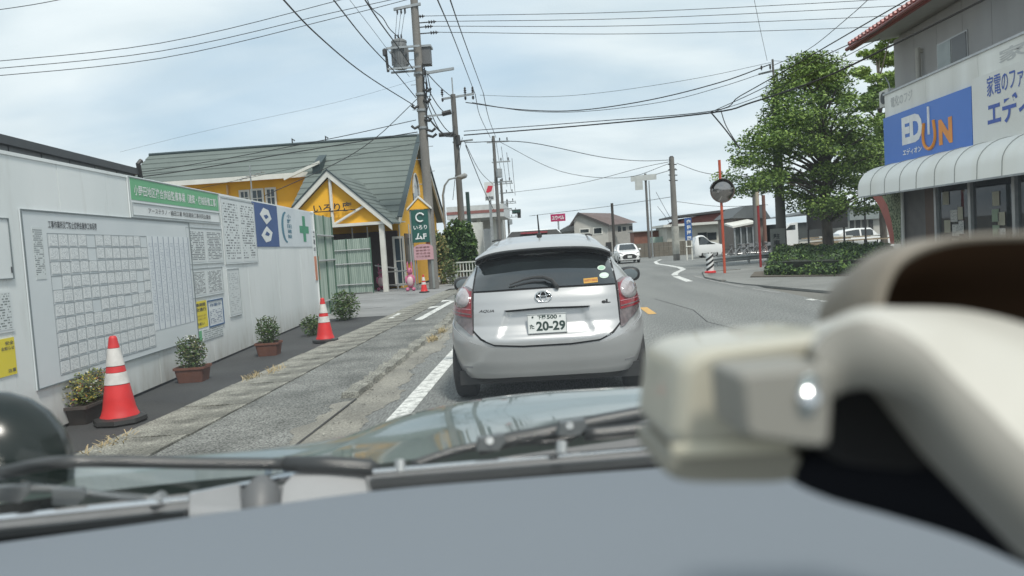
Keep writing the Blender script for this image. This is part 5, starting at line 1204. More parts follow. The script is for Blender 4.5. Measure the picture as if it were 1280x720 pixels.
for k in range(4):
    cable([(far[0][0]+.2+.4*k, far[0][1], far[0][2]-.4-.5*k), (far[1][0]+.2+.4*k, far[1][1], far[1][2]-.3-.5*k)], .02, ['first', 'second', 'third', 'fourth'][k]+' wire from the left between the two nearest distant poles', .3)
# crossing bundle to the shop
cable([C(580, 169, 39.8), C(740, 156, 36), C(889, 141, 32), C(940, 128, 30), C(1025, 99, 27), C(1110, 59, 24), C(1225, 2, 20), C(1270, -22, 18)], .032, 'thickest black cable swinging across the street in front of the tree to the shop')
cable([C(580, 164, 39.8), C(740, 152, 36), C(889, 139, 32), C(925, 120, 30.5), C(985, 86, 28), C(1078, 32, 25), C(1130, 2, 23.5), C(1160, -16, 23)], .02, 'upper black cable of the bundle swinging up past the red eave')
cable([C(889, 140, 32.1), C(950, 112, 30), C(1030, 70, 27), C(1090, 42, 25.2), C(1120, 20, 24.3)], .016, 'middle strand of the bundle in front of the tree top')
cable([C(889, 141, 32.1), C(945, 122, 30), C(1030, 84, 27), C(1100, 48, 25.2)], .012, 'lower thin strand of the bundle in front of the tree top')
cable([C(889, 141, 32), C(905, 160, 31.8), C(925, 186, 31.5)], .03, 'first short cable tail hanging from the bundle left of the tree')
cable([C(901, 138, 32), C(908, 158, 31.8), C(924, 184, 31.6)], .02, 'second short cable tail hanging from the bundle left of the tree')
cable([C(582, 128, 39.9), C(650, 137, 39.5), C(722, 138, 39), C(812, 125, 38), C(900, 103, 37), C(964, 80, 36.4)], .026, 'heavy sagging cable from slim pole to tree pole')
cable([C(590, 128, 39.9), C(660, 139, 39.5), C(735, 139, 39), C(830, 127, 38), C(900, 109, 37), C(964, 88, 36.4)], .014, 'thin sagging wire just below the heavy one to the tree pole')
cable([C(600, 119, 40), C(680, 121, 39.5), C(759, 115, 39), C(870, 98, 37.5), C(964, 78, 36.4)], .01, 'highest thin wire from slim pole to tree pole')
cable([C(940, -14, 30), C(950, 35, 32), C(959, 76, 36.3)], .009, 'thin wire dropping nearly straight down to the tree pole')
cable([C(966, 82, 36.4), C(1010, 62, 33), C(1060, 22, 29), C(1090, -5, 27)], .014, 'wire rising right from the tree pole to the top edge')
cable([C(966, 76, 36.4), C(1020, 78, 37), C(1100, 74, 38)], .01, 'wire passing behind the tree top')
cable([C(582, 178, 39.8), C(660, 178, 44), C(750, 196, 51), C(800, 201, 55), C(838, 200, 58.4)], .022, 'sagging cable from slim pole to the concrete pole right of the road')
cable([C(622, 176, 62), C(700, 214, 61), C(780, 222, 60), C(838, 204, 58.5)], .02, 'deeply sagging wire from a distant pole to the concrete pole')
cable([C(628, 242, 80), C(720, 230, 70), C(800, 210, 62), C(838, 202, 58.5)], .02, 'straight rising wire from the far pole to the concrete pole')
cable([C(846, 204, 58.4), C(880, 216, 52), C(925, 220, 45), C(968, 222, 36.8)], .02, 'wire from the concrete pole passing behind the round mirror')
cable([C(846, 252, 58), C(900, 258, 55), C(960, 256, 53)], .016, 'low wire behind the blue sign pillar'); cable([C(662, 270, 110), C(760, 258, 100), C(840, 246, 90)], .03, 'low far wire above the brown roofed house')
cable([C(820, 240, 70), C(832, 262, 68), C(846, 286, 64)], .02, 'first guy wire right of the pale mast'); cable([C(822, 258, 70), C(834, 274, 68), C(842, 288, 66)], .02, 'second shorter guy wire right of the pale mast')

# ================================================================== FAR SIDE OF THE JUNCTION
M_WOFF = mat('offwhite_wall', (.42, .41, .38), .75, (.36, .355, .33), 1.2)
def bbox_px(x0, x1, yt, Y, dep, name, par, m, z0=None, zt=None):
    a = atY(x0, yt, Y); c = atY(x1, yt, Y); zt_ = zt if zt is not None else (a.z+c.z)/2; b = B(); b.box((a.x, Y, zg(Y) if z0 is None else z0), (c.x, Y+dep, zt_)); return b.build(name, m, par), a.x, c.x, zt_
# petrol station left
gs = thing('petrol_station', 'white petrol station canopy with red stripe behind the bushes', 'petrol station', atY(600, 300, 66)*1)
gs.location.z = zg(66); ROOT[gs.name] = Matrix.Translation(gs.location).inverted()
a = atY(558, 262, 66); c = atY(622, 259, 66)
b = B(); b.box((a.x, 66, a.z-.9), (c.x+.5, 76, a.z+.2)); b.build('canopy', mat('canopy_white', (.5, .52, .52), .5), gs)
b = B(); b.box((a.x-.02, 65.96, a.z-.5), (c.x+.52, 65.99, a.z-.25)); b.build('red_stripe', mat('stripe_red', (.24, .10, .09), .6), gs)
for x in (575, 598, 617): p = atY(x, 270, 68); b = B(); b.box((p.x-.15, 68, zg(68)), (p.x+.15, 68.3, a.z-.9)); b.build('column', M_WT, gs)
bbox_px(590, 626, 272, 74, 6, 'kiosk', gs, M_WOFF); bbox_px(588, 602, 278, 65, 1.2, 'fuel_pump', gs, M_WT); bbox_px(604, 612, 286, 64, 1, 'fuel_pump', gs, mat('pump_grey', (.25, .27, .28), .5))
gsn2 = thing('petrol_sign', 'white petrol station sign with red emblem on top and dark lettering below', 'sign', (atY(610, 240, 60).x, 60, zg(60)))
a = atY(605, 228, 60); c = atY(618, 250, 60); b = B(); b.box((a.x, 60, c.z), (c.x, 60.3, a.z)); b.build('panel', mat('sign_white', (.6, .62, .62), .5), gsn2)
hh = a.z-c.z; b = B(); b.prism([(a.x+.1, 59.98, c.z+hh*.45), (a.x+.28, 59.98, c.z+hh*.42), (a.x+.55, 59.98, c.z+hh*.5), (c.x-.05, 59.98, c.z+hh*.78), (a.x+.3, 59.98, c.z+hh*.8), (a.x+.18, 59.98, c.z+hh*.6)], (0, .015, 0)); b.build('emblem', mat('emblem_red', (.55, .03, .06), .5), gsn2, fix=True)
lettering('出光SS', (a.x+.06, 59.985, c.z+.06), (c.x-a.x-.12, 0, 0), (0, 0, hh*.2), M_INK, gsn2, 'lettering', .03)
b = B(); b.box(((a.x+c.x)/2-.1, 60.05, zg(60)), ((a.x+c.x)/2+.1, 60.25, c.z)); b.build('post', M_STEEL, gsn2)
dp = atY(584, 240, 48); dk = pole('sign_post', 'short dark green post behind the restaurant hedge', (dp.x, 48), dp.z, .12, .12, mat('dark_green_post', (.02, .05, .045), .5), 'post', None)
# bush and white fence beside the restaurant
def bush(px0, px1, yt, yb_, Y, lab, n, size, seed, mats, wts, dy=1.2, cat='shrub'):
    a = atY(px0, yt, Y); c = atY(px1, yt, Y); cx_ = (a.x+c.x)/2; z0 = zg(Y); H_ = (a.z+c.z)/2-z0
    t_ = thing('shrub', lab, cat, (cx_, Y, z0)); rs = random.Random(seed); k = 9
    fs_ = B(); nprs = np.random.RandomState(seed)
    for j in range(k):
        cc = Vector((cx_+rs.uniform(-.55, .55)*(c.x-a.x)/2*1.1, Y+rs.uniform(-.5, .5)*dy, z0+H_*rs.uniform(.2, .75))); rr = (c.x-a.x)/2*rs.uniform(.4, .6)
        for i in range(n//k):
            d = Vector(nprs.normal(size=3)).normalized(); cp = cc+Vector((d.x*rr, d.y*dy*.6, d.z*H_*.28))*nprs.rand()**.4
            if cp.z < z0: continue
            u = Vector(nprs.normal(size=3)).normalized(); e = u.cross(Vector(nprs.normal(size=3))).normalized(); s = size*nprs.uniform(.6, 1.4)
            fs_.add([cp-u*s, cp+e*s*.5, cp+u*s, cp-e*s*.5], [(0, 1, 2, 3)], int(nprs.choice(len(mats), p=wts)))
    fs_.build('foliage', mats, t_); b = B()
    for j in range(5): b.tube([(cx_+rs.uniform(-.2, .2), Y, z0), (cx_+rs.uniform(-.6, .6)*(c.x-a.x)/2, Y+rs.uniform(-.4, .4), z0+H_*.7)], [.04, .015], 5)
    b.build('branches', mat('bark_dark', (.07, .055, .04), .9), t_); return t_
L_DK = leafmat('dark_leaf', (.055, .10, .03), (.022, .045, .015)); L_LT = leafmat('light_leaf', (.14, .22, .05), (.08, .14, .03))
bush(546, 594, 262, 350, 36, 'tall dark green bush between the restaurant and the white fence', 11000, .10, 2, [L_DK, L_GR, L_LT], [.5, .35, .15])
bush(540, 560, 286, 350, 33.5, 'pale yellowish shrub right behind the transformer pole', 1500, .08, 3, [L_OL, L_GR, mat('pale_flower', (.35, .3, .12), .7)], [.5, .2, .3], .7)
YWF = 33.2; a, c = atY(567, 328, YWF), atY(594, 324, YWF); wf = thing('white_fence', 'low white panel fence box left of the silver hatchback', 'fence', (a.x, YWF, zg(YWF)))
zt, zb = a.z, zg(YWF)+.05; M_FW = mat('fence_white', (.55, .58, .54), .5)
for k in range(8):
    x = a.x+(c.x-a.x)*k/7; b = B(); b.box((x-.02, YWF, zb), (x+.02, YWF+.04, zt)); b.build('picket', M_FW, wf)
for z in (zb+.1, (zb+zt)/2, zt-.05):
    b = B(); b.box((a.x-.04, YWF-.03, z), (c.x+.04, YWF-.002, z+.06)); b.build('rail', M_FW, wf)
# traffic signal
Ys = 66; a = atY(640, 265, Ys); c = atY(651, 265, Ys)
ts = thing('traffic_signal', 'dark horizontal traffic signal with hanging arrow lamp over the junction', 'traffic light', (a.x, Ys, zg(Ys)))
b = B(); b.box((a.x, Ys, a.z-.16), (c.x, Ys+.2, a.z+.2)); b.build('housing', M_BLACK, ts)
b = B(); b.box((c.x-.32, Ys, a.z-.55), (c.x-.02, Ys+.2, a.z-.162)); b.build('arrow_housing', M_BLACK, ts)
for k in range(3):
    x = a.x+.15+(c.x-a.x-.3)*k/2; b = B(); b.tube([(x, Ys-.12, a.z+.02), (x, Ys-.001, a.z+.02)], .11, 12); b.build('hood', mat('signal_lens', (.03, .08, .07), .3), ts)
b = B(); b.tube([(a.x, Ys+.1, a.z+.3), (a.x-1.3, Ys+.1, a.z+.35), (a.x-1.4, Ys+.1, zg(Ys))], .06, 6); b.build('mast_arm', M_STEEL, ts)
# red shop sign
a = atY(688, 268, 95); c = atY(707, 276, 95); rs_ = thing('red_sign', 'magenta red sign with white lettering on a thin post far down the street', 'sign', ((a.x+c.x)/2, 95, zg(95)))
b = B(); b.box((a.x, 95, c.z), (c.x, 95.25, a.z)); b.build('panel', mat('magenta_panel', (.38, .02, .1), .5), rs_); lettering('ユウベル', (a.x+.15, 94.98, c.z+.2), (c.x-a.x-.3, 0, 0), (0, 0, a.z-c.z-.4), M_WHITE, rs_, 'lettering', .03)
b = B(); b.box(((a.x+c.x)/2-.1, 95.05, zg(95)), ((a.x+c.x)/2+.1, 95.2, c.z)); b.build('post', M_STEEL, rs_)
# brown-roofed house
Yh = 118; hz = zg(Yh)
hb = thing('house', 'cream two storey house with brown gabled roof and dark trim', 'house', (atY(750, 300, Yh).x, Yh, hz))
xa, xb, xc = atY(718, 290, Yh).x, atY(760, 290, Yh).x, atY(792, 290, Yh+5).x
zeave = zpx(280.5, xb, Yh); zrid = zpx(266, atY(722, 266, Yh).x, Yh)
M_BR = mat('brown_roof', (.13, .095, .09), .7, (.1, .075, .07), 1.5)
xr = atY(722.5, 266, Yh).x
b = B(); b.prism([(xa, Yh, hz), (xb, Yh, hz), (xb, Yh, zeave), (xr, Yh, zrid-.2), (xa, Yh, zrid-1.3)], (0, .2, 0)); b.build('wall', M_WOFF, hb, fix=True)
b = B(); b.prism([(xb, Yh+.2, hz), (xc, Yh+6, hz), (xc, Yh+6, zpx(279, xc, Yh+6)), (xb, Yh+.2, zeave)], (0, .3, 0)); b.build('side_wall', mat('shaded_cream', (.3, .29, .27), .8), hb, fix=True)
xe = atY(797, 278, Yh+6).x; xr2 = atY(764, 266, Yh+9).x
b = B(); b.add([(xr-.1, Yh-.4, zrid), (xb+.2, Yh-.5, zeave-.15), (xe, Yh+6, zpx(278, xe, Yh+6)), (xr2, Yh+9, zpx(266.5, xr2, Yh+9))], [(0, 1, 2, 3)]); b.add([(xr-.1, Yh-.4, zrid), (xr2, Yh+9, zpx(266.5, xr2, Yh+9)), (xa-.8, Yh+9, zrid-2), (xa-.8, Yh-.4, zrid-2)], [(0, 1, 2, 3)]); b.build('roof', M_BR, hb)
for (u0, v0, u1, v1) in ((xr, zrid, xb+.2, zeave-.1), (xr, zrid, xa-.7, zrid-1.9)):
    b = B(); b.prism([(u0, Yh-.55, v0-.28), (u1, Yh-.55, v1-.3), (u1, Yh-.55, v1+.08), (u0, Yh-.55, v0+.08)], (0, .12, 0)); b.build('verge_board', mat('dark_trim', (.05, .045, .045), .6), hb, fix=True)
for (x0, x1, y0, y1) in ((725.5, 736, 287, 291), (742.5, 752, 285.5, 292)):
    u0, u1 = atY(x0, 290, Yh).x, atY(x1, 290, Yh).x; z1, z0 = zpx(y0, u0, Yh), zpx(y1, u0, Yh); b = B(); b.box((u0-.15, Yh-.06, z0-.15), (u1+.15, Yh-.03, z1+.15)); w_ = b.build('window', M_WT, hb); b = B(); b.box((u0, Yh-.09, z0), (u1, Yh-.062, z1)); b.build('pane', M_GLASS, w_)
for (x0, x1, y0, y1) in ((771, 775, 283, 290), (777, 781, 284, 289), (785, 789, 283, 288)):
    u0, u1 = atY(x0, 290, Yh+3).x, atY(x1, 290, Yh+3).x; b = B(); b.box((u0, Yh+.9, zpx(y1, u0, Yh+3)), (u1, Yh+1.2, zpx(y0, u0, Yh+3))); b.build('window', M_GLASS, hb)
u0, u1 = atY(757, 300, Yh).x, atY(764, 300, Yh).x; b = B(); b.box((u0, Yh-.1, hz), (u1, Yh+.1, zpx(303, u0, Yh))); b.build('garage_opening', M_BLACK, hb)
hb2 = thing('house', 'small grey roofed house partly hidden left of the brown roofed house', 'house', (atY(710, 295, 128).x, 128, zg(128)))
a, c = atY(702, 290, 128), atY(722, 282, 128); b = B(); b.box((a.x, 128, zg(128)), (c.x, 134, a.z)); b.build('wall', M_WOFF, hb2)
b = B(); b.prism([(a.x-1, 127.5, a.z), (c.x+1, 127.5, a.z), (c.x+1, 127.5, c.z+.9), (c.x-.5, 127.5, c.z+.6)], (0, 7, 0)); b.build('roof', mat('grey_tile', (.09, .1, .105), .7), hb2, fix=True)
# brick-red low wall and building
M_BRICK = mat('brick_red', (.22, .1, .07), .85, (.17, .075, .055), 2, bump=.3)
Yb = 84; bw = thing('brick_building', 'low brick red building behind the slim sign pole', 'building', (atY(810, 295, Yb).x, Yb, zg(Yb)))
bbox_px(792, 836, 289, Yb, 4, 'wall', bw, M_BRICK); bbox_px(790, 838, 288, Yb-.3, 4.6, 'roof', bw, mat('pale_eave', (.3, .3, .28), .6), z0=atY(815, 289, Yb).z+.003)
o_, x0_, x1_, z1_ = bbox_px(814, 833, 296, Yb-3, 2, 'shed', bw, mat('tank_green', (.33, .42, .37), .6, (.28, .37, .33), 1))
fz = thing('block_wall', 'low brown concrete block wall along the far side road', 'wall', (atY(830, 306, 74).x, 74, zg(74)))
a, c = atY(793, 305, 74), atY(866, 303, 74); n = 12
for k in range(n):
    for r_ in range(3):
        x0 = a.x+(c.x-a.x)*k/n; h_ = (a.z-zg(74))/3; b = B(); b.box((x0+.01, 74, zg(74)+h_*r_+.01), (x0+(c.x-a.x)/n-.01, 74.2, zg(74)+h_*(r_+1))); b.build('block', mat('block_brown', (.16, .145, .12), .9, (.13, .12, .1), 2), fz)
fz.location
# long low cream building with dark roof
Yl = 78; lb = thing('long_building', 'long low cream building with dark flat roof behind the white minivan', 'building', (atY(880, 290, Yl).x, Yl, zg(Yl)))
_, x0_, x1_, z1_ = bbox_px(833, 925, 281, Yl, 8, 'wall', lb, mat('cream_siding', (.46, .45, .4), .7, (.4, .39, .35), 1))
b = B(); b.box((x0_-.4, Yl-.7, z1_+.002), (x1_+.4, Yl+8.5, z1_+.25)); b.build('eave', M_WT, lb)
b = B(); b.prism([(x0_+1, Yl-.3, z1_+.252), (x1_+.4, Yl-.3, z1_+.252), (x1_-1, Yl-.3, z1_+1.2), (x0_+2, Yl-.3, z1_+.8)], (0, 8, 0)); b.build('upper_wall', mat('maroon_band', (.2, .07, .06), .7), lb, fix=True)
b = B(); b.prism([(x0_+.4, Yl-.9, z1_+.85), (x1_+.6, Yl-.9, z1_+1.25), (x1_+.6, Yl-.9, z1_+1.5), (x0_+.4, Yl-.9, z1_+1.05)], (0, 9, 0)); b.build('roof', mat('charcoal_roof', (.06, .062, .065), .6), lb, fix=True)
for x in (872, 884): p = atY(x, 290, Yl); b = B(); b.box((p.x, Yl-.05, zpx(300, p.x, Yl)), (p.x+.9, Yl-.01, zpx(291, p.x, Yl))); b.build('window', M_GLASS, lb)
# grey roofed house behind the mirror
Yg = 66; hg = thing('house', 'grey roofed house with lean-to shed behind the bicycles', 'house', (atY(940, 290, Yg).x, Yg, zg(Yg)))
a, c, d_ = atY(912, 273, Yg), atY(962, 270, Yg), atY(936, 257, Yg)
b = B(); b.box((a.x+.3, Yg, zg(Yg)), (c.x-.3, Yg+6, a.z+.1)); b.build('wall', mat('dim_wall', (.2, .17, .15), .8), hg)
b = B(); b.prism([(a.x, Yg-.4, a.z), (c.x, Yg-.4, c.z-.2), (d_.x+1.0, Yg-.4, d_.z), (d_.x-.4, Yg-.4, d_.z)], (0, 7, 0)); b.build('roof', mat('grey_tile', (.09, .1, .105), .7), hg, fix=True)
a, c = atY(916, 285, Yg-3), atY(945, 279, Yg-3); b = B(); b.prism([(a.x, Yg-3, a.z), (c.x, Yg-3, c.z), (c.x, Yg-3, c.z+.15), (a.x, Yg-3, a.z+.15)], (0, 3, .3)); b.build('lean_to_roof', M_WT, hg, fix=True)
b = B(); b.box((a.x+.2, Yg-2.6, zg(Yg)), (c.x-.2, Yg-2.5, a.z)); b.build('shed_front', mat('shed_dark', (.07, .08, .08), .6), hg)
for k in range(4): x = a.x+.2+(c.x-a.x-.4)*k/3; b = B(); b.box((x-.05, Yg-2.75, zg(Yg)), (x+.05, Yg-2.62, a.z)); b.build('shed_post', M_STEEL, hg)
# dark building behind the tree
Yd = 62; dk_ = thing('dark_building', 'dark slate clad building behind the tree trunk', 'building', (atY(1040, 285, Yd).x, Yd, zg(Yd)))
bbox_px(980, 1088, 276, Yd, 6, 'wall', dk_, mat('slate_wall', (.055, .065, .065), .7, (.045, .05, .052), 1)); 
a, c = atY(976, 272, Yd), atY(1040, 262, Yd); b = B(); b.prism([(a.x, Yd-.5, a.z), (c.x+6, Yd-.5, a.z+.3), (c.x, Yd-.5, c.z+.2)], (0, 7, 0)); b.build('roof', mat('grey_tile', (.09, .1, .105), .7), dk_, fix=True)
bb2 = thing('white_building', 'white walled building with tall narrow openings right of the tree', 'building', (atY(1080, 285, 58).x, 58, zg(58)))
bbox_px(1062, 1112, 262, 58, 5, 'upper_wall', bb2, mat('grey_green_wall', (.22, .25, .25), .7), z0=zpx(274, atY(1085, 274, 58).x, 58)); bbox_px(1062, 1112, 274, 58.3, 4, 'wall', bb2, M_WOFF, zt=zpx(274, atY(1085, 274, 58).x, 58)-.003)
for x in (1064, 1072, 1080, 1088): p = atY(x, 280, 58); b = B(); b.box((p.x, 58.2, zg(58)), (p.x+.28, 58.29, zpx(275, p.x, 58))); b.build('opening', M_BLACK, bb2)
# blue sign pillar
a, c = atY(855.5, 273, 57), atY(865.5, 300, 57); bs = thing('blue_sign', 'tall blue sign with white lettering on two white legs', 'sign', ((a.x+c.x)/2, 57, zg(57)))
b = B(); b.box((a.x, 57, c.z), (c.x, 57.15, a.z)); b.build('panel', mat('sign_blue', (.03, .1, .3), .5), bs)
for j, ch in enumerate('歯科医院'): lettering(ch, (a.x+.14, 56.99, a.z-.42-.4*j), (.3, 0, 0), (0, 0, .3), M_WHITE, bs, 'lettering', .03)
for x in (a.x+.06, c.x-.06): b = B(); b.box((x-.04, 57.02, zg(57)), (x+.04, 57.1, c.z)); b.build('leg', M_WT, bs)
b = B(); b.tube([(a.x, 57, zg(57)+1.0), (c.x, 57, zg(57)+1.0)], .04, 6); b.build('cross_bar', M_WT, bs)
# traffic mirror on its orange post
p = G(906, 342); mo = thing('road_mirror', 'round convex road mirror on an orange post at the corner', 'traffic mirror', (p.x, p.y, zg(p.y)))
zt = zpx(200, p.x, p.y); b = B(); b.tube([(p.x, p.y, 0), (p.x, p.y, zt)], .045, 12); b.build('post', mat('orange_post', (.5, .1, .05), .5, (.42, .07, .035), 3), mo, smooth=True)
mc = atY(903, 238.5, p.y-.12); nrm = Vector((-.35, -1, -.12)).normalized(); e1 = nrm.cross(Vector((0, 0, 1))).normalized(); e2 = e1.cross(nrm)
b = B(); rows = []
for i in range(9):
    rr = .36*i/8; rows.append([mc+nrm*(.09*(1-(i/8)**2))+(e1*math.cos(t)+e2*math.sin(t))*max(rr, .002) for t in [2*math.pi*k/32 for k in range(33)]])
b.grid(rows); b.build('mirror_face', mat('convex_mirror', (.36, .34, .33), .12, (.3, .28, .27), 3, metal=.95), mo, smooth='all', fix=True)
b = B(); b.tube([mc+(e1*math.cos(t)+e2*math.sin(t))*.375 for t in [2*math.pi*k/32 for k in range(33)]], .022, 6, cap=False); b.build('rim', mat('mirror_rim_dull', (.14, .10, .085), .6), mo, smooth='all')
b = B(); n = 14; ho = [mc+(e1*math.cos(t)+e2*math.sin(t))*.4 for t in [math.pi*(.08+.84*k/n) for k in range(n+1)]]; b.grid([ho, [v+nrm*.14 for v in ho]]); b.grid([[v+e2*.01 for v in ho], [v+nrm*.14+e2*.01 for v in ho]], flip=True); b.build('visor', M_BLACK, mo)
b = B(); b.prism([mc-nrm*.03+(e1*math.cos(t)+e2*math.sin(t))*.36 for t in [2*math.pi*k/24 for k in range(24)]], -nrm*.02); b.build('back_plate', M_ORANGE, mo, fix=True)
# striped bollard, guard rail, red pole
p = G(888, 343); bo = thing('striped_bollard', 'black and white striped rubber bollard with red base on the island nose', 'bollard', (p.x, p.y, .05)); zt = zpx(317, p.x, p.y)
b = B(); b.lathe([(.19, 0), (.19, .05), (.15, .07)], (p.x, p.y, .05), 16); b.build('base', M_RED, bo)
st_n = 7
for k in range(st_n):
    z0 = .12+(zt-.12)*k/st_n; z1 = .12+(zt-.12)*(k+1)/st_n-.002; b = B(); r0 = .125; n = 16; o0 = len(b.v)
    sk = .09
    b.v += [(p.x+r0*math.cos(2*math.pi*j/n), p.y+r0*math.sin(2*math.pi*j/n), z0+(sk*math.cos(2*math.pi*j/n) if k else 0)) for j in range(n)]+[(p.x+r0*math.cos(2*math.pi*j/n), p.y+r0*math.sin(2*math.pi*j/n), z1+(sk*math.cos(2*math.pi*j/n) if k < st_n-1 else 0)) for j in range(n)]
    b.f += [(j, (j+1) % n, n+(j+1) % n, n+j) for j in range(n)]; b.m += [0]*n
    if k == st_n-1: b.f.append(tuple(n+j for j in range(n))); b.m.append(0)
    b.build('stripe', (M_BLACK if k % 2 else M_WHITE), bo, smooth=40)
a, c = G(892, 333), G(962, 327); gr = thing('guard_rail', 'low white guard rail on the island behind the orange post', 'guard rail', (a.x, a.y, zg(a.y)))
d_ = (c-a); d_.z = 0
zr1 = zpx(321, a.x, a.y); L_ = d_.length; d_.normalize()
b = B(); prof = [(0, 0), (.06, .05), (.0, .1), (.0, .13), (.06, .18), (0, .25)]; nr = Vector((d_.y, -d_.x, 0))
b.grid([[a+nr*u+Vector((0, 0, zr1-zg(a.y)-.28+v)) for u, v in prof], [c+nr*u+Vector((0, 0, zpx(316, c.x, c.y)-zg(c.y)-.25+v)) for u, v in prof]]); b.build('rail', mat('rail_white', (.5, .52, .52), .5, (.42, .44, .44), 3), gr)
for t in (.05, .62, .98): q_ = a+d_*L_*t; b = B(); b.tube([(q_.x, q_.y+.1, zg(q_.y)), (q_.x, q_.y+.1, zr1-.0)], .07, 10); b.build('post', MATS['rail_white'], gr, smooth=True)
p = G(951, 335); rp_ = pole('red_pole', 'thin dark red pole left of the tree', (p.x, p.y), zpx(240, p.x, p.y), .045, .045, mat('dark_red_paint', (.3, .03, .03), .5), 'pole', None)
b = B(); zt = zpx(240, p.x, p.y); b.tube([(p.x-.02, p.y, zt-.5), (p.x-.02, p.y, zt)], .06, 8); b.build('top_sleeve', mat('yellow_sleeve', (.45, .4, .3), .6), rp_)
# bicycles / clutter: parked bikes
def bike(px, Y, lab, s=1.0, lean=0.0):
    p = atY(px, 300, Y); o = Vector((p.x, Y, zg(Y))); t_ = thing('bicycle', lab, 'bicycle', o, 0, 'bicycles parked behind the guard rail')
    mm = mat('bike_metal', (.4, .41, .42), .35, (.3, .3, .31), 4, metal=.6)
    for x in (-.52, .52):
        b = B(); b.tube([o+Vector((x+.33*math.cos(t), lean*.3, .34+.33*math.sin(t))) for t in [2*math.pi*k/16 for k in range(17)]], .018, 5, cap=False); w_ = b.build('wheel', M_RUBBER, t_)
        b = B()
        for k in range(6): t = math.pi*k/6; b.tube([o+Vector((x+.32*math.cos(t), lean*.3, .34+.32*math.sin(t))), o+Vector((x-.32*math.cos(t), lean*.3, .34-.32*math.sin(t)))], .006, 3)
        b.build('spokes', mm, w_)
    V = lambda x, z: o+Vector((x, 0, z)); b = B()
    for s_, e in (((-.52, .34), (-.1, .34)), ((-.1, .34), (-.22, .85)), ((-.1, .34), (.38, .8)), ((.38, .95), (.52, .34)), ((-.52, .34), (-.2, .7))): b.tube([V(*s_), V(*e)], .02, 6)
    b.build('frame', mm, t_)
    b = B(); b.tube([V(.38, .95)+Vector((0, -.25, .05)), V(.36, .98), V(.38, .95)+Vector((0, .25, .05))], .014, 5); b.build('handlebar', mm, t_)
    b = B(); b.tube([V(-.34, .88), V(-.12, .9)], [.07, .03], 8); b.build('saddle', M_BLACK, t_)
    b = B(); b.box(tuple(V(.42, .72)+Vector((0, -.14, 0))), tuple(V(.66, .95)+Vector((0, .14, 0)))); b.build('basket', mm, t_)
for k, (px, Y) in enumerate(((918, 50), (928, 51), (938, 49.5), (962, 49), (970, 50.5), (984, 50), (950, 52))):
    bike(px, Y, ['leftmost silver bicycle behind the orange mirror post', 'silver bicycle second from the left behind the rail', 'silver bicycle in front of the dark thin pole', 'silver bicycle just left of the tree pole', 'silver bicycle right behind the dark red pole', 'rightmost silver bicycle behind the thick tree pole', 'rearmost silver bicycle between the thin poles'][k])
# kei truck with load behind the tree
p = atY(980, 300, 47); kt = thing('small_truck', 'small white truck cab parked behind the thick tree pole', 'truck', (p.x, 47, zg(47)))
z0 = zg(47); a, c = atY(979, 300, 47), atY(998, 300, 47)
b = B(); b.prism([(a.x, 47, z0+.35), (c.x, 47, z0+.35), (c.x, 47, zpx(279, a.x, 47)), (a.x+.45, 47, zpx(280, a.x, 47)), (a.x+.1, 47, zpx(287, a.x, 47)), (a.x, 47, zpx(292, a.x, 47))], (0, 1.4, 0)); b.build('cab', M_CWH, kt, fix=True)
b = B(); b.prism([(a.x+.15, 46.99, zpx(288, a.x, 47)), (c.x-.15, 46.99, zpx(288, a.x, 47)), (c.x-.15, 46.99, zpx(282, a.x, 47)), (a.x+.45, 46.99, zpx(282, a.x, 47))], (0, .008, 0)); b.build('side_window', M_DKGL, kt, fix=True)
e_ = atY(1035, 300, 47); b = B(); b.box((c.x+.05, 47, z0+.55), (e_.x, 48.4, z0+.95)); b.build('cargo_bed', mat('bed_grey', (.35, .36, .35), .6), kt)
for x in (a.x+.5, e_.x-.6): b = B(); b.tube([(x, 47.05, z0+.28), (x, 47.25, z0+.28)], .28, 16); b.build('wheel', M_RUBBER, kt)
rnd = random.Random(4)
for k in range(26):
    x = rnd.uniform(atY(985, 300, 44).x, atY(1066, 300, 44).x); y = 44+rnd.uniform(-.6, .6); L_ = rnd.uniform(1.2, 2.8); z = zg(44)+.1+rnd.random()*.95
    b = B(); b.obox((x, y, z), (L_, rnd.uniform(-.2, .2), rnd.uniform(-.05, .05)), (0, .12, 0), (0, 0, .07)); o = b.build('timber_plank', mat('timber_tan', (.3, .24, .16), .8, (.2, .16, .11), 4) if k % 3 else M_WT); tag(o, 'plank lying loose in the heap of timber behind the hedge', 'plank', 'planks stacked behind the hedge')
# display case posters left of the shop
for (x0, x1, lab) in ((1068, 1080, 'white poster stand behind the hedge, left one'), (1085, 1096, 'grey poster stand behind the hedge, right one')):
    a, c = atY(x0, 303, 33), atY(x1, 303, 33); t_ = thing('poster_stand', lab, 'poster stand', (a.x, 33, zg(33)))
    b = B(); b.box((a.x, 33, zpx(317, a.x, 33)), (c.x, 33.06, zpx(302, a.x, 33))); b.build('panel', M_PAPER if x0 < 1080 else mat('poster_grey', (.3, .33, .35), .5), t_)
    for x in (a.x-.04, c.x+.04): b = B(); b.tube([(x, 33.03, zg(33)), (x, 33.03, zpx(300, a.x, 33))], .03, 6); b.build('leg', M_BLACK, t_)
bb = thing('billboard', 'large black rear side of a billboard on posts behind the tree trunk', 'billboard', (atY(1032, 268, 40).x, 40, zg(40)))
a, c = atY(1008, 250, 40), atY(1060, 284, 40)
b = B(); b.box((a.x, 40, c.z), (c.x, 40.12, a.z)); b.build('board', M_BLACK, bb)
for x in (1012, 1057, 1084): q_ = atY(x, 290, 40); b = B(); b.tube([(q_.x, 40.2, zg(40)), (q_.x, 40.2, a.z)], .05, 8); b.build('post', M_BLACK, bb)

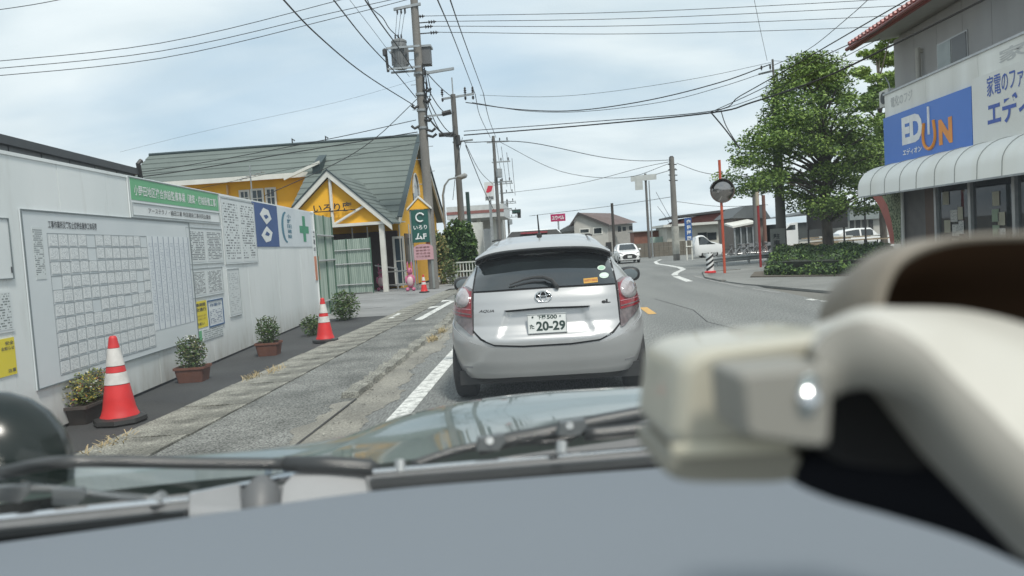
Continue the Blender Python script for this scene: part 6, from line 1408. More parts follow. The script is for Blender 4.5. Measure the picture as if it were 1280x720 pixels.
# ================================================================== TREES AND HEDGE
M_BARK = mat('bark', (.13, .115, .095), .9, (.07, .06, .05), 6, bump=.8, bscale=18, stretch=(1, 1, .3))
def tree(name, label, px, pyb, Y, outline, dy, n, lsize, mats, wts, seed, trunk_r, nclump=70, fork=.33, group='trees beside the shop'):
    """outline: list of (px left, px right) at descending picture rows -> crown shape"""
    p = atY(px, pyb, Y); z0 = zg(Y); t_ = thing(name, label, 'tree', (p.x, Y, z0), 0, group)
    rs = random.Random(seed); nr = np.random.RandomState(seed)
    rows_ = [(zpx(y, p.x, Y), atY(xl, y, Y).x, atY(xr, y, Y).x) for y, xl, xr in outline]      # (z, xl, xr)
    zt, zb = rows_[0][0], rows_[-1][0]
    def span(z):
        for (za, a, c), (zb2, e, g) in zip(rows_, rows_[1:]):
            if zb2 <= z <= za: t = (z-zb2)/(za-zb2); return e+(a-e)*t, g+(c-g)*t
        return rows_[-1][1:]
    cl = []
    while len(cl) < nclump:
        z = zb+(zt-zb)*rs.random()**.9; xl, xr = span(z); w = xr-xl; 
        if rs.random() > w/7.5+.15: continue
        x = xl+w*rs.random(); dm = dy*min(1, w/5); y = Y+rs.uniform(-1, 1)*dm; 
        cl.append((Vector((x+rs.gauss(0, .12), y, z)), rs.uniform(.24, .74)))
    # trunk and limbs
    b = B(); top = Vector((p.x+.1, Y, zb+(zt-zb)*.72)); tp = [Vector((p.x, Y, z0-.1)), Vector((p.x+.02, Y, z0+.4)), Vector((p.x-.05, Y, z0+1.8)), Vector((p.x+.05, Y, zb+(zt-zb)*fork)), top]
    b.tube(tp, [trunk_r*1.25, trunk_r, trunk_r*.85, trunk_r*.6, trunk_r*.15], 10); b.build('trunk', M_BARK, t_, smooth=True)
    b = B()
    for i, (c, r) in enumerate(cl):
        if i % 3: continue
        t = rs.uniform(.3, .9); zz_ = z0+1.6+(top.z-z0-1.6)*max(0, min(.95, (c.z-z0-2.6)/(top.z-z0-1.6)*.9+rs.uniform(-.06, .06))); s_ = Vector((p.x+.03, Y, zz_)); m_ = s_.lerp(c, .5)+Vector((0, 0, .25)); b.tube([s_, m_, c], [trunk_r*.28, trunk_r*.16, .015], 5)
    b.build('limbs', M_BARK, t_, smooth=True)
    # leaves
    per = n//len(cl); V_ = []; MI = []
    for c, r in cl:
        k = int(per*(r/.53)**2); d = nr.normal(size=(k, 3)); d /= np.linalg.norm(d, axis=1)[:, None]; rad = r*(nr.rand(k, 1)**.4)*np.array([[1.3, 1.15, .6]])
        cp = np.array(c)+d*rad
        u = nr.normal(size=(k, 3)); u[:, 2] *= .5; u /= np.linalg.norm(u, axis=1)[:, None]
        w = np.cross(u, nr.normal(size=(k, 3))); w /= np.linalg.norm(w, axis=1)[:, None]
        s = lsize*nr.uniform(.6, 1.35, (k, 1)); 
        V_.append(np.stack([cp-u*s, cp+w*s*.5, cp+u*s, cp-w*s*.5], 1).reshape(-1, 3)); MI.append(nr.choice(len(mats), size=k, p=wts))
    V_ = np.concatenate(V_)-np.array(t_.location)[None, :]; MI = np.concatenate(MI); nf = len(V_)//4
    me = bpy.data.meshes.new('crown'); me.vertices.add(len(V_)); me.vertices.foreach_set('co', V_.ravel()); me.loops.add(nf*4); me.loops.foreach_set('vertex_index', np.arange(nf*4)); me.polygons.add(nf); me.polygons.foreach_set('loop_start', np.arange(nf)*4)
    for m in mats: me.materials.append(m)
    me.polygons.foreach_set('material_index', MI); me.update(); me.validate()
    o = bpy.data.objects.new('crown', me); COL.objects.link(o); o.parent = t_; return t_
LT1 = leafmat('maple_leaf', (.16, .25, .055), (.09, .155, .035)); LT2 = leafmat('maple_leaf_light', (.25, .35, .08), (.16, .25, .055)); LT3 = leafmat('maple_leaf_dark', (.06, .115, .03), (.035, .07, .02))
tree('street_tree', 'broad dense green tree in front of the shop end with the pole beside it', 1036, 318, 35.0,
     [(66, 1010, 1022), (85, 985, 1045), (110, 972, 1062), (140, 962, 1078), (160, 944, 1090), (180, 920, 1098), (205, 914, 1104), (232, 926, 1104), (252, 962, 1104), (268, 1004, 1080)], 2.8, 56000, .072, [LT1, LT2, LT3], [.45, .33, .22], 3, .26, 235)
tree('street_tree', 'paler yellowish green tree rising behind the shop corner', 1105, 300, 44.0,
     [(30, 1112, 1122), (55, 1085, 1140), (80, 1070, 1150), (110, 1066, 1160), (160, 1072, 1160), (210, 1078, 1160), (250, 1085, 1150)], 2.2, 26000, .11, [leafmat('pale_leaf', (.3, .42, .1), (.2, .29, .07)), LT2, LT1], [.55, .3, .15], 8, .2, 60)
# hedge
ha, hc, hd, he = G(958, 346), G(1112, 345.5), G(1120, 322), G(968, 326)
hg_ = thing('hedge', 'low clipped dark green hedge below the tree on the corner', 'hedge', ((ha.x+hc.x)/2, (ha.y+hd.y)/2, 0))
nr = np.random.RandomState(5); fs_ = B(); N_ = 15000; mats_h = [leafmat('hedge_leaf', (.05, .095, .03), (.025, .05, .018)), LT1, LT3]
for i in range(N_):
    u, v, w = nr.rand(), nr.rand(), nr.rand(); 
    if nr.rand() < .6: w = 1-.25*nr.rand()**2
    elif nr.rand() < .6: v = nr.rand()*.08
    e_ = min(u, 1-u)/.05; w *= min(1, .35+.65*e_)
    A_ = ha.lerp(hc, u); B_ = he.lerp(hd, u); pp = A_.lerp(B_, v); z = (.02+.56*w*(.85+.25*math.sin(u*17)*math.sin(v*9+u*5)))*min(1, .55+v*3)
    c = Vector((pp.x+nr.normal()*.06, pp.y+nr.normal()*.06, z)); a = Vector(nr.normal(size=3)).normalized(); e = a.cross(Vector(nr.normal(size=3))).normalized(); s = .06*nr.uniform(.6, 1.4)
    fs_.add([c-a*s, c+e*s*.5, c+a*s, c-e*s*.5], [(0, 1, 2, 3)], int(nr.choice(3, p=[.55, .2, .25])))
fs_.build('foliage', mats_h, hg_)
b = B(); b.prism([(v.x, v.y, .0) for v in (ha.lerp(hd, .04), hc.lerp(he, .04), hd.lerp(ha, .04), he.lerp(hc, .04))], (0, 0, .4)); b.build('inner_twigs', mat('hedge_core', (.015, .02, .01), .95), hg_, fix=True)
bed = slabpoly('planting_bed', [ha+Vector((-.5, -.15, 0)), hc+Vector((.3, -.15, 0)), hd+Vector((.3, .2, 0)), he+Vector((-.4, .2, 0))], .05, mat('bed_soil', (.12, .105, .085), .95, (.08, .07, .055), 3))
for (px, py, n, s) in ((1072, 355, 50, 3), (1060, 356.5, 40, 5)):
    tuft(px, py, n, .1, 'thin weeds in the joint of the right pavement, '+('nearer the pale slab' if s == 3 else 'nearer the road'), 20+s)

# ================================================================== ELECTRICAL SHOP (right)
M_SHW = mat('shop_panel_white', (.78, .78, .74), .55, (.62, .61, .56), .9, stretch=(1, 1, .25)); M_SHG = mat('shop_grey_siding', (.37, .365, .36), .8, (.30, .295, .29), .7, stretch=(1, 1, .3))
XF = 11.0; YE = 25.5; YN = 4.0
shop = thing('electrical_shop', 'two storey electrical shop with blue sign board, white awning and red eave', 'shop', (XF, YE, 0))
yb0 = YE
k = 0
while yb0 > YN:                                 # fascia panels
    y1_ = max(YN, yb0-2.7); b = B(); b.box((XF, y1_+.006, 3.1), (XF+.25, yb0-.006, 5.43)); b.build('fascia_panel', M_SHW, shop); yb0 = y1_
b = B(); b.box((XF-.04, YN, 5.432), (XF+.3, YE+.03, 5.49)); b.build('parapet_cap', M_ALU, shop)
b = B(); b.box((XF+.252, YN, 2.7), (XF+9, YE, 5.3)); b.build('wall', M_SHG, shop)
# stained ghost of old letters on the parapet
for (y0, y1, z0, z1) in ((25.05, 23.6, 4.95, 5.28), (19.2, 17.0, 4.98, 5.3)):
    lettering('電化のフジ' if y0 > 20 else '家電', (XF, y0, z0), (0, y1-y0, 0), (0, 0, z1-z0), mat('ghost_letter', (.50, .505, .49), .6), shop, 'ghost_lettering', .02, lift=.004)
# upper storey, set back
XU = 12.5; YU0 = 28.1
b = B(); y = YU0; k = 0
while y > YN:
    y1_ = max(YN, y-1.5); b = B(); b.box((XU, y1_+.008, 5.0), (XU+.2, y-.008, 7.75)); b.build('siding_panel', M_SHG, shop); y = y1_
b = B(); b.box((XU+.202, YN, 5.3), (XU+8, YU0-.005, 7.9)); b.build('wall', M_SHG, shop)
b = B(); b.box((XU+.01, YE+.002, zg(28)), (XU+8, YU0-.01, 5.28)); b.build('rear_wall', M_SHG, shop)
# window upstairs
yw0, yw1 = 25.0, 23.35; zw0, zw1 = 6.02, 6.78
b = B(); b.box((XU-.03, yw1-.05, zw0-.05), (XU-.002, yw0+.05, zw1+.05)); wf_ = b.build('window', M_ALU, shop)
b = B(); b.box((XU-.045, yw0-.78, zw0), (XU-.032, yw0, zw1)); b.build('pane', mat('pale_pane', (.3, .34, .33), .25), wf_)
b = B(); b.box((XU-.045, yw1, zw0), (XU-.032, yw0-.84, zw1)); b.build('pane', mat('dark_pane', (.09, .095, .1), .3), wf_)
b = B(); b.box((XU-.06, yw1-.08, zw0-.11), (XU-.002, yw0+.08, zw0-.052)); b.build('sill', M_ALU, shop)
p = atX(1147, 60, XU-.15); b = B(); b.tube([(XU-.15, p.y, p.z), (XU-.15, p.y, 5.6)], .08, 10); b.tube([(XU-.15, p.y, p.z-.1), (XU+.05, p.y, p.z-.1)], .07, 8); b.build('vent_pipe', mat('pipe_beige', (.4, .39, .35), .5), shop, smooth=True)
b = B(); b.box((XF+.6, 26.6, 5.3), (XF+1.1, 27.3, 5.85)); ac = b.build('air_conditioner', M_WT, shop)
b = B(); b.tube([(XF+.59, 26.95, 5.58), (XF+.57, 26.95, 5.58)], .2, 16); b.build('fan_grille', M_BLACK, ac)
b = B(); b.tube([(XF+.4, 25.9, 5.45), (XF+.35, 25.95, 5.9), (XF+.3, 26.1, 6.15)], .018, 5); b.build('aerial_wire', M_STEEL, shop)
# eave: soffit, thick red edge of round tiles
XEv = 11.15
b = B(); b.add([(XEv+.1, YN, 7.72), (XU+.3, YN, 7.92), (XU+.3, YU0+.3, 7.92), (XEv+.1, YU0+.1, 7.72)], [(0, 1, 2, 3)]); b.build('soffit', mat('soffit', (.42, .42, .4), .8), shop)
M_RT = mat('red_roof_tile', (.3, .035, .03), .4, (.2, .03, .028), 3, coat=.3)
b = B(); b.grid([[(XEv, YN, 7.84), (XEv, YU0+.4, 7.84)], [(XU+3.5, YN, 9.1), (XU+3.5, YU0+.4, 9.1)]]); b.build('roof', M_RT, shop)
y = YU0+.35
while y > 9:
    b = B(); b.tube([(XEv-.06, y, 7.83), (XEv+1.6, y, 8.42)], .085, 8); b.build('roof_tile', M_RT, shop, smooth=True); y -= .3
b = B(); b.box((XEv, YN, 7.6), (XEv+.1, YU0+.42, 7.8)); b.build('fascia_board', mat('red_fascia', (.25, .04, .035), .5), shop)
b = B(); b.tube([(XEv-.1, YN, 7.7), (XEv-.1, YU0+.45, 7.66)], .07, 8); b.build('gutter', mat('dark_red_gutter', (.16, .03, .028), .45), shop)
# signboards
def fpanel(name, px0, px1, pyt0, pyb0, zt, zb, y0, y1, m):
    b = B(); b.box((XF-.09, y1, zb), (XF-.003, y0, zt)); return b.build(name, m, shop)
fpanel('blue_sign', 0, 0, 0, 0, 4.69, 3.1, 25.44, 20.28, mat('sign_royal_blue', (.035, .16, .56), .35, (.03, .15, .53), 1))
fpanel('white_sign', 0, 0, 0, 0, 4.84, 3.1, 20.25, 13.4, mat('sign_panel_white', (.7, .7, .67), .4, (.66, .65, .6), .8))
def stext(t, px0, pyb0, px1, pyt1, m, bold=.03, name='sign_lettering'):
    a = atX(px0, pyb0, XF-.094); c = atX(px1, pyt1, XF-.094); return lettering(t, a, (0, c.y-a.y, 0), (0, 0, c.z-a.z), m, shop, name, bold, lift=.004)
M_SW = mat('sign_letter_white', (.8, .8, .8), .4); M_SO = mat('sign_letter_orange', (.8, .28, .02), .4); M_SB = mat('sign_letter_blue', (.03, .09, .4), .4)
def yz(px, py): a = atX(px, py, XF-.094); return a.y, a.z
stext('ED', 1128, 182, 1152, 139, M_SW, .055); stext('N', 1174, 182, 1190, 145, M_SO, .06)
yc = yz(1161.5, 160)[0]; zi0 = yz(1161.5, 168)[1]; zi1 = yz(1161.5, 133)[1]; zb_ = yz(1161.5, 186)[1]; zt_ = yz(1161.5, 152)[1]
b = B(); b.tube([(XF-.1, yc, zi1), (XF-.1, yc, zi0)], .04, 10); b.build('sign_letter_bar', M_SW, shop, smooth=True)
hy_ = abs(yz(1154.5, 170)[0]-yz(1169.5, 170)[0])/2; zc = zb_+hy_*.95
pts = [(XF-.1, yc-hy_*.8, zt_), (XF-.1, yc-hy_, zc+.12)]+[(XF-.1, yc-hy_*math.cos(R(a_)), zc-hy_*.95*math.sin(R(a_))) for a_ in range(0, 181, 15)]+[(XF-.1, yc+hy_, zc+.12), (XF-.1, yc+hy_*.8, zt_)]
b = B(); b.tube(pts, .05, 8); b.build('sign_letter_ring', M_SO, shop, smooth=True)
stext('エディオン', 1129, 195, 1152, 181, M_SW, .03)
a = atX(1234, 122, XF-.094); c = atX(1279, 88, XF-.094); lettering('家電のファ', (XF-.094, a.y, a.z+.0), (0, c.y-a.y, 0), (0, 0, .50), M_SB, shop, 'sign_lettering', .008, lift=.004)
a = atX(1235, 160, XF-.094); c = atX(1300, 120, XF-.094); lettering('エディオン', (XF-.094, a.y, a.z), (0, (c.y-a.y)*1.5, 0), (0, 0, .66), M_SB, shop, 'sign_lettering', .03, lift=.004)
# awning in curved segments
prof = [(XF-.005, 3.18)]+[(XF-.9*math.sin(t)**.9-.005, 2.55+.63*math.cos(t)**1.1) for t in [math.pi/2*k/8 for k in range(1, 9)]]+[(XF-.92, 2.22)]
M_AWN = mat('awning_vinyl', (.88, .88, .84), .5, (.76, .74, .66), .8, stretch=(1, 1, .2), lo=.45, hi=.8); y = 25.6
prof[-2] = (XF-.905, 2.55)
while y > 6:
    y1_ = y-1.0; b = B(); b.grid([[(x, yy, z) for x, z in prof] for yy in (y-.012, y1_+.012)]); b.grid([[(x+.01, yy, z-.01) for x, z in prof] for yy in (y-.012, y1_+.012)], flip=True); b.build('awning_panel', M_AWN, shop, smooth=60)
    b = B(); b.tube([(x-.004, y1_, z+.004) for x, z in prof], .014, 6); b.build('awning_rib', mat('awning_seam', (.4, .4, .38), .6), shop, smooth=True); y = y1_
b = B(); b.add([(x, 25.59, z) for x, z in prof]+[(XF, 25.59, 2.22)], [tuple(range(len(prof)+1))]); b.build('awning_end', M_AWN, shop)
b = B(); b.box((XF-.93, 6, 2.19), (XF-.88, 25.6, 2.235)); b.build('awning_edge', M_STEEL, shop)
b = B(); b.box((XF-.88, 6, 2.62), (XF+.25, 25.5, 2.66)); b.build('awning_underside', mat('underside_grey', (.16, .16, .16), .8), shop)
# shop front
XG = XF+.3; M_IN = mat('shop_interior', (.05, .05, .048), .8)
b = B(); b.box((XG+1.6, 6, .0), (XG+1.7, 25.2, 2.6)); b.build('interior_wall', mat('interior_grey', (.09, .09, .085), .8, (.05, .05, .05), 1.2), shop)
def gy(px, x=XG): return atX(px, 250, x).y
segs = [(1127, 1156, 'grey_pier', mat('pier_grey', (.16, .15, .14), .8)), (1156, 1169, 'brown_panel', mat('brown_panel', (.12, .07, .045), .6))]
for a_, c_, nm, m_ in segs: b = B(); b.box((XG, gy(c_), 0), (XG+.15, gy(a_), 2.6)); b.build(nm, m_, shop)
for a_, c_ in ((1171, 1211), (1214, 1266), (1270, 1330), (1334, 1420)):
    y0, y1 = gy(a_), gy(c_); b = B(); b.box((XG+.05, y1, .3), (XG+.06, y0, 2.55)); b.build('window_pane', glass_mat('shop_glass', (.62, .68, .67)), shop)
for px in (1169.5, 1212.5, 1268, 1332): b = B(); y = gy(px); b.box((XG-.03, y-.06, 0), (XG+.1, y+.06, 2.6)); b.build('mullion', M_ALU, shop)
b = B(); b.box((XG-.01, 6, .0), (XG+.12, gy(1169.5)-.07, .3)); b.build('plinth', M_STEEL, shop)
b = B(); b.box((XG-.02, 6, 2.3), (XG+.11, gy(1169.5)-.07, 2.36)); b.build('transom', M_ALU, shop)
rnd = random.Random(2); pcs = [mat('poster_a', (.55, .53, .48), .6), mat('poster_b', (.25, .33, .22), .6), mat('poster_c', (.40, .38, .28), .6), mat('poster_d', (.35, .36, .38), .6)]
M_PP = print_mat('shop_poster_print', (.5, .5, .47), (.15, .16, .16), 8, 6, .5)
for c0_, n_, z0_, w_s in ((1181, 4, .55, .34), (1191, 4, .45, .36), (1199, 2, .9, .26), (1243, 3, .8, .3), (1250, 2, .7, .3)):
    for k in range(n_):
        yc_ = gy(c0_)+rnd.uniform(-.04, .04); z = z0_+k*.4; h = rnd.uniform(.28, .37); xo = XG+.035
        if rnd.random() < .2: continue
        sheet((xo, yc_+w_s/2, z), (xo, yc_-w_s/2, z), (xo, yc_-w_s/2, z+h), (xo, yc_+w_s/2, z+h), 'window_poster', M_PP if rnd.random() < .6 else pcs[rnd.randrange(4)], shop, .004)
for k in range(7):
    y = rnd.uniform(gy(1300), gy(1176)); h = rnd.uniform(.8, 1.5); b = B(); b.box((XG+.7, y-.3, 0), (XG+1.2, y+.3, h)); b.build('display_stand', pcs[rnd.randrange(4)], shop)
# red arch with leafy panel at the shop end
ar = thing('arch_panel', 'curved red arch strip with green speckled panel at the end of the awning', 'decoration', (XF+.2, 25.6, 0))
pa = [atX(x, y, XF+.1) for x, y in ((1091, 246), (1099, 258), (1106, 275), (1111, 292), (1113, 305))]; pb = [atX(x, y, XF+.1) for x, y in ((1101, 243), (1109, 256), (1114, 275), (1117, 292), (1118, 305))]
b = B(); b.grid([pa, pb]); b.grid([[v+Vector((.15, 0, 0)) for v in pb], [v+Vector((.15, 0, 0)) for v in pa]]); b.grid([[v for v in pa], [v+Vector((.15, 0, 0)) for v in pa]], flip=True); b.build('red_strip', mat('coral_red', (.42, .09, .06), .5), ar)
pc2 = [atX(x, y, XF+.12) for x, y in ((1126, 240), (1126, 256), (1126, 275), (1126, 292), (1126, 305))]
b = B(); b.grid([pb, pc2]); b.build('speckled_panel', mat('speckled_green', (.25, .28, .16), .8, (.06, .09, .04), 14, lo=.42, hi=.58), ar)
b = B(); y = atX(1128.5, 270, XF-.1).y; b.tube([(XF-.1, y, 0), (XF-.1, y, 2.3)], .05, 8); b.build('awning_post', M_WT, shop)

# ================================================================== THE CAR WE SIT IN
ego = thing('driven_car', 'dark green car we sit in: bonnet, wipers, grey dashboard and windscreen at the bottom', 'car', (0.2, .9, 0))
M_DGRN = mat('dark_green_paint', (.11, .15, .135), .3, (.09, .125, .112), 1.5, coat=.9, metal=.3)
M_DGRM = mat('mirror_green', (.008, .015, .013), .22, (.006, .01, .009), 1.5, spec=.35)
M_DASH = mat('dash_vinyl', (.145, .166, .19), .6, (.14, .16, .184), 1, bump=.12, bscale=600)
M_TRIM = mat('cowl_grey', (.11, .115, .12), .5, (.09, .095, .1), 6, bump=.1); M_TRIML = mat('cowl_pale', (.24, .25, .26), .55, (.2, .21, .22), 6)
M_WIP = mat('wiper_black', (.025, .028, .03), .4, (.035, .038, .04), 5)
def catm(P_, k):
    Q_ = [P_[0]*2-P_[1]]+P_+[P_[-1]*2-P_[-2]]; o = []
    for i in range(1, len(Q_)-2):
        for j in range(k):
            t = j/k; a, b_, c, d = Q_[i-1], Q_[i], Q_[i+1], Q_[i+2]; o.append(.5*((2*b_)+(c-a)*t+(2*a-5*b_+4*c-d)*t*t+(3*b_-a-3*c+d)*t**3))
    return o+[P_[-1]]
def loft(rows, ku=5, kv=5):
    rr = [catm([Vector(p) for p in r], ku) for r in rows]; cols = [catm([r[j] for r in rr], kv) for j in range(len(rr[0]))]
    return [[c[i] for c in cols] for i in range(len(cols[0]))]
# bonnet: rows from the scuttle forward over the crest and down
r_back = [PP(-140, 650, .95), PP(60, 622, 1.0), PP(235, 602, 1.05), PP(350, 592, 1.08), PP(470, 580, 1.1), PP(600, 562, 1.12), PP(810, 532, 1.14), PP(1050, 500, 1.14), PP(1300, 470, 1.1)]
r_mid = [PP(-120, 612, 1.08), PP(70, 599, 1.12), PP(220, 586, 1.17), PP(340, 575, 1.21), PP(450, 559, 1.27), PP(590, 532, 1.36), PP(810, 508, 1.42), PP(1050, 484, 1.42), PP(1300, 462, 1.4)]
r_crest = [PP(-100, 590, 1.2), PP(100, 577, 1.25), PP(250, 570, 1.3), PP(350, 561, 1.35), PP(430, 547, 1.45), PP(525, 513, 1.6), PP(640, 494, 1.72), PP(810, 484, 1.75), PP(1300, 458, 1.75)]
r_nose = [p+Vector((-.02, .10, -.12)) for p in r_crest]; r_low = [p+Vector((-.04, .12, -.45)) for p in r_crest]
b = B(); b.grid(loft([r_low, r_nose, r_crest, r_mid, r_back], 6, 6)); hood = b.build('bonnet', M_DGRN, ego, smooth='all')
b = B(); b.tube(catm([PP(330, 583, 1.17)+Vector((0, 0, .001)), PP(420, 563, 1.28)+Vector((0, 0, .002)), PP(500, 533, 1.5)+Vector((0, 0, .001))], 8), .004, 6); b.build('bonnet_crease', M_DGRN, ego, smooth='all')
# scuttle (cowl) between bonnet and windscreen
c_top = [p+Vector((0, -.015, -.012)) for p in r_back]; c_mid = [p+Vector((0, -.10, -.075)) for p in r_back]; c_low = [p+Vector((0, -.28, -.09)) for p in r_back]
b = B(); b.grid(loft([c_top, c_mid, c_low], 5, 4)); b.build('scuttle', M_TRIM, ego, smooth='all')
# raised cowl covers
def pad(pts, name, m, th=.02, par=ego):
    P_ = [Vector(p) for p in pts]; n = (P_[1]-P_[0]).cross(P_[-1]-P_[0]).normalized(); 
    if n.dot(CC-P_[0]) < 0: n = -n
    b = B(); k = len(P_); cen = sum(P_, Vector())/k; inn = [cen+(p-cen)*.94+n*th for p in P_]; 
    b.add(P_+inn, [tuple(range(k, 2*k))]+[(i, (i+1) % k, k+(i+1) % k, k+i) for i in range(k)]); return b.build(name, m, par, smooth=50, fix=True)
pad([PP(348, 640, .93), PP(352, 612, .95), PP(366, 596, .97), PP(440, 592, .98), PP(458, 598, .98), PP(466, 640, .95)], 'scuttle_cover', M_TRIML, .012)
pad([PP(236, 656, .90), PP(238, 621, .93), PP(302, 608, .95), PP(306, 646, .91)], 'scuttle_cover', M_TRIML, .008)
b = B(); b.tube([PP(326, 640, .92), PP(327, 612, .93), PP(328, 601, .94)], [.024, .022, .012], 14); b.build('washer_tower', M_TRIM, ego, smooth=50)
pad([PP(-20, 700, .80), PP(-20, 668, .84), PP(150, 650, .87), PP(236, 640, .89), PP(240, 660, .87)], 'scuttle_cover', M_TRIML, .005)
b = B(); b.tube([PP(238, 620, .945), PP(300, 608, .96), PP(350, 598, .97), PP(400, 590, .99)], .005, 6); b.build('edge_strip', M_CHROME, ego)
# left wiper: arm sweeping across, blade with bright spine
wl_ = B(); wl_.tube(catm([PP(-60, 606, .78), PP(0, 592, .82), PP(40, 583, .86), PP(85, 577, .9), PP(160, 577, .92), PP(250, 579, .94), PP(358, 580, .96)], 5), .0075, 8)
w1 = wl_.build('wiper_arm', M_WIP, ego, smooth='all')
b = B(); b.tube([PP(356, 580, .96), PP(410, 581, .965), PP(462, 584, .97), PP(474, 588, .97)], [.010, .0115, .0115, .007], 10); b.build('arm_base', M_WIP, w1, smooth='all')
def blade(p, q, par_name, off=0):
    p, q = Vector(p), Vector(q); d = (q-p).normalized(); up = CU
    b = B(); b.obox(p-up*.015, q-p, -CF*.012, up*.008); bl = b.build('wiper_blade', M_WIP, ego)
    b = B(); b.tube([p+up*.0035, q+up*.0035], .0038, 8); b.build('blade_spine', M_CHROME, bl)
    b = B(); b.obox(p-up*.024, q-p, -CF*.004, up*.009); b.build('rubber_lip', M_RUBBER, bl); return bl
bl1 = blade(PP(-80, 660, .80), PP(236, 628, .88), 'a')
for (x, y) in ((12, 614), (82, 618)): pad([PP(x-16, y+10, .85), PP(x-16, y-8, .85), PP(x+24, y-10, .86), PP(x+28, y-2, .86), PP(x+16, y+12, .86)], 'wiper_link', mat('wiper_link_grey', (.09, .1, .105), .4), .012)
b = B(); b.tube(catm([PP(-30, 625, .84), PP(30, 612, .86), PP(80, 612, .87), PP(120, 618, .88), PP(195, 624, .88)], 5), .0045, 8); b.build('wiper_bow', MATS['wiper_link_grey'], ego, smooth='all')
b = B(); b.tube([PP(190, 630, .875), PP(206, 622, .875)], .009, 8); b.build('blade_clip', M_STEEL, ego)
# right wiper
bl2 = blade(PP(466, 594, .93), PP(1020, 546, 1.02), 'b')
b = B(); b.obox(PP(464, 606, .925), PP(1020, 560, 1.015)-PP(464, 606, .925), -CF*.01, CU*.008); b.build('wiper_underblade', M_WIP, ego)
b = B(); b.tube(catm([PP(514, 581, .95), PP(560, 566, .96), PP(600, 557, .97), PP(650, 552, .975), PP(700, 550, .98), PP(730, 538, .985)], 5), [.003]*0 or .0055, 8); b.build('wiper_bow', M_WIP, ego, smooth='all')
b = B(); b.tube(catm([PP(598, 560, .97), PP(640, 549, .975), PP(690, 540, .98), PP(780, 521, 1.0), PP(1000, 482, 1.04)], 5), [.005]*0 or .010, 8); b.build('wiper_arm', M_WIP, ego, smooth='all')
b = B(); b.tube(catm([PP(730, 543, .975), PP(800, 536, .98), PP(1000, 512, 1.0)], 4), .009, 8); b.build('wiper_arm', M_WIP, ego, smooth='all')
for (x, y) in ((612, 552), (712, 533)):
    pad([PP(x-18, y+9, .955), PP(x-15, y-7, .955), PP(x+16, y-12, .96), PP(x+19, y-4, .96), PP(x+10, y+8, .96)], 'wiper_link', MATS['wiper_link_grey'], .014)
    b = B(); b.tube([PP(x, y-1, .942), PP(x, y-1, .95)], .005, 8); b.build('link_bolt', M_STEEL, ego)
for x, y in ((500, 583), (702, 560)): b = B(); b.tube([PP(x, y+7, .935), PP(x, y-8, .94)], .007, 8); b.build('blade_clip', M_STEEL, ego)
# fender mirror pod on the left wing
cen = PP(-14, 588, 1.1); b = B(); rows = []
for i in range(13):
    t = math.pi*i/12; rows.append([cen+CR*(.115*math.sin(t)*math.cos(u)*1.0)+CU*(.115*math.cos(t) if i < 7 else .14*math.cos(t))+CF*(.09*math.sin(t)*math.sin(u)) for u in [2*math.pi*k/28 for k in range(29)]])
b.grid(rows); mp_ = b.build('fender_mirror', M_DGRM, ego, smooth='all', fix=True)
b = B(); b.tube([cen-CR*.05+CU*.02-CF*.07, cen-CR*.05+CU*.02-CF*.088], .075, 22); b.build('mirror_glass', mat('dark_mirror_glass', (.05, .06, .06), .08, metal=.6), mp_, fix=True)
b = B(); b.tube([cen-CU*.1, cen-CU*.26], [.05, .07], 10); b.build('mirror_stalk', M_DGRM, mp_, smooth='all')
# dashboard
far_ = [PP(-150, 703, 0.696), PP(0, 682, 0.708), PP(220, 652, 0.725), PP(460, 618, 0.742), PP(640, 602, 0.754), PP(800, 590, 0.766), PP(1000, 576, 0.771), PP(1400, 552, 0.789)]
def drop(r, dy, dz): return [p+Vector((0, dy, dz)) for p in r]
rows = [drop(far_, .06, -.13), drop(far_, .035, -.03), drop(far_, .008, -.002), drop(far_, -.02, .0), drop(far_, -.2, -.012), drop(far_, -.4, -.03), drop(far_, -.52, -.08), drop(far_, -.56, -.25)]
b = B(); b.grid(loft(rows, 5, 4)); b.build('dashboard', M_DASH, ego, smooth='all')
# windscreen
g0 = [Vector((x, .93-.05*abs(x-.25)**2, 1.075)) for x in (-.75, -.4, 0, .4, .8, 1.2)]; g1 = [Vector((p.x*.95, p.y-.87, 1.70)) for p in g0]; gm = [(a+c)/2+Vector((0, .02, .012)) for a, c in zip(g0, g1)]
b = B(); b.grid(loft([g0, gm, g1], 4, 6)); b.build('windscreen', glass_mat('windscreen_glass', (.975, .985, .98)), ego, smooth='all')

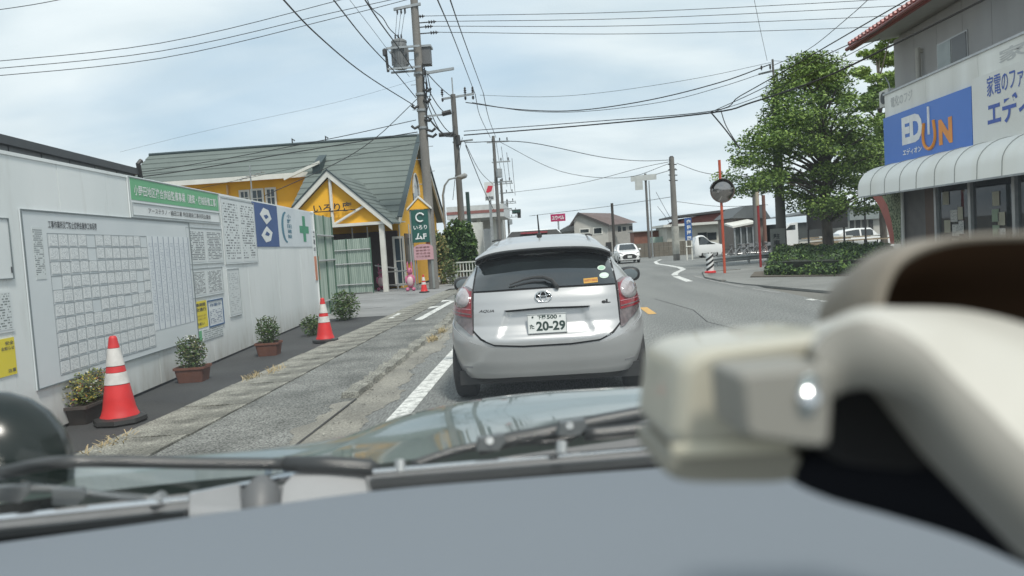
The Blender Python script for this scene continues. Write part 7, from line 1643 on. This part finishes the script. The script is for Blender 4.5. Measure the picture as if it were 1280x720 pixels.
# the cream gadget lying on the dashboard (out of focus)
M_CREAM = mat('cream_plastic', (.44, .42, .35), .3, (.39, .37, .3), 10, coat=.3, bump=.1, bscale=900); M_CREAMD = mat('cream_rim', (.5, .47, .37), .45)
M_GRYB = mat('grey_beige', (.20, .195, .172), .5, (.25, .24, .215), 4); M_BRN = mat('brown_lining', (.04, .022, .012), .9, spec=.1)
ga = thing('cream_gadget', 'blurred cream plastic gadget with curved arm and bright metal screw on the dashboard', 'gadget', PP(930, 600, .6))
def rbox(p00, p10, p11, p01, dep, name, m, par, rd=.25, n=5, back=1.0):
    """rounded slab whose face outline is p00..p01 (counter-clockwise as seen), pushed away by dep"""
    P_ = [Vector(p) for p in (p00, p10, p11, p01)]; out_ = []
    for i in range(4):
        a, c, e = P_[i-1], P_[i], P_[(i+1) % 4]; u = c+(a-c)*rd; v = c+(e-c)*rd
        for k in range(n+1):
            t = k/n; out_.append((u*(1-t)+c*t)*(1-t)+(c*(1-t)+v*t)*t)
    cen = sum(out_, Vector())/len(out_); b = B(); rings = []
    for s_, z in ((.86, 0), (.95, .04), (.99, .13), (1, .3), (1*back, 1)):
        rings.append([cen+(p-cen)*s_+CF*dep*z for p in out_]+[cen+(out_[0]-cen)*s_+CF*dep*z])
    b.grid(rings); b.add(rings[0][:-1], [tuple(range(len(out_)))]); b.add(rings[-1][:-1], [tuple(range(len(out_)))]); return b.build(name, m, par, smooth=60, fix=True)
D0 = .335
rbox(PP(836, 572, D0), PP(1085, 560, D0), PP(1090, 410, D0), PP(852, 440, D0), .085, 'housing', M_CREAM, ga, .22)
b = B(); b.tube([PP(840, 564, D0-.003), PP(910, 560, D0-.004), PP(985, 556, D0-.003)], .0034, 10); b.build('rim', M_CREAMD, ga, smooth='all')
rbox(PP(834, 606, D0+.006), PP(1010, 606, D0+.006), PP(1010, 560, D0+.006), PP(834, 565, D0+.006), .08, 'base', mat('cream_base', (.26, .245, .2), .5), ga, .3)
rbox(PP(960, 604, D0+.02), PP(1250, 596, D0+.03), PP(1240, 562, D0+.03), PP(960, 566, D0+.02), .075, 'base_plate', mat('olive_plate', (.05, .046, .025), .6), ga, .2)
rbox(PP(930, 548, .28), PP(1040, 563, .28), PP(1046, 455, .28), PP(924, 466, .28), .04, 'hinge_block', M_GRYB, ga, .12)
c0 = PP(1012, 497, .279); b = B(); b.lathe([(.0042, 0), (.0041, .0008), (.0026, .0016), (.0004, .0018)], (0, 0, 0), 20)
o = b.build('screw', M_CHROME, ga, True, smooth='all'); o.matrix_local = Matrix.Translation(c0-ga.location) @ (-CF+CR*.05+CU*.35).to_track_quat('Z', 'Y').to_matrix().to_4x4()
rbox(PP(1000, 520, .2795), PP(1022, 520, .2795), PP(1022, 468, .2795), PP(1000, 472, .2795), .003, 'screw_slot', mat('slot_metal', (.3, .36, .38), .2, metal=.8), ga, .45)
outer = [PP(1016, 440, .29), PP(1042, 412, .29), PP(1090, 400, .285), PP(1150, 425, .28), PP(1200, 472, .275), PP(1245, 515, .27), PP(1290, 560, .265), PP(1390, 650, .26)]
inner = [PP(1046, 500, .29), PP(1065, 490, .29), PP(1100, 488, .285), PP(1150, 505, .28), PP(1185, 545, .275), PP(1225, 595, .27), PP(1280, 652, .265), PP(1370, 745, .26)]
topc = [PP(1012, 432, .35), PP(1045, 402, .35), PP(1100, 386, .35), PP(1180, 385, .345), PP(1240, 394, .335), PP(1300, 412, .325), PP(1360, 440, .315), PP(1440, 500, .31)]
o2, i2, t2 = catm(outer, 6), catm(inner, 6), catm(topc, 6)
b = B(); b.grid([[a+CF*.003 for a in o2], [a*.9+c*.1 for a, c in zip(o2, i2)], [a*.5+c*.5-CF*.001 for a, c in zip(o2, i2)], [a*.1+c*.9 for a, c in zip(o2, i2)], [c+CF*.004 for c in i2], [c+CF*.04 for c in i2]]); b.build('arm', M_GRYB, ga, smooth='all')
b = B(); b.grid([[a+CF*.003 for a in o2], [a*.85+c*.15+CU*.0012 for a, c in zip(o2, t2)], [a*.5+c*.5+CU*.003 for a, c in zip(o2, t2)], t2, [c+CF*.03-CU*.004 for c in t2]]); b.build('arm_crown', mat('cream_gloss', (.50, .485, .44), .4, (.46, .445, .40), 4), ga, smooth='all')
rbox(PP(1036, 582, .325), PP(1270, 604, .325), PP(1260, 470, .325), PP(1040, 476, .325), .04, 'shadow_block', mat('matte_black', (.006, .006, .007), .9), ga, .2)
dome = [PP(1084, 400, .36), PP(1092, 358, .36), PP(1115, 322, .36), PP(1165, 300, .36), PP(1240, 291, .355), PP(1420, 288, .35)]
dl = [PP(1086, 440, .40), PP(1100, 440, .40), PP(1125, 442, .40), PP(1175, 444, .40), PP(1240, 450, .395), PP(1420, 470, .39)]
d2, l2 = catm(dome, 6), catm(dl, 6); cdm = PP(1300, 400, .36)
rim_in = [p.lerp(cdm, .09) for p in d2]
b = B(); b.grid([rim_in, [p.lerp(q_, .35)+CF*.03 for p, q_ in zip(rim_in, l2)], [p.lerp(q_, .75)+CF*.035 for p, q_ in zip(rim_in, l2)], l2]); b.build('lining', M_BRN, ga, smooth='all')
b = B(); b.grid([rim_in, [p.lerp(q_, .5)-CF*.004 for p, q_ in zip(rim_in, d2)], d2, [p+CF*.03 for p in d2], [p+CF*.06-CU*.01 for p in d2]]); b.build('dome_shell', mat('dome_tan', (.2, .175, .14), .5), ga, smooth='all')

# made-up black tapered form, stands in for the shade under the gadget
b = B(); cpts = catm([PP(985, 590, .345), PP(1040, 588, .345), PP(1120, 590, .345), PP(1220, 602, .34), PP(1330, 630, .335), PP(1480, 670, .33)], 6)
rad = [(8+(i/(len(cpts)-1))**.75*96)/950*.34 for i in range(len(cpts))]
b.tube(cpts, rad, 24); mo_ = b.build('shade_form', mat('shade_black', (.012, .013, .016), .98, spec=0), smooth='all'); tag(mo_, 'black out of focus form added as the shade under the cream gadget on the right of the dashboard', 'shade stand-in')
